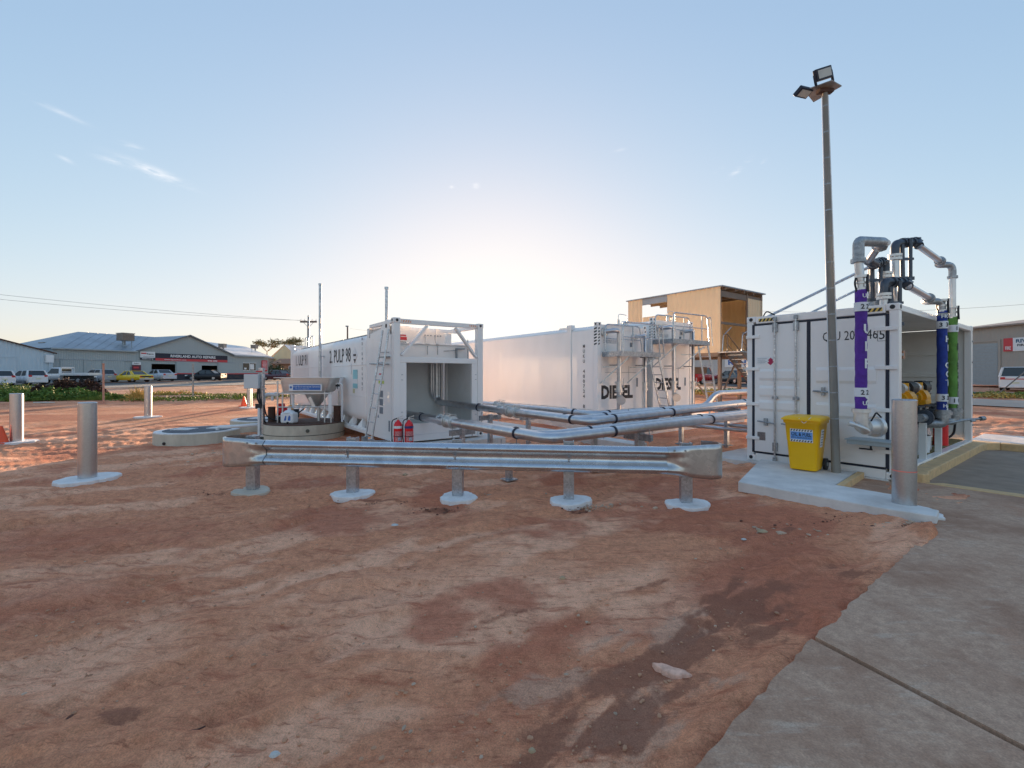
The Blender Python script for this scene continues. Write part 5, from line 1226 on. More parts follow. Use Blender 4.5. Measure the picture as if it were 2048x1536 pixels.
# ------------------------------------------------------------------ round plinths and separator
CONC_D=mat('dark_lid_grit',(.10,.11,.13),.8,var=.2,scale=12)
def plinth(lbl,cx,cy,z0,zt,r,lid,seam=None):
    T=thing('round_plinth',lbl,'plinth',(cx,cy,0),0,'round concrete tank tops')
    part('concrete_ring',MB().cyl((0,0,z0),(0,0,zt),r,n=64),CONC_Y,T,bev=.015)
    if seam: part('ring_joint',MB().cyl((0,0,seam),(0,0,seam+.02),r+.004,n=64),mat('dark_joint',(.12,.12,.10),.9),T)
    return T
T=plinth('low round concrete plinth at left, with pale hatches on a dark lid',-8.66,12.7,-.05,.27,1.0,0)
part('rim',MB().cyl((0,0,.271),(0,0,.295),.985,n=64),CONC_W,T); part('dark_lid',MB().cyl((0,0,.296),(0,0,.305),.80,n=48),CONC_D,T)
part('hatch_cover',MB().box(-.6,-.1,-.25,.15,.306,.325),CONC_W,T); part('hatch_cover',MB().box(.15,.6,.1,.5,.306,.325),CONC_W,T)
part('pipe_hole',MB().cyl((-.2,-.97,.05),(-.2,-1.0,.05),.04),BLACK,T)
T=plinth('round concrete plinth behind the switch box post, partly hidden by the separator plinth',-8.15,15.2,-.05,.34,1.0,0)
part('rim',MB().cyl((0,0,.341),(0,0,.365),.985,n=64),CONC_W,T); part('dark_lid',MB().cyl((0,0,.366),(0,0,.375),.80,n=48),CONC_D,T)
part('hatch_cover',MB().box(-.4,.25,-.35,.1,.376,.40),CONC_W,T)
SPX,SPY=-6.05,13.45
T=plinth('taller stained round concrete plinth carrying the stainless separator',SPX,SPY,-.05,.42,1.09,0,.14)
part('deck_plate',MB().cyl((0,0,.421),(0,0,.445),1.07,n=64),RUSTB,T)
part('pipe_hole',MB().cyl((.50,-.96,.28),(.51,-.985,.28),.05),mat('dark_joint',(.12,.12,.10),.9),T)
pc=MB().slab([(-.85,-.1,.45),(-.2,-.70,.45),(.7,-.45,.45),(.5,.3,.45)],(0,0,.012)); part('deck_plate',pc,RUSTB,T)
def separator():
    T=thing('oil_separator','stainless oil-water separator hopper on thin legs with a blue and white label','separator',(SPX,SPY,.445),0)
    x0,x1=-.56,1.00; zt=1.285; zb=.83
    z=zt
    def rr(x0,x1,y0,y1,z,c=.12):
        P=[]
        for cx,cy,a0 in ((x1-c,y1-c,0),(x0+c,y1-c,90),(x0+c,y0+c,180),(x1-c,y0+c,270)):
            for k in range(4): a=R(a0+30*k); P.append((cx+c*math.cos(a),cy+c*math.sin(a),z))
        return P
    part('hopper',MB().loft([rr(-.55,.72,-.30,.30,zb+.02),rr(-.55,.80,-.31,.31,zb+.06),rr(-.58,.90,-.35,.35,zt-.14),rr(-.58,.92,-.36,.36,zt-.02)]),STAIN,T)
    part('rim',MB().box(-.72,1.02,-.40,.40,zt-.02,zt),STAIN,T,bev=.004)
    part('cone',MB().loft([rr(.22,.40,-.09,.09,.44,.04),rr(.05,.66,-.28,.28,zb+.02,.1)]),STAIN,T)
    lg=MB()
    for x,y in ((-.62,-.36),(-.48,-.36),(.72,-.36),(.90,-.36),(-.6,.36),(.85,.36)):
        part('leg',MB().cyl((x,y,0),(x,y,zb+(.36 if x<-.55 else .05)),.022,n=10),STAIN,T)
    part('frame_rail',MB().cyl((-.62,-.36,.44),(.90,-.36,.44),.018,n=8).cyl((-.6,.36,.44),(.85,.36,.44),.018,n=8).cyl((-.70,-.36,zb+.0),(.90,-.36,zb+.0),.02,n=8).bar((-.5,-.36,zb-.0),(.9,-.36,zb-.0),.03,.04),STAIN,T)
    part('brace',MB().bar((.28,-.33,.72),(.42,-.33,.42),.05,.09),STAIN,T)
    part('drain_pipe',MB().cyl((.40,0,0),(.40,0,.46),.045),STAIN,T)
    part('clamp_plate',MB().box(.84,.93,-.395,-.38,.24,.80),WH,T)
    part('label',MB().box(-.28,.66,-.405,-.395,zt-.38,zt-.19),WH,T); part('label',MB().box(-.16,.62,-.410,-.406,zt-.355,zt-.215),BLUES,T)
    text('Fox Environmental Systems',.06,WH,T,(.23,-.412,zt-.265),(1,0,0),w=.74); text('Oil Water Separator',.03,WH,T,(.1,-.412,zt-.325),(1,0,0),w=.4)
    part('label_logo',MB().cyl((-.22,-.409,zt-.28),(-.22,-.406,zt-.28),.035,n=10),BLUES,T)
    # white plastic plumbing
    part('pvc_pipe',MB().tube([(-.62,-.30,.80),(-.95,-.30,.80),(-1.05,-.32,.74),(-1.05,-.34,.06)],.052,14,.10).cyl((-.64,-.3,.8),(-.72,-.3,.8),.065).cyl((-1.05,-.33,.58),(-1.05,-.33,.70),.066).tube([(-.80,-.30,.78),(-.80,-.30,.62)],.035,10),PVC,T)
    part('pvc_pipe',MB().tube([(-1.05,-.34,.30),(-1.05,-.40,-.04),(-1.4,-.8,-.05),(-1.95,-.95,-.06),(-1.95,-.95,-.17)],.045,12,.08),PVC,T)
    part('pvc_pipe',MB().tube([(.94,-.1,1.10),(1.12,-.1,1.10),(1.12,-.1,0.0)],.03,12,.06),PVC,T)
    part('pvc_pipe',MB().cyl((-.25,-.2,.40),(-.25,-.2,.84),.03),PVC,T)
    part('tap',MB().cyl((.95,-.14,1.05),(1.06,-.14,1.05),.03).cyl((1.0,-.14,.95),(1.0,-.14,1.1),.012),BLACK,T)
separator()
jg=thing('plastic_jug','white plastic jug with blue print on the plinth under the separator','jug',(SPX-.16,SPY-.62,.46),R(-12))
part('jug_body',MB().box(-.20,.20,-.13,.13,0,.30),PVC,jg,bev=.05,seg=3); part('jug_neck',MB().loft([[(q*math.cos(j*math.pi/6),q*math.sin(j*math.pi/6),z) for j in range(12)] for q,z in ((.16,.29),(.12,.34),(.05,.37),(.05,.42))]),PVC,jg)
part('label',MB().slab([(-.07,-.135,.08),(.0,-.135,.08),(.01,-.135,.2),(-.02,-.135,.22),(-.05,-.135,.15)],(0,.002,0)).slab([(.05,-.135,.08),(.13,-.135,.08),(.14,-.135,.19),(.09,-.135,.23),(.06,-.135,.15)],(0,.002,0)),BLUES,jg); part('tap',MB().cyl((.06,-.13,.03),(.06,-.17,.03),.022),BLACK,jg)
pm=thing('transfer_pump','small red and yellow transfer pump on the plinth left of the separator','pump',(SPX-.62,SPY+.1,.445),R(20))
part('motor',MB().cyl((-.22,0,.30),(.06,0,.30),.13,n=18),RED,pm); part('fan_cover',MB().cyl((.08,0,.34),(.20,0,.34),.12,n=18),YELP,pm); part('pump_body',MB().cyl((.2,0,.22),(.36,0,.22),.13,n=18).box(-.2,.3,-.1,.1,.0,.14),BLACK,pm); part('terminal_box',MB().box(-.18,-.02,-.08,.08,.43,.52),RED,pm,bev=.01)
dr=thing('steel_drum','dark brown steel drum behind the upright plastic pipe','drum',(SPX-.95,SPY-.05,.445)); part('drum_body',MB().cyl((0,0,0),(0,0,.42),.10,n=18),RUSTB,dr); part('drum_rim',MB().cyl((0,0,.41),(0,0,.43),.107,n=18),RUSTB,dr)
dr2=thing('steel_drum','dark brown steel drum at the right end of the separator plinth','drum',(SPX+.90,SPY+.1,.445)); part('drum_body',MB().cyl((0,0,0),(0,0,.44),.10,n=18),RUSTB,dr2); part('drum_rim',MB().cyl((0,0,.43),(0,0,.45),.107,n=18),RUSTB,dr2)
# switch box on post
sw=thing('switch_box','pale grey switch box on a galvanised post with black cable, left of the separator','electrical box',(W(521,870,12.9).x,12.9,.02),0)
o=Vector(sw.location)
part('post',MB().box(-.04,.10,-.05,.05,0,1.98),GALV,sw,bev=.005)
part('cabinet',MB().box(-.38,.02,-.16,-.051,1.40,1.80),mat('pale_grey_cabinet',(.62,.65,.66),.45,var=.04),sw,bev=.012)
part('rail',MB().bar((-.05,-.055,1.84),(.18,-.055,1.84),.03,.04).bar((-.05,-.055,1.40),(.18,-.055,1.40),.03,.04),GALV_D,sw)
part('cable',MB().tube([(-.02,-.1,1.40),(-.04,-.1,1.1),(.06,-.06,.92)],.022,8,.1).tube([(.0,-.1,1.40),(.02,-.1,1.2),(.06,-.06,.95)],.016,8,.1).tube([(.10,0,.95),(.16,0,.6),(.5,.3,.40),(.9,.4,.70),(1.0,.5,.8)],.018,8,.15).tube([(.12,0,.5),(.2,.05,.25),(.1,0,.3)],.018,8,.1),BLACK,sw)
part('cable_clip',MB().box(-.10,.06,-.09,-.045,.84,.98),BLACK,sw); part('conduit',MB().cyl((-.0,-.08,.02),(-.0,-.08,.86),.035),PVC,sw)
part('base_block',MB().box(-.28,.20,-.16,.14,-.05,.07),mat('dark_rubber_block',(.05,.06,.055),.8),sw,bev=.02); part('base_cap',MB().box(-.26,.18,-.15,.13,.071,.10),CONC,sw)
part('warning_tag',MB().box(-.10,.08,-.056,-.051,1.86,1.90),REDS,sw)

# ------------------------------------------------------------------ pebbles, clods, rubble (uncountable)
def scatter(name,mat_,spots,n,smin,smax,flat=.6):
    rs=np.random.RandomState(5+n); mb=MB()
    ico=[Vector(v) for v in ((0,0,1),(.894,0,.447),(.276,.851,.447),(-.724,.526,.447),(-.724,-.526,.447),(.276,-.851,.447),(.724,.526,-.447),(-.276,.851,-.447),(-.894,0,-.447),(-.276,-.851,-.447),(.724,-.526,-.447),(0,0,-1))]
    fc=[(0,1,2),(0,2,3),(0,3,4),(0,4,5),(0,5,1),(1,6,2),(2,7,3),(3,8,4),(4,9,5),(5,10,1),(6,7,2),(7,8,3),(8,9,4),(9,10,5),(10,6,1),(6,11,7),(7,11,8),(8,11,9),(9,11,10),(10,11,6)]
    for i in range(n):
        x,y=spots(rs)
        s=smin+(smax-smin)*rs.rand()**4; a=rs.rand()*6.28; sc=(1+.5*rs.rand(),.7+.4*rs.rand(),flat*(.6+.6*rs.rand()))
        z=zg(x,y)-s*.05-.014
        vs=[]
        for v in ico:
            k=1+.35*(rs.rand()-.5); p=Vector((v.x*sc[0]*k,v.y*sc[1]*k,v.z*sc[2]*k))*s
            vs.append((x+p.x*math.cos(a)-p.y*math.sin(a),y+p.x*math.sin(a)+p.y*math.cos(a),z+p.z))
        mb.add(vs,fc)
    o=part(name,mb,mat_); o['kind']='stuff'; return o
def onsoil(rs,Y0=1.6,Y1=11,al=-1.15,ar=.75):
    while True:
        Y=Y0*(Y1/Y0)**(rs.rand()**.8); x=Y*(al+(ar-al)*rs.rand())
        inside=False
        ds=[]
        for (x0,y0),(x1,y1) in zip(AP_EDGE[:7],AP_EDGE[1:7]):
            if min(y0,y1)-.3<=Y<=max(y0,y1)+.3 and y1!=y0:
                xe=x0+(x1-x0)*(Y-y0)/(y1-y0)
                if x>xe-.05: inside=True
        if Y>6 and x>3.3: inside=True
        if not inside: return x,Y
PEB=mat('pale_pebble',(.52,.36,.25),.85,var=.35,scale=1.5); CLOD=mat('dark_clod',(.16,.07,.045),.95,var=.35,scale=1.5); CLOR=mat('clay_clod',(.50,.26,.15),.95,var=.3,scale=1.5)
def setlab(o,l,c): o['label']=l; o['category']=c
setlab(scatter('pebbles',PEB,onsoil,500,.003,.015),'small pale pebbles strewn over the red dirt','pebbles')
setlab(scatter('dirt_clods',CLOR,onsoil,4200,.002,.014,.7),'small reddish clods lying on the dirt','clods')
def nearpx(lst):
    def f(rs):
        px,py,sx,sy=lst[rs.randint(len(lst))]; g=G(px,py); return g.x+rs.randn()*sx,g.y+rs.randn()*sy
    return f
setlab(scatter('rubble',PEB,nearpx([(1180,1012,.18,.08),(1840,1045,.12,.08),(1790,1040,.3,.1),(1010,985,.4,.2),(640,900,.5,.1),(1560,1060,.35,.12),(520,905,.5,.12),(330,925,.9,.15),(440,905,.6,.1),(1215,1010,.3,.08)]),260,.010,.045,.6),'broken pale rubble around the footings','rubble')
setlab(scatter('dark_clods',CLOD,nearpx([(870,1018,.22,.08),(1165,1018,.22,.09),(250,1432,.12,.05),(1780,1035,.35,.1),(770,1003,.25,.06),(450,985,.35,.08),(1840,1050,.12,.06),(1700,1035,.5,.1)]),520,.004,.022,.7),'dark crumbly soil at the holes','clods')
def stone(px,py,s,lab,flat=.35,rz=0,m=PEB,sx=1.0,sy=.7):
    g=G(px,py); mb=MB(); rs=np.random.RandomState(px)
    n=10; rings=[]
    for z,q in ((-.3,.8),(0,1),(.55,.8),(.9,.35)):
        rings.append([(s*sx*q*(1+.18*rs.randn()*.6)*math.cos(2*math.pi*j/n),s*sy*q*(1+.18*rs.randn()*.6)*math.sin(2*math.pi*j/n),s*flat*z) for j in range(n)])
    mb.loft(rings,sm=False); o=part('stone',mb,m); o.location=(g.x,g.y,g.z+.0); o.rotation_euler=(0,0,R(rz)); tag(o,lab,'stone','loose stones on the dirt')
WST=mat('whitish_stone',(.55,.55,.52),.8,var=.15,scale=9); TST=mat('tan_stone',(.45,.33,.2),.85,var=.2,scale=9)
stone(549,1510,.022,'small grey-green stone at the bottom edge, left of centre',.8,20,WST,1,.8)
g=G(1343,1338); rsn=np.random.RandomState(4); mb=MB(); n=22; R0=[1+.22*rsn.randn()*.5+.15*math.sin(3*k*2*math.pi/n) for k in range(n)]
mb.loft([[(.105*q*R0[k]*math.cos(2*math.pi*k/n),.04*q*R0[k]*math.sin(2*math.pi*k/n),z) for k in range(n)] for z,q in ((-.05,1.02),(.0,1),(.006,.9),(.009,.6),(.010,.15))])
o=part('stone',mb,mat('pink_stone',(.80,.46,.33),.9,var=.25,scale=30,bump=.004,bscale=60)); o.location=(g.x,g.y,g.z-.006); o.rotation_euler=(0,0,R(-30)); tag(o,'flat pale pinkish stone patch pressed into the dirt between tracks','stone','loose stones on the dirt')
stone(790,1050,.045,'whitish flat stone in front of the second guardrail post',.35,0,WST)
stone(1125,1157,.028,'small tan stone near the middle of the dirt',.8,10,TST)
stone(1064,1502,.018,'tan pebble near the bottom edge, right of centre',.9,0,TST)
stone(810,950,.05,'pale stone under the guardrail between the second and third posts',.6,30,TST)
stone(1524,1063,.06,'tan stone beside the dark stain before the footpath slab',.45,0,TST)
stone(1840,1062,.05,'larger rock at the end of the footpath slab by the bollard',.7,30,TST)
stone(1487,1079,.03,'white stone fragment right of the last guardrail footing',.5,0,WST)
for px,py,lab in ((378,1461,'thin dark twig lying in the lower left dirt'),(160,1502,'shorter dark twig near the bottom left corner')):
    g=G(px,py); o=part('twig',MB().tube([(-.055,-.02,.012),(0,-.028,.02),(.05,-.005,.014),(.07,.02,.012)],.004,6,.02),RUSTB); o.location=(g.x,g.y,g.z-.005); tag(o,lab,'twig','twigs on the dirt')
# ------------------------------------------------------------------ roads and verges
VERGE=mat('gravel_verge',(.34,.29,.24),.9,var=.2,scale=.5,dirt=(.22,.16,.12),dirt_amt=.5,bump=.02,bscale=12)
LANE=mat('sandy_lane',(.50,.38,.30),.9,var=.15,scale=.4,dirt=(.34,.24,.18),dirt_amt=.5,bump=.01,bscale=14)
KERBC=mat('kerb_concrete',(.42,.42,.41),.85,var=.12,scale=1)
sd_=Vector((.79,.613)).normalized()
c0=Vector((-44.0,53.0))
setting('road',ribbon([c0-sd_*70,c0+sd_*150],7.0,.02),ASPH)
setting('gravel_verge',ribbon([Vector((-36,49.0))-sd_*60,Vector((-36,49.0))+sd_*120],9,.012),VERGE)
setting('road',ribbon([(14,64),(34,33.5),(60,-6)],7.5,.02),ASPH)
setting('sandy_lane',ribbon([(12,47),(27,24.5),(50,-10)],6.5,.03),LANE)
setting('forecourt',ribbon([(-64,48),(-52,62),(-42,76),(-30,92)],13,.016),ASPH_F)
# ------------------------------------------------------------------ plants
def leafmat(name,a,b):
    m=mat(name,a,.7,var=.35,scale=3,dirt=b,dirt_amt=.9,spec=.2); return m
GRN=leafmat('weed_green',(.10,.17,.035),(.20,.21,.05)); GRN2=leafmat('grass_green',(.16,.21,.04),(.30,.27,.08)); DRY=leafmat('dry_yellow_grass',(.52,.38,.12),(.60,.42,.16)); BRUSH=leafmat('dead_brown_brush',(.07,.042,.035),(.13,.08,.05)); TREEG=leafmat('gum_leaf',(.16,.15,.07),(.28,.22,.10)); HEDGE=leafmat('hedge_green',(.05,.075,.03),(.09,.10,.04))
def clump(name,m,c,rx,ry,h,n,s,seed,stalk=False,root=None,kind=True,cz=None,shape=1.0):
    rs=np.random.RandomState(seed); cx,cy=c; k=rs.rand(n)**.6; a=rs.rand(n)*2*np.pi
    x=cx+rx*k*np.cos(a); y=cy+ry*k*np.sin(a)
    prof=np.sqrt(np.clip(1-k**2*shape,0.02,1))*(.55+.45*np.sin(x*3.1+seed)*np.sin(y*2.3+seed*2)*.9+.2*rs.rand(n))
    z=rs.rand(n)**.8*h*prof
    zb=zbase(x,y) if cz is None else np.full(n,cz)
    P=np.stack([x,y,zb+z],1)
    d=rs.randn(n,3); d[:,2]=np.abs(d[:,2])*(2.2 if stalk else .6); d/=np.linalg.norm(d,axis=1)[:,None]
    e=np.cross(d,rs.randn(n,3)); e/=np.linalg.norm(e,axis=1)[:,None]
    L=s*(.6+.8*rs.rand(n))[:,None]; Wd_=L*(.18 if stalk else .5)
    if stalk: P[:,2]=zb+.02; L=(h*(.5+.6*rs.rand(n))*prof)[:,None]; Wd_=np.full((n,1),s*.35)
    v0=P-e*Wd_*.5; v1=P+e*Wd_*.5; v2=P+d*L+e*Wd_*.25; v3_=P+d*L*.9-e*Wd_*.25
    vs=np.stack([v0,v1,v2,v3_],1).reshape(-1,3); fs=np.arange(4*n).reshape(-1,4)
    me=bpy.data.meshes.new(name); me.vertices.add(4*n); me.vertices.foreach_set('co',vs.ravel()); me.loops.add(4*n); me.loops.foreach_set('vertex_index',fs.ravel()); me.polygons.add(n); me.polygons.foreach_set('loop_start',np.arange(0,4*n,4)); me.polygons.foreach_set('loop_total',np.full(n,4)); me.update(calc_edges=True)
    o=part(name,me,m,root)
    if kind: o['kind']='stuff'
    return o
def join(objs,name):
    bm=None
    vs=[];fs=[];b=0
    for o in objs:
        m=o.data; co=np.zeros(len(m.vertices)*3); m.vertices.foreach_get('co',co); vs.append(co.reshape(-1,3)); fs.append(np.arange(len(m.vertices)).reshape(-1,4)+b); b+=len(m.vertices)
    mat_=objs[0].data.materials[0]; vs=np.concatenate(vs); fs=np.concatenate(fs); n=len(fs)
    me=bpy.data.meshes.new(name); me.vertices.add(len(vs)); me.vertices.foreach_set('co',vs.ravel()); me.loops.add(4*n); me.loops.foreach_set('vertex_index',fs.ravel()); me.polygons.add(n); me.polygons.foreach_set('loop_start',np.arange(0,4*n,4)); me.polygons.foreach_set('loop_total',np.full(n,4)); me.update(calc_edges=True)
    for o in objs: bpy.data.objects.remove(o)
    return part(name,me,mat_)
def multi(name,m,spots,lab,cat,seed,stalk=False,s=.1,n=900):
    L=[]
    for i,(px,py,rx,ry,h,k) in enumerate(spots):
        g=G(px,py); L.append(clump(name,m,(g.x,g.y),rx,ry,h,int(n*k),s,seed+i,stalk))
    o=join(L,name); o['kind']='stuff'; o['label']=lab; o['category']=cat; return o
multi('verge_weeds',GRN,[(-60,797,4,2.2,.75,2),(10,800,3.2,1.6,.55,1.8),(50,799,2.2,1.3,.5,1.2),(90,800,1.8,1.1,.55,1),(120,796,2.2,1.6,.75,1.3),(150,795,1.6,1.2,.6,1),(178,798,1.2,1.0,.5,.8),(210,796,1.5,.8,.35,.7),(240,797,1.5,.6,.25,.5),(-20,785,5,2,.9,1.2)],'low green weeds along the dirt edge in front of the parked cars','weeds',3,s=.16,n=1500)
multi('verge_grass',GRN2,[(15,786,3,1.5,.9,1),(140,797,1.5,.6,.5,.8),(165,800,1.3,.5,.35,.7),(190,800,1.0,.4,.5,.6),(205,797,1,.4,.5,.5),(350,790,4,.8,.22,.6),(450,790,4,.8,.18,.6),(520,788,4,.8,.15,.4)],'lighter yellow-green grass on the verge near the star picket','grass',23,True,s=.12,n=900)
multi('sparse_ground_cover',GRN2,[(330,800,3,1.2,.10,.6),(420,797,4,1.2,.10,.7),(500,793,4,1.2,.1,.6),(1400,785,3,1.5,.3,1),(1470,784,3,1.5,.3,1),(1970,792,3,1,.35,1),(2040,793,3,1,.35,1),(2100,796,3,1,.35,1)],'thin green ground cover beyond the dirt','ground cover',43,s=.14,n=700)
multi('dry_leaf_litter',DRY,[(1400,788,3.5,1.2,.28,1),(1450,790,3,1.2,.28,1),(1490,790,3,1.2,.3,1),(1960,793,2.5,.7,.3,1),(2010,795,2.5,.7,.3,1),(2060,796,2.5,.7,.3,1),(345,788,2.5,.8,.2,.7),(310,790,1.6,.6,.25,.5)],'dry yellow plants and stubble on the far verge','dry plants',63,s=.16,n=420)
gp=G(277,800); o=clump('dry_grass_tuft',DRY,(gp.x,gp.y),.55,.4,.95,700,.07,5,True); o['kind']=''; del o['kind']; tag(o,'single tuft of tall yellow dry grass left of the far bollard','grass tuft')
g=G(140,788); bp_=thing('brush_pile','dark brown pile of dead brush in the green weeds below the white utility','brush pile',(0,0,0))
clump('dead_branches',BRUSH,(g.x,g.y),2.3,1.4,1.15,6000,.22,9,False,bp_,False,shape=.95)
for i in range(24):
    a=random.uniform(0,6.28); q=random.uniform(.2,2.2); x,y=g.x+q*math.cos(a),g.y+q*.6*math.sin(a); z=zg(x,y)
    part('branch',MB().cyl((x,y,z),(x+random.uniform(-.6,.6),y+random.uniform(-.3,.3),z+random.uniform(.4,1.5)*(1-q/3)),.025,.008,n=5),BRUSH,bp_)
g=G(88,806); o=part('flat_rock',MB().slab([(-.5,-.1,.0),(.2,-.15,.0),(.5,.1,.0),(-.2,.15,.0)],(0,0,.06)),WST); o.location=(g.x,g.y,g.z); tag(o,'pale flat rock lying at the weed edge left of the near bollard','rock')

# ------------------------------------------------------------------ star pickets and the leaning rod
def picket(px,pyb,pyt,lab,m):
    g=G(px,pyb); zt=CAMZ-(pyt-750)/F*g.y
    T=thing('star_picket',lab,'post',g,0,'thin posts along the verge'); part('post',MB().bar((0,0,-.1),(0,0,zt-g.z),.07,.05).bar((0,0,-.1),(.0,0,zt-g.z),.02,.11),m,T)
    part('cap',MB().box(-.045,.045,-.06,.06,zt-g.z,zt-g.z+.03),m,T)
picket(207,806,728,'thin rust-red and white post in the weeds before the grey workshop',mat('red_white_post',(.55,.30,.22),.6))
picket(386,795,728,'thin dark post on the verge before the black sedan',GALV_D)

# ------------------------------------------------------------------ buildings
def sheet(mb,p0,p1,z0,z1,amp=.02,pitch=.2,zt=None):
    """corrugated wall sheet from p0 to p1 (plan), bottom z0 and top z1 (or function zt(t))"""
    p0,p1=Vector(p0),Vector(p1); d=p1-p0; l=d.length; n=max(2,int(l/pitch*2)); nn=Vector((d.y,-d.x)).normalized(); vs=[]
    for i in range(n+1):
        t=i/n; q=p0+d*t+nn*(amp if i%2 else 0); top=zt(t) if zt else z1
        vs+=[(q.x,q.y,z0),(q.x,q.y,top)]
    mb.add(vs,[(2*i,2*i+2,2*i+3,2*i+1) for i in range(n)])
    return mb
GREYW=mat('grey_green_sheet_wall',(.40,.44,.44),.55,var=.06,scale=.4,dirt=(.33,.35,.35),dirt_amt=.4); ROOFG=mat('weathered_roof_sheet',(.33,.38,.43),.5,.3,var=.2,scale=.35,dirt=(.20,.22,.25),dirt_amt=.7)
BLUEW=mat('pale_blue_sheet_wall',(.52,.62,.69),.55,var=.06,scale=.4,dirt=(.34,.42,.47),dirt_amt=.4)
wo=Vector((-52.8,68.0)); wx=Vector((.378,.926)); wang=math.atan2(wx.y,wx.x)
def evap(lbl,loc,rz,s=1.0):
    T=thing('evaporative_cooler',lbl,'air cooler',loc,rz,'coolers on the far roofs')
    part('cooler_body',MB().box(-.75*s,.75*s,-.75*s,.75*s,.5*s,1.5*s),mat('beige_cooler',(.36,.31,.26),.6,var=.1),T,bev=.05)
    part('cooler_lid',MB().box(-.8*s,.8*s,-.8*s,.8*s,1.5*s,1.6*s),mat('beige_cooler',(.36,.31,.26),.6),T)
    lv=MB()
    for k in range(7): lv.box(-.76*s,.76*s,-.77*s,-.75*s,(.6+.12*k)*s,(.64+.12*k)*s); lv.box(-.77*s,-.75*s,-.7*s,.7*s,(.6+.12*k)*s,(.64+.12*k)*s)
    part('louvre_panel',lv,RUSTB,T)
    part('cooler_leg',MB().bar((-.5*s,-.5*s,.5*s),(-.5*s,-.5*s,-.8*s),.06,.06).bar((.5*s,-.5*s,.5*s),(.5*s,-.5*s,-.5*s),.06,.06).bar((0,.4*s,.5*s),(0,.4*s,-.1),.3*s,.3*s),GREYP,T)
    return T
def workshop():
    zb=.9
    T=thing('workshop_building','grey auto repair workshop with gabled roof and black and red sign over its doors','building',(wo.x,wo.y,zb),wang)
    e=4.3; rg=7.05; x0,x1=-11.6,19.3; g0,g1=-2.4,12.2; gm=(g0+g1)/2; Dp=14.0
    HY=8.0
    # local y>0 is behind the wall? the wall's front must face the camera: camera lies on the local -y side
    f=-1 if (Vector((0,0))-wo).dot(Vector((-wx.y,wx.x)))<0 else 1   # sign of the local y that points to the camera
    B=-f
    w=MB(); bot=.0
    doors=[(-0.45,2.85,0,2.55),(6.9,9.5,0,2.45)]
    edges=[x0,-.45,2.85,6.9,9.5,x1]
    def top(x): 
        if g0<=x<=gm: return e+(rg-e)*(x-g0)/(gm-g0)
        if gm<x<=g1: return e+(rg-e)*(g1-x)/(g1-gm)
        return e
    walls=MB()
    segs=[(x0,g0),(g0,-.45),(-.45,2.85),(2.85,gm),(gm,6.9),(6.9,9.5),(9.5,g1),(g1,x1)]
    for a,b in segs:
        zlo=0
        if (a,b)==(-.45,2.85): zlo=2.55
        if (a,b)==(6.9,9.5): zlo=2.45
        sheet(walls,(a,0),(b,0),zlo,0,.012,.25,zt=lambda t,a=a,b=b: top(a+(b-a)*min(max(t,1e-4),1-1e-4)) if not (a>=g1 or b<=g0) else e)
    sheet(walls,(x0,0),(x0,B*HY*2),0,e,.012,.25); sheet(walls,(x1,0),(x1,B*HY),0,e-.3,.012,.25)
    part('wall',walls,GREYW,T)
    # dark base band and red stripe
    F0=f*.03
    for a,b in ((2.85,6.9),(9.5,x1)):
        part('base_band',MB().box(a,b,min(0,F0),max(0,F0),0,1.05),NAVY,T); part('red_stripe',MB().box(a,b,min(0,F0*1.4),max(0,F0*1.4),1.05,1.22),REDS,T)
    # sliding doors
    for a,b in ((2.95,6.4),(9.6,12.6)):
        d=MB(); sheet(d,(a,f*.10),(b,f*.10),.06,2.95,.015,.2); part('sliding_door',d,GREYW,T)
        part('door_track',MB().box(a-3.4,b,min(f*.05,f*.13),max(f*.05,f*.13),2.96,3.04),ROOFG,T)
        part('base_band',MB().box(a,b,min(f*.12,f*.125),max(f*.12,f*.125),.06,1.05),NAVY,T); part('red_stripe',MB().box(a,b,min(f*.126,f*.13),max(f*.126,f*.13),1.05,1.2),REDS,T)
    for a,b in ((-10.9,-8.6),(-8.5,-6.6),(-6.5,-3.9)):
        d=MB(); sheet(d,(a,f*.06),(b,f*.06),.05,2.85,.015,.2); part('sliding_door',d,GREYW,T)
    part('door_track',MB().box(x0,-2.8,min(f*.05,f*.12),max(f*.05,f*.12),2.86,2.93),ROOFG,T)
    part('side_door',MB().box(-3.2,-1.9,min(f*.03,f*.06),max(f*.03,f*.06),0,2.05),mat('grey_door',(.22,.25,.26),.5),T)
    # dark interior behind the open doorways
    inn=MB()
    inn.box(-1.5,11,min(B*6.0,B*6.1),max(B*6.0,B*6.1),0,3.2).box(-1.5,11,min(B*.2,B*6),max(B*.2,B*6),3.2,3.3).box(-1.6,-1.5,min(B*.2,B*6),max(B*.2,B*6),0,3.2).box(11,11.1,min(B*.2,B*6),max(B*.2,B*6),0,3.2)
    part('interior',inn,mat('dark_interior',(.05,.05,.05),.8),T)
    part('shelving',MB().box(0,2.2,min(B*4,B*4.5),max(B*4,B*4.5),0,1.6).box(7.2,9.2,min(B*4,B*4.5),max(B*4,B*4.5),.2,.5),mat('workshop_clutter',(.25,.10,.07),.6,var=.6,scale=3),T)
    # roofs
    r=MB()
    yb=B*HY
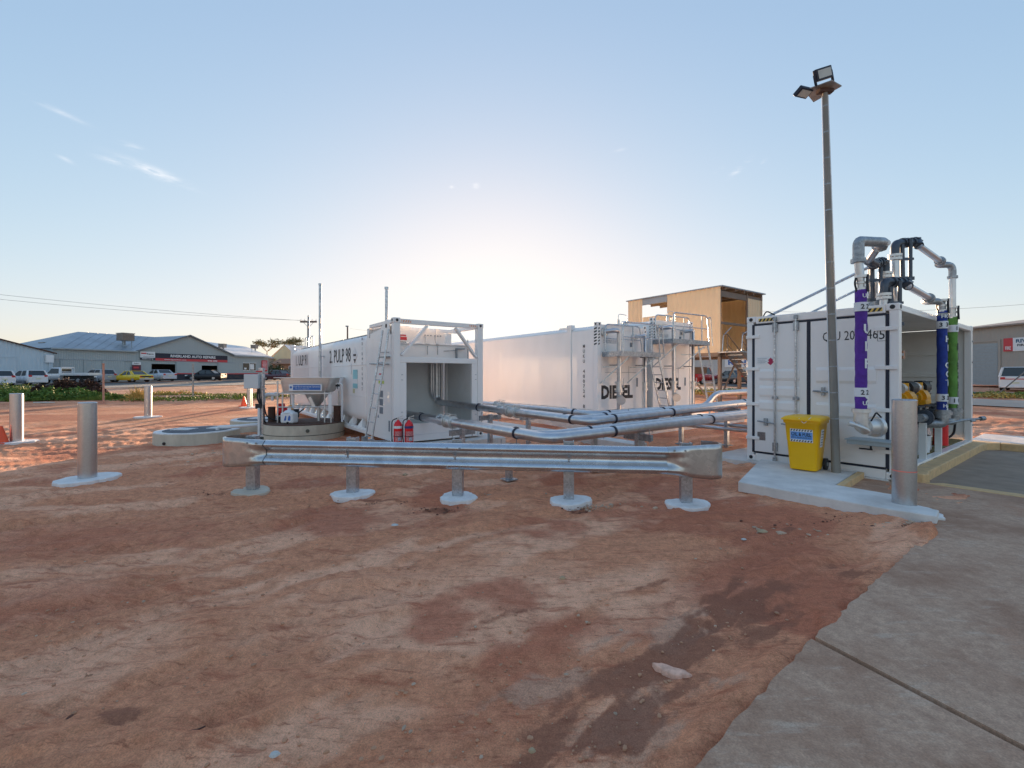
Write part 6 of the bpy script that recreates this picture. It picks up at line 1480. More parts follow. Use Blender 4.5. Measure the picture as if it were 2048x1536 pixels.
    RO=[((x0-.3,f*.3,e-.05),(g0,f*.3,e-.05),(gm,yb,rg),(x0+6.2,yb,rg)),((x0-.3,f*.3,e-.05),(x0+6.2,yb,rg),(x0+6.2,yb+B*.1,rg),(x0-.3,yb*2,e-.05)),
        ((g0-.2,f*.3,e-.08),(gm,f*.3,rg+.04),(gm,B*16,rg+.04),(g0-.2,B*16,e-.08)),((gm,f*.3,rg+.04),(g1+.3,f*.3,e-.12),(g1+.3,B*16,e-.12),(gm,B*16,rg+.04)),
        ((g1,f*.3,e+.02),(x1+.2,f*.3,e-.05),(x1+.2,yb,e+.7),(g1,yb,e+.8)),((x0+6.2,yb,rg),(gm,yb,rg),(gm,yb*2,e),(x0,yb*2,e))]
    for q in RO: rp_=MB().slab(q,(0,0,.06)); part('roof',rp_,ROOFG,T)
    # batten lines on the visible slope
    rb=MB()
    for k in range(1,9):
        a=Vector(RO[0][0]).lerp(Vector(RO[0][1]),k/9); b=Vector(RO[0][3]).lerp(Vector(RO[0][2]),k/9); rb.bar(a+Vector((0,0,.08)),b+Vector((0,0,.08)),.05,.03)
    part('roof_rib',rb,ROOFG,T)
    part('gutter',MB().box(x0-.3,g0,min(f*.28,f*.42),max(f*.28,f*.42),e-.15,e).box(g1,x1+.2,min(f*.28,f*.42),max(f*.28,f*.42),e-.18,e-.04),GREYW,T)
    bg=MB().bar((g0-.2,f*.35,e-.02),(gm,f*.35,rg+.10),.06,.2).bar((gm,f*.35,rg+.10),(g1+.3,f*.35,e-.06),.06,.2); part('barge_board',bg,mat('slate_trim',(.16,.18,.2),.5),T)
    # signs (top black with name, red strip)
    def board(a,b,z0,z1,m,o=.0): part('sign_board',MB().box(a,b,min(f*(.10+o),f*(.14+o)),max(f*(.10+o),f*(.14+o)),z0,z1),m,T)
    board(.0,11.2,3.42,4.15,NAVY); board(.0,11.2,3.03,3.42,REDS)
    xd=(1 if f==-1 else -1)
    text('RIVERLAND AUTO REPAIRS',.42,WH,T,(5.6,f*.15,3.80),(xd,0,0),w=7.0,bold=.03); text('www.rjpmotors.com',.22,WH,T,(2.8,f*.15,3.22),(xd,0,0),w=3.2,bold=.02); text('8588 3888',.22,WH,T,(8.6,f*.15,3.22),(xd,0,0),w=1.6,bold=.02)
    board(-2.0,-.05,3.62,4.30,WH,.02); board(-2.0,-.05,3.1,3.42,NAVY,.02); board(-2.0,-.05,3.42,3.62,WH,.02)
    part('sign_stripe',MB().box(-1.9,-1.2,min(f*.165,f*.17),max(f*.165,f*.17),3.95,4.12),REDS,T)
    text('Repco',.26,BLACKP,T,(-.7,f*.17,3.95),(xd,0,0),w=.9,bold=.03); text('Authorised',.14,BLACKP,T,(-.95,f*.17,3.6),(xd,0,0),w=1.4); text('SERVICE',.16,WH,T,(-1.03,f*.17,3.25),(xd,0,0),w=1.5,bold=.02)
    board(-3.0+.0,-2.0+.1,2.35,2.75,WH); board(-3.0,-1.9,1.5,2.35,mat('maroon_sign',(.12,.02,.04),.5)); part('sign_stripe',MB().box(-2.85,-2.2,min(f*.145,f*.15),max(f*.145,f*.15),1.85,2.1),REDS,T); text('Repco',.2,BLACKP,T,(-2.45,f*.15,2.55),(xd,0,0),w=.7,bold=.02)
    board(17.8,19.0,1.6,3.6,REDS); t=MB()
    for k in range(7): t.box(17.95,18.85,min(f*.145,f*.15),max(f*.145,f*.15),1.9+.23*k,1.97+.23*k)
    part('sign_print',t,WH,T)
    # window
    wn=part('window',MB().box(14.2,16.6,min(f*.02,f*.06),max(f*.02,f*.06),1.75,3.0),GLASS,T); part('frame',MB().box(14.1,16.7,min(f*.05,f*.09),max(f*.05,f*.09),3.0,3.08).box(14.1,16.7,min(f*.05,f*.09),max(f*.05,f*.09),1.68,1.75).box(15.35,15.45,min(f*.05,f*.09),max(f*.05,f*.09),1.75,3.0),WH,wn)
    part('poster',MB().box(15.5,16.3,min(f*.07,f*.075),max(f*.07,f*.075),1.9,2.85).box(14.35,14.8,min(f*.07,f*.075),max(f*.07,f*.075),1.9,2.2),WH,wn)
    return T
workshop()
ev=W(251,690,66); evap('big brown cooler on the near slope of the grey workshop roof',(ev.x,ev.y,ev.z+.1),wang,1.0)
an=thing('roof_antenna','small television antenna on the workshop roof ridge, left of the brown cooler','antenna',tuple(W(200,686,70))); part('mast',MB().cyl((0,0,-.5),(0,0,.9),.05,n=6),GALV_D,an); part('boom',MB().bar((-.1,0,.7),(1.1,0,1.0),.05,.05),GALV_D,an)
fl=thing('flue_pipe','tall rusty flue pipe with hooked top behind the workshop','flue',tuple(W(146,695,72))); part('pipe',MB().tube([(0,0,-1.5),(0,0,1.5),(-.35,0,1.75),(-.8,0,1.35)],.22,10,.3),mat('rusty_flue',(.38,.20,.13),.7,var=.2,scale=2),fl)
def shed_left():
    p=Vector((-55.9,56.0)); T=thing('blue_shed','pale blue corrugated iron shed with gabled roof at the left edge','building',(p.x,p.y,.7),wang)
    f=-1 if (-p).dot(Vector((-wx.y,wx.x)))<0 else 1; B=-f
    a=-22.0; apex=-11.0; e=3.75; rg=6.9
    w=MB(); sheet(w,(a,0),(apex,0),0,0,.03,.35,zt=lambda t:e+(rg-e)*t); sheet(w,(apex,0),(0,0),0,0,.03,.35,zt=lambda t:rg+(e-rg)*t); sheet(w,(0,0),(0,B*16),0,e,.03,.35)
    part('wall',w,BLUEW,T)
    part('roof',MB().slab([(a-.3,f*.2,e-.05),(apex,f*.2,rg+.05),(apex,B*16,rg+.05),(a-.3,B*16,e-.05)],(0,0,.06)),ROOFG,T); part('roof',MB().slab([(apex,f*.2,rg+.05),(.3,f*.2,e-.05),(.3,B*16,e-.05),(apex,B*16,rg+.05)],(0,0,.06)),ROOFG,T)
    part('barge_board',MB().bar((apex,f*.22,rg+.06),(.3,f*.22,e-.03),.05,.14),RUSTB,T)
    part('sliding_door',sheet(MB(),(-10.5,f*.06),(-3.3,f*.06),.05,3.1,.03,.35),BLUEW,T); part('door_track',MB().box(-10.5,-3.2,min(f*.05,f*.12),max(f*.05,f*.12),3.11,3.18),BLUEW,T)
    part('downpipe_head',MB().box(-.75,-.05,min(f*.04,f*.35),max(f*.04,f*.35),2.6,3.5),WH,T); part('downpipe',MB().cyl((-.4,f*.2,0),(-.4,f*.2,2.6),.07,n=8),BLUEW,T)
shed_left()
ev=W(96,702,62); evap('low wide cooler on the pale blue shed roof at left',(ev.x,ev.y,ev.z-.3),wang,.9)
def simple_shed(name,lbl,p0,p1,depth,z0,ez,rz,wm,rm,gable_front=False,cat='building'):
    p0,p1=Vector(p0),Vector(p1); d=p1-p0; l=d.length; a=math.atan2(d.y,d.x)
    T=thing(name,lbl,cat,(p0.x,p0.y,z0),a)
    nn=Vector((-d.y,d.x)); B=1 if (-p0).dot(nn)<0 else -1
    w=MB()
    if gable_front:
        sheet(w,(0,0),(l/2,0),0,0,.02,.4,zt=lambda t:ez+(rz-ez)*t); sheet(w,(l/2,0),(l,0),0,0,.02,.4,zt=lambda t:rz+(ez-rz)*t)
    else: sheet(w,(0,0),(l,0),0,ez,.02,.4)
    sheet(w,(0,0),(0,B*depth),0,ez,.02,.4); sheet(w,(l,0),(l,B*depth),0,ez,.02,.4)
    if not gable_front:
        for x in (0,l): w.add([(x,0,ez),(x,B*depth,ez),(x,B*depth/2,rz)],[(0,1,2)])
    part('wall',w,wm,T)
    if gable_front:
        part('roof',MB().slab([(-.2,-B*.2,ez-.03),(l/2,-B*.2,rz+.03),(l/2,B*depth,rz+.03),(-.2,B*depth,ez-.03)],(0,0,.05)),rm,T); part('roof',MB().slab([(l/2,-B*.2,rz+.03),(l+.2,-B*.2,ez-.03),(l+.2,B*depth,ez-.03),(l/2,B*depth,rz+.03)],(0,0,.05)),rm,T)
    else:
        part('roof',MB().slab([(-.2,-B*.3,ez-.08),(l+.2,-B*.3,ez-.08),(l+.2,B*depth/2,rz),(-.2,B*depth/2,rz)],(0,0,.05)),rm,T); part('roof',MB().slab([(-.2,B*depth/2,rz),(l+.2,B*depth/2,rz),(l+.2,B*(depth+.3),ez-.08),(-.2,B*(depth+.3),ez-.08)],(0,0,.05)),rm,T)
    part('gutter',MB().box(-.2,l+.2,min(-B*.3,-B*.42),max(-B*.3,-B*.42),ez-.16,ez-.03),rm,T) if not gable_front else None
    return T,B,l
PALER=mat('pale_roof_sheet',(.62,.64,.66),.45,.1,var=.08,scale=.3)
a=W(90,755,82); b=W(180,755,98); simple_shed('far_shed','low pale-roofed shed glimpsed behind the blue shed and the workshop',(a.x,a.y),(b.x,b.y),12,1,5.0,6.6,GREYW,PALER)
a=W(440,750,88); b=W(548,750,112); T,B,l=simple_shed('far_shed','long pale-roofed shed with two coolers behind the right end of the workshop',(a.x,a.y),(b.x,b.y),13,1,4.9,7.6,mat('dun_wall',(.42,.40,.36),.6),PALER)
e1=W(445,690,94); evap('left of two small coolers on the long pale roof behind the workshop',(e1.x,e1.y,e1.z-.9),0,.72); e1=W(509,691,106); evap('right of two small coolers on the long pale roof behind the workshop',(e1.x,e1.y,e1.z-1.1),0,.78)
CREAM=mat('cream_gable_paint',(.80,.66,.40),.6,var=.08,scale=.5); BRICKM=mat('orange_brick',(.42,.22,.13),.85,var=.2,scale=3)
a=W(542,735,112); b=W(596,735,112); T,B,l=simple_shed('gabled_house','sunlit cream gabled building above the orange brick house',(a.x,a.y),(b.x,b.y),14,1,5.0,8.1,CREAM,PALER,True)
part('window',MB().box(l*.78,l*.9,min(-B*.02,-B*.08),max(-B*.02,-B*.08),4.0,5.0),GLASS,T)
a=W(545,750,100); b=W(600,750,100); T,B,l=simple_shed('brick_house','low orange brick house with white gate frames behind the green hedge',(a.x,a.y),(b.x,b.y),7,1,3.3,4.4,BRICKM,mat('terracotta_roof',(.40,.20,.12),.8,var=.15,scale=1))
part('window',MB().box(l*.62,l*.95,min(-B*.02,-B*.08),max(-B*.02,-B*.08),1.6,2.7),GLASS,T); part('gate_frame',MB().box(l*.6,l*.97,min(-B*.1,-B*.14),max(-B*.1,-B*.14),2.7,2.8).box(l*.6,l*.97,min(-B*.1,-B*.14),max(-B*.1,-B*.14),1.5,1.6).box(l*.6,l*.62,min(-B*.1,-B*.14),max(-B*.1,-B*.14),1.6,2.7).box(l*.95,l*.97,min(-B*.1,-B*.14),max(-B*.1,-B*.14),1.6,2.7).box(l*.2,l*.22,min(-B*.1,-B*.14),max(-B*.1,-B*.14),1,3.0).box(l*.1,l*.22,min(-B*.1,-B*.14),max(-B*.1,-B*.14),3.0,3.1),WH,T)
# hedge and fence beside the brick house
hg=[]
for i,(px,Y,rx,h) in enumerate(((545,88,1.6,3.2),(552,90,2.2,3.8),(562,91,2.2,2.2),(575,92,2.2,2.0),(588,93,2.4,2.1))):
    q=W(px,750,Y); T=thing('hedge_bush',('tall green bush touching the corner of the workshop','tallest green bush, second from the workshop corner','low hedge bush left of the brick house gate','low hedge bush under the gate frame of the brick house','low hedge bush nearest the tank, before the brick house')[i],'bush',(0,0,0),0,'hedge before the brick house')
    clump('foliage',HEDGE,(q.x,q.y),rx,1.2,h,1500,.3,200+i,False,T,False); part('stem',MB().cyl((q.x,q.y,zg(q.x,q.y)-.1),(q.x,q.y,zg(q.x,q.y)+h*.5),.06,.02,n=6),RUSTB,T)
fa=W(540,755,80); fb=W(596,755,84); T=thing('wire_fence','dark low fence before the hedge, right of the workshop','fence',(fa.x,fa.y,zg(fa.x,fa.y)),math.atan2(fb.y-fa.y,fb.x-fa.x)); l=(Vector(fb[:2])-Vector(fa[:2])).length
for k in range(4): part('fence_post',MB().box(k*l/3-.04,k*l/3+.04,-.04,.04,0,1.7),GALV_D,T)
part('fence_panel',MB().box(0,l,-.012,.012,.15,1.25),mat('shade_cloth',(.05,.07,.05),.8,var=.2,scale=2),T); part('fence_rail',MB().cyl((0,0,1.65),(l,0,1.65),.025,n=6),GALV_D,T)

def tree(px,Y,top_py,base_z,lab,seed,rx,ch,m=TREEG,n=1500,s=.3,trunk_r=.12,spread=3):
    q=W(px,top_py,Y); T=thing('gum_tree',lab,'tree',(0,0,0),0,'gum trees behind the far roofs'); rs=np.random.RandomState(seed)
    tr=MB(); base=Vector((q.x,q.y,base_z)); hub=Vector((q.x,q.y,q.z-ch*.9)); tr.cyl(base,hub,trunk_r*1.6,trunk_r,n=8); part('trunk',tr,mat('gum_bark',(.30,.24,.18),.8,var=.2,scale=2),T)
    for k in range(spread):
        a=rs.rand()*6.28; e=hub+Vector((rx*.75*math.cos(a),rx*.4*math.sin(a),ch*(.45+.4*rs.rand()))); part('limb',MB().tube([hub,(hub+e)/2+Vector((0,0,-.1*ch)),e],trunk_r*.5,6,.3),MATS['gum_bark'],T)
        c=clump('crown',m,(e.x,e.y),rx*.5,rx*.5,ch*.42,n//spread,s,seed*7+k,False,T,False,cz=e.z-ch*.12,shape=.6)
tree(534,120,681,1,'small gum tree with airy crown left of the cream gable',11,3.0,3.2,spread=6,n=1300,s=.32); tree(571,125,679,1,'wider gum tree with airy crown right above the cream gable',12,4.0,3.8,spread=7,n=1700,s=.32)

# ------------------------------------------------------------------ poles and wires
def wire(lbl,a,b,sag,r=.016):
    a,b=Vector(a),Vector(b); P=[a.lerp(b,t)+Vector((0,0,-sag*4*t*(1-t))) for t in np.linspace(0,1,22)]; o=part('power_line',MB().tube(P,r,5),mat('wire_grey',(.22,.22,.22),.6)); tag(o,lbl,'power line','overhead wires'); return o
pp=thing('power_pole','timber power pole with crossarm rising behind the left end of the petrol tank','power pole',tuple(W(617,755,62))); h=W(617,643,62).z-pp.location.z
part('pole',MB().cyl((0,0,-.5),(0,0,h+.1),.24,.16,n=10),mat('pole_timber',(.20,.15,.12),.85,var=.2,scale=2),pp); part('crossarm',MB().box(-1.1,1.1,-.1,.1,h-.15,h+.08),MATS['pole_timber'],pp)
for x in (-1.0,-.5,.5,1.0): part('insulator',MB().cyl((x,0,h+.08),(x,0,h+.32),.05,n=8),WH,pp)
part('brace',MB().bar((-.7,0,h-.1),(0,0,h-.8),.05,.05).bar((.7,0,h-.1),(0,0,h-.8),.05,.05),GALV_D,pp)
p2=thing('power_pole','smaller far power pole above the petrol tank roof','power pole',tuple(W(695,755,100))); h2=W(695,653,100).z-p2.location.z; part('pole',MB().cyl((0,0,-.5),(0,0,h2),.22,.16,n=8),MATS['pole_timber'],p2); part('insulator',MB().box(-.4,.2,-.1,.1,h2-.1,h2+.2),GALV_D,p2)
wa=W(601,641,62); 
wire('upper left overhead wire running from the left edge to the power pole',W(-260,560,46),wa,.35); wire('lower left overhead wire running from the left edge to the power pole',W(-260,570,47),W(612,641,62),.55)
wire('overhead wire crossing low behind the far tank roofs',W(700,657,100),W(1500,735,130),1.0); wire('overhead wire low at right behind the loading arms',W(1520,622,80),W(2250,590,60),1.0,.02)
wire('thin lower overhead wire at right behind the yellow shed',W(1520,630,80),W(1400,676,90),.3,.02)

# ------------------------------------------------------------------ elevated tan shed with stair
TAN=mat('tan_sheet_wall',(.72,.58,.38),.55,var=.06,scale=.7,dirt=(.50,.38,.22),dirt_amt=.4); STEELB=mat('brown_steel_frame',(.20,.16,.13),.6,.3,var=.15,scale=2)
def elevated():
    o=Vector((11.24,24.8)); zb=.27; T=thing('elevated_shed','tan corrugated shed raised on steel legs with a stair, behind the right diesel tank','elevated shed',(o.x,o.y,zb),math.atan2(Ud.y,Ud.x))
    L=6.3; Wd_=4.6; z0=2.75; zt=6.30
    win=(3.35,5.15,5.15,6.02)   # y0,y1,z0,z1 in the long wall (x=0 plane, local y runs away)
    def wall(y0,y1,za,zb_,nm='wall_sheet'):
        m=MB(); sheet(m,(0,y1),(0,y0),za,zb_,.035,.30); part(nm,m,TAN,T)
    wall(0,3.35,z0,zt); wall(5.15,L,z0,zt); wall(3.35,5.15,z0,5.15); 
    part('window_head',MB().box(-.02,.05,3.35,5.15,5.92,6.28),ROOFG,T)
    # far side wall and inner faces
    m=MB(); sheet(m,(Wd_,0),(Wd_,4.2),z0+.1,zt-.08,.035,.30); part('wall_sheet',m,TAN,T)
    m=MB(); sheet(m,(Wd_*.98,2.6),(.3,2.6),z0+.4,zt-.1,.035,.30); part('wall_sheet',m,TAN,T)
    m=MB(); sheet(m,(Wd_,-.0),(2.9,-.0),z0+1.0,zt-.35,.035,.26); part('wall_sheet',m,TAN,T)
    part('roof',MB().slab([(-.1,-.15,zt),(Wd_+.1,-.15,zt+.02),(Wd_+.1,L+.1,zt+.02),(-.1,L+.1,zt)],(0,0,.06)),ROOFG,T)
    pu=MB()
    for x in np.arange(.3,Wd_,1.0): pu.box(x,x+.08,-.1,L,zt-.14,zt-.002)
    part('purlin',pu,STEELB,T)
    part('beam',MB().box(.05,Wd_,.05,.17,zt-.50,zt-.18).box(.05,Wd_,.0,.08,zt-2.0,zt-1.88).box(.05,Wd_-1.6,2.5,2.58,zt-1.2,zt-1.1),STEELB,T)
    part('floor_beam',MB().box(.0,Wd_,.0,L,z0-.06,z0+.02).box(.0,.15,.0,L,z0-.22,z0-.06).box(Wd_-.15,Wd_,.0,L,z0-.22,z0-.06).box(0,Wd_,0,.14,z0-.24,z0-.06),STEELB,T)
    for x,y in ((.08,.08),(.08,L-.1),(2.1,.08),(Wd_-.1,.08),(2.1,L-.1),(Wd_-.1,L-.1)):
        part('leg',MB().box(x-.08,x+.08,y-.08,y+.08,-.1,z0-.22),STEELB,T)
    for x in (.08,2.9,Wd_-.08): part('column',MB().box(x-.05,x+.05,.02,.12,z0,zt-.1),STEELB,T)
    part('brace',MB().bar((.1,.1,.2),(1.9,.1,z0-.3),.07,.07).bar((3.0,.1,zt-.5),(3.9,.1,zt-2.0),.05,.05).bar((.1,.5,0),(.1,2.8,z0-.3),.07,.07),STEELB,T)
    part('hopper_beam',MB().box(.4,2.0,2.0,2.4,1.6,2.0).box(.6,.7,2.1,2.2,2.0,z0),STEELB,T)
    # stair down to the right
    for y in (-.25,-1.15):
        part('stringer',MB().bar((.1,y,z0+.0),(4.6,y,-.1),.06,.26),STEELB,T)
        part('handrail',MB().tube([(.0,y,z0+.95),(.2,y,z0+1.0),(4.6,y,.95)],.03,8,.1).cyl((.15,y,z0+.5),(4.6,y,.45),.02,n=8),STEELB,T)
        for k in range(5): 
            x=.25+k*1.05; zz=z0-(x-.1)*2.85/4.5; part('baluster',MB().cyl((x,y,zz),(x,y,zz+1.0),.022,n=6),STEELB,T)
    for k in range(12):
        x=.35+k*.36; zz=z0-(x-.1)*2.85/4.5; part('tread',MB().box(x-.14,x+.14,-1.12,-.28,zz-.02,zz+.02),GALV_D,T)
    part('landing',MB().box(-.3,.5,-1.2,.0,z0-.04,z0+.02),GALV_D,T); part('handrail',MB().tube([(.0,-.1,z0),(.1,-.1,z0+.9),(.9,-.1,z0+1.4)],.025,8,.1).tube([(.0,-1.15,z0),(.1,-1.15,z0+.9),(1.2,-1.15,z0+1.3)],.025,8,.1),GALV,T)
elevated()
# ------------------------------------------------------------------ buildings and street on the right
BEIGE=mat('beige_tilt_wall',(.40,.36,.31),.75,var=.05,scale=.5); 
def right_building():
    a=Vector(W(1905,770,47)[:2]); b=Vector(W(2190,770,36)[:2])
    T,B,l=simple_shed('beige_warehouse','beige warehouse with grey roller door and a red and white sign at the right edge',(a.x,a.y),(b.x,b.y),20,.85,5.6,6.9,BEIGE,mat('brown_roof_sheet',(.34,.28,.24),.6))
    f=-B
    rd=MB(); n=14
    for k in range(n): part('roller_slat',MB().box(.6,4.2,min(f*.02,f*(.05)),max(f*.02,f*.05),.02+k*.28,.28+k*.28),GREYP,T)
    part('door_frame',MB().box(4.25,4.45,min(0,f*.08),max(0,f*.08),0,4.1).box(.4,4.45,min(0,f*.08),max(0,f*.08),4.1,4.25),BEIGE,T)
    part('base_band',MB().box(4.5,l,min(0,f*.03),max(0,f*.03),0,.5),GREYP,T)
    xs=l*.0
    # find local x where the sign starts (photo x 2011)
    def atpx(px):
        r=(px-1024)/F; d=(b-a); t=(a.x-r*a.y)/(r*d.y-d.x); return t*l
    s0=atpx(2009); s1=s0+4.2; xd=1
    part('sign_board',MB().box(s0,s1,min(f*.05,f*.1),max(f*.05,f*.1),3.1,4.3),WH,T); part('sign_board',MB().box(s0,s0+.75,min(f*.101,f*.11),max(f*.101,f*.11),3.1,4.3),REDS,T)
    xdir=(1,0,0) if B==1 else (-1,0,0)
    text('RIVERLAND',.32,mat('dark_teal_print',(.03,.12,.22),.5),T,(s0+2.5,f*.115,4.0),xdir,w=3.0,bold=.03); text('FIRE & SAFETY',.2,BLACKP,T,(s0+2.4,f*.115,3.62),xdir,w=2.6,bold=.02)
    text('FIRE',.3,WH,T,(s0+.38,f*.115,3.4),xdir,w=.45,bold=.02)
right_building()
a=W(1350,760,62); b=W(1540,760,62); T,B,l=simple_shed('white_shed','white wall with blue lettering seen under the elevated tan shed',(a.x,a.y),(b.x,b.y),14,.95,3.6,5.0,mat('offwhite_wall',(.55,.55,.54),.7,var=.05),ROOFG)
part('sign_board',MB().box(l*.52,l*.98,min(-B*.05,-B*.1),max(-B*.05,-B*.1),1.9,3.1),WH,T); text('RENDER',.7,BLUES,T,(l*.75,-B*.12,2.55),(1,0,0) if B==1 else (-1,0,0),w=5.0,bold=.03)
a=W(1490,760,70); b=W(1700,760,60); simple_shed('grey_shed','dark-roofed low shed behind the stair of the elevated tan shed',(a.x,a.y),(b.x,b.y),14,.95,3.2,4.6,GREYW,ROOFG)
rod=thing('guy_stay','long thin guy stay slanting down to the verge in front of the white van','stay',tuple(W(1990,793,30))); part('rod',MB().cyl((0,0,0),W(2060,735,30)-Vector(rod.location),.035,n=8),STEELB,rod); part('ground_anchor',MB().box(-.08,.08,-.08,.08,-.05,.1),GALV_D,rod)

# ------------------------------------------------------------------ vehicles
TYRE=mat('tyre',(.02,.02,.022),.8); RIM=mat('alloy_rim',(.5,.5,.52),.35,.8); TAIL=mat('tail_light_red',(.55,.02,.02),.3); PLATE=mat('number_plate',(.7,.68,.5),.5)
def paint(n,c): return mat('car_paint_'+n,c,.28,.1,var=.02,scale=1,coat=.6)
def vehicle(lbl,cat,name,px,Y,front,spec,pm,group='vehicles parked along the far street',py=None):
    q=W(px,750,Y); z=zg(q.x,q.y)+.02
    T=thing(name,lbl,cat,(q.x,q.y,z),math.atan2(front[1],front[0]),group)
    Lh=spec['L']/2; w=spec['W']/2; S=spec
    def ring(x,zb,zt,wb,wt,tum=.06):
        return [(x,-wb,zb),(x,-wb*1.02,(zb+zt)/2),(x,-wt,zt-.03),(x,-wt+tum,zt),(x,wt-tum,zt),(x,wt,zt-.03),(x,wb*1.02,(zb+zt)/2),(x,wb,zb)]
    body=[]
    for (x,zb,zt,k) in S['body']: body.append(ring(x*Lh,zb,zt,w*k,w*k*.97))
    o=part('body',MB().loft(body),pm,T)
    if 'cabin' in S:
        # greenhouse: glass volume with body-coloured roof and pillars
        c=S['cabin']; bl=S['belt']; gw=w*.93; rw=w*.76
        gl=MB(); (xr0,xr1,xf1,xf0,zr)=[v for v in c]
        base=[(xr0*Lh,-gw,bl),(xf0*Lh,-gw,bl),(xf0*Lh,gw,bl),(xr0*Lh,gw,bl)]; topq=[(xr1*Lh,-rw,zr),(xf1*Lh,-rw,zr),(xf1*Lh,rw,zr),(xr1*Lh,rw,zr)]
        gl.add(base+topq,[(4,5,6,7),(0,1,5,4),(1,2,6,5),(2,3,7,6),(3,0,4,7)]); part('windows',gl,GLASS,T)
        rf=MB().add([(x_+(-.04 if i in(0,3) else .04),y_*1.03,z_+.005) for i,(x_,y_,z_) in enumerate(topq)]+[(x_*1.0,y_*.93,z_+.05) for (x_,y_,z_) in topq],[(0,3,2,1),(4,5,6,7),(0,1,5,4),(1,2,6,5),(2,3,7,6),(3,0,4,7)]); part('roof',rf,pm,T,bev=.02)
        pl=MB()
        for s in (-1,1):
            pl.bar((xr0*Lh,s*gw,bl-.02),(xr1*Lh,s*rw,zr),.10,.12).bar((xf0*Lh,s*gw,bl-.02),(xf1*Lh,s*rw,zr),.07,.08)
            xm=(xr1+xf1)/2*Lh*.9; pl.bar((xm,s*(gw+.01),bl-.02),(xm,s*(rw+.01),zr),.05,.09)
            if S.get('cpillar'): pl.slab([(xr0*Lh+.02,s*(gw+.005),bl),(xr0*Lh+S['cpillar'],s*(gw+.005),bl),(xr1*Lh+S['cpillar']*.6,s*(rw+.005),zr),(xr1*Lh,s*(rw+.005),zr)],(0,s*.01,0))
        part('pillar',pl,pm,T)
    for i,x in enumerate(S['wheels']):
        for s in (-1,1):
            ww=part('wheel',MB().cyl((x*Lh,s*(w-.22),S['wr']),(x*Lh,s*(w+.0),S['wr']),S['wr'],n=20),TYRE,T,bev=.02); part('rim',MB().cyl((x*Lh,s*(w-.005),S['wr']),(x*Lh,s*(w+.012),S['wr']),S['wr']*.62,n=14),RIM,ww)
    xr=-Lh
    for s in (-1,1):
        part('tail_light',MB().box(xr+S.get('tx',.02)-.04,xr+S.get('tx',.02)+.14,s*w*.74-.13,s*w*.74+.13,S['tz']-.09,S['tz']+.10),TAIL,T,bev=.01); part('headlight',MB().box(Lh-.22,Lh-.03,s*w*.7-.16,s*w*.7+.16,S['tz']-.22,S['tz']-.08),WH,T,bev=.01)
        part('wing_mirror',MB().box(.22*Lh,.28*Lh,s*(w+.02)-.08,s*(w+.02)+.08,S['belt'],S['belt']+.14),pm,T)
    part('number_plate',MB().box(xr-.03,xr-.012,-.2,.2,S['pz'],S['pz']+.12),PLATE,T)
    part('bumper',MB().box(xr-.015,xr+.10,-w*.9,w*.9,.28,.46),S.get('bm',pm),T,bev=.03)
    if 'stripe' in S: part('tail_panel',MB().box(xr-.012,xr+.02,-w*.8,w*.8,S['tz']-.10,S['tz']+.08),BLACKP,T)
    return T
HATCH=dict(L=3.8,W=1.70,belt=.95,cabin=(-.94,-.80,.05,.50,1.50),cpillar=.35,body=[(-1,.35,.95,.90),(-.97,.25,1.0,.97),(-.6,.20,.98,1),(.3,.20,.95,1),(.55,.22,.92,.99),(.85,.25,.78,.93),(1,.32,.60,.82)],wheels=(-.66,.66),wr=.30,tz=.95,tx=.02,pz=.62)
SEDAN=dict(L=4.85,W=1.84,belt=.96,cabin=(-.66,-.40,.12,.42,1.44),cpillar=.28,body=[(-1,.34,.98,.88),(-.97,.25,1.04,.95),(-.7,.20,1.04,1),(-.3,.20,.98,1),(.35,.20,.95,1),(.7,.22,.85,.97),(1,.30,.62,.82)],wheels=(-.60,.60),wr=.33,tz=.86,tx=.02,pz=.6)
COUPE=dict(L=4.75,W=1.85,belt=.88,cabin=(-.62,-.34,.08,.30,1.34),cpillar=.45,body=[(-1,.36,.82,.92),(-.96,.28,.90,.98),(-.6,.24,.92,1),(-.1,.22,.88,1),(.35,.22,.86,1),(.9,.25,.78,.98),(1,.34,.62,.93)],wheels=(-.56,.62),wr=.33,tz=.68,tx=.02,pz=.45,stripe=1,bm=None)
COUPE['bm']=RIM
silver=paint('silver',(.42,.44,.48)); white=paint('white',(.75,.76,.78)); yellow=paint('yellow',(.85,.60,.02)); black=mat('car_paint_black',(.012,.014,.02),.42,0,var=.02,scale=1); maroon=paint('maroon',(.07,.02,.035)); redp=paint('red',(.40,.02,.02)); dgrey=paint('dark_grey',(.06,.065,.07))
SF=(-.944,.33)
vehicle('white hatchback cut by the left edge of the picture, left of the silver-white hatchback','car','parked_car',-12,46,SF,HATCH,white)
vehicle('silver-white hatchback with red tail lights parked before the pale blue shed','car','parked_car',55,48.5,SF,HATCH,white)
vehicle('silver car half hidden behind the tray of the white utility','car','parked_car',118,57,SF,SEDAN,silver)
vehicle('silver wagon behind the star picket, between the white utility and the yellow coupe','car','parked_car',196,57.0,SF,HATCH|dict(L=4.4),silver)
vehicle('red car mostly hidden behind the white utility and the silver wagon','car','parked_car',176,66,SF,SEDAN,redp)
vehicle('red car showing only behind the front of the yellow coupe','car','parked_car',240,68,SF,SEDAN,redp)
vehicle('yellow two-door coupe with black tail panel parked before the workshop','car','parked_car',264,57.5,(-.97,.25),COUPE,yellow)
vehicle('silver sedan right of the yellow coupe at the first workshop doorway','car','parked_car',318,62,(-.92,.40),SEDAN,paint('light_silver',(.52,.56,.62)))
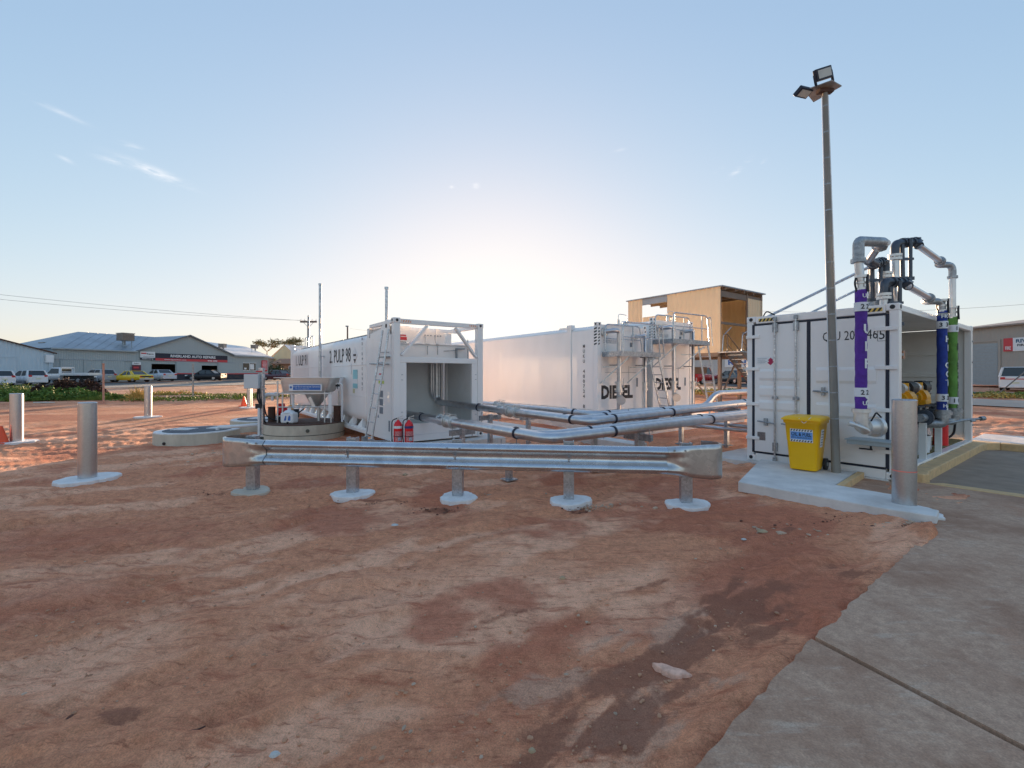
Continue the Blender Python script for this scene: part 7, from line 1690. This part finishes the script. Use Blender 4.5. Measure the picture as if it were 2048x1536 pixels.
vehicle('black sedan seen from its side before the second workshop doorway','car','parked_car',412,66,(-.995,-.10),SEDAN,black)
vehicle('dark maroon sedan parked right of the workshop, before the fence','car','parked_car',556,71,(-.95,.30),SEDAN,maroon)
# white utility with tray
def ute():
    q=W(142,750,52.5); T=thing('utility_truck','white utility with an empty flat tray, behind the brush pile','utility',(q.x,q.y,zg(q.x,q.y)+.02),math.atan2(-.12,-.99),'vehicles parked along the far street')
    part('cab',MB().loft([[(x,-.9,zb),(x,-.92,.95),(x,-wt,zt),(x,wt,zt),(x,.92,.95),(x,.9,zb)] for x,zb,zt,wt in ((.45,.45,1.80,.74),(.60,.45,1.84,.74),(1.35,.45,1.80,.74),(1.85,.4,1.12,.86),(2.6,.4,.98,.84),(2.7,.5,.80,.80))]),white,T)
    part('windows',MB().slab([(.60,-.93,1.15),(1.72,-.93,1.15),(1.38,-.80,1.70),(.66,-.80,1.70)],(0,.04,0)).slab([(.60,.93,1.15),(1.72,.93,1.15),(1.38,.80,1.70),(.66,.80,1.70)],(0,-.04,0)).box(.43,.46,-.66,.66,1.2,1.68),GLASS,T)
    part('tray',MB().box(-2.5,.38,-.95,.95,.92,1.0).box(-2.5,.38,-.97,-.94,1.0,1.22).box(-2.5,.38,.94,.97,1.0,1.22).box(-2.52,-2.49,-.97,.97,1.0,1.22),white,T,bev=.01)
    part('headboard',MB().box(.30,.36,-.9,-.84,1.0,1.85).box(.30,.36,.84,.9,1.0,1.85).box(.30,.36,-.9,.9,1.8,1.88).box(.30,.36,-.9,.9,1.3,1.35),white,T)
    part('chassis',MB().box(-2.3,.5,-.4,.4,.5,.9),BLACKP,T)
    for x in (-1.4,1.9):
        for s in (-1,1): w=part('wheel',MB().cyl((x,s*.68,.36),(x,s*.92,.36),.36,n=20),TYRE,T); part('rim',MB().cyl((x,s*.915,.36),(x,s*.93,.36),.2,n=12),RIM,w)
    part('toolbox',MB().box(-.6,.1,-.93,-.6,.45,.85),white,T)
    part('number_plate',MB().box(-2.54,-2.525,-.2,.2,.7,.85),WH,T)
ute()
VAN=dict(L=4.9,W=1.9,belt=1.15,cabin=(-.985,-.93,.35,.62,1.86),cpillar=.3,body=[(-1,.35,1.15,.93),(-.98,.25,1.18,.98),(-.4,.25,1.15,1),(.5,.25,1.13,1),(.8,.25,.98,.97),(1,.35,.75,.85)],wheels=(-.62,.62),wr=.34,tz=1.0,pz=.6)
T=vehicle('white van seen from behind with a thin red stripe, at the right edge','van','parked_van',2040,37.5,(.80,.60),VAN,white,'vehicles on the right side street'); part('red_stripe',MB().box(-2.48,-2.455,-.85,.85,.92,.98),REDS,T)
FWD=dict(L=4.2,W=1.75,belt=1.15,cabin=(-.95,-.88,.15,.30,1.80),cpillar=.3,body=[(-1,.5,1.15,.95),(-.98,.4,1.18,1),(.2,.4,1.15,1),(.32,.4,1.12,1),(.95,.4,1.05,.97),(1,.5,.9,.93)],wheels=(-.62,.62),wr=.38,tz=.95,pz=.7)
T=vehicle('red four-wheel drive with spare wheel seen between the legs of the elevated tan shed','car','four_wheel_drive',1404,50,(.8,.6),FWD,redp,'vehicles on the right side street'); part('spare_wheel',MB().cyl((-2.1,0,1.05),(-2.32,0,1.05),.36,n=20),TYRE,T)
vehicle('dark grey car parked behind the stair of the elevated tan shed','car','parked_car',1466,52,(-.2,.98),SEDAN|dict(wr=.34),dgrey,'vehicles on the right side street')
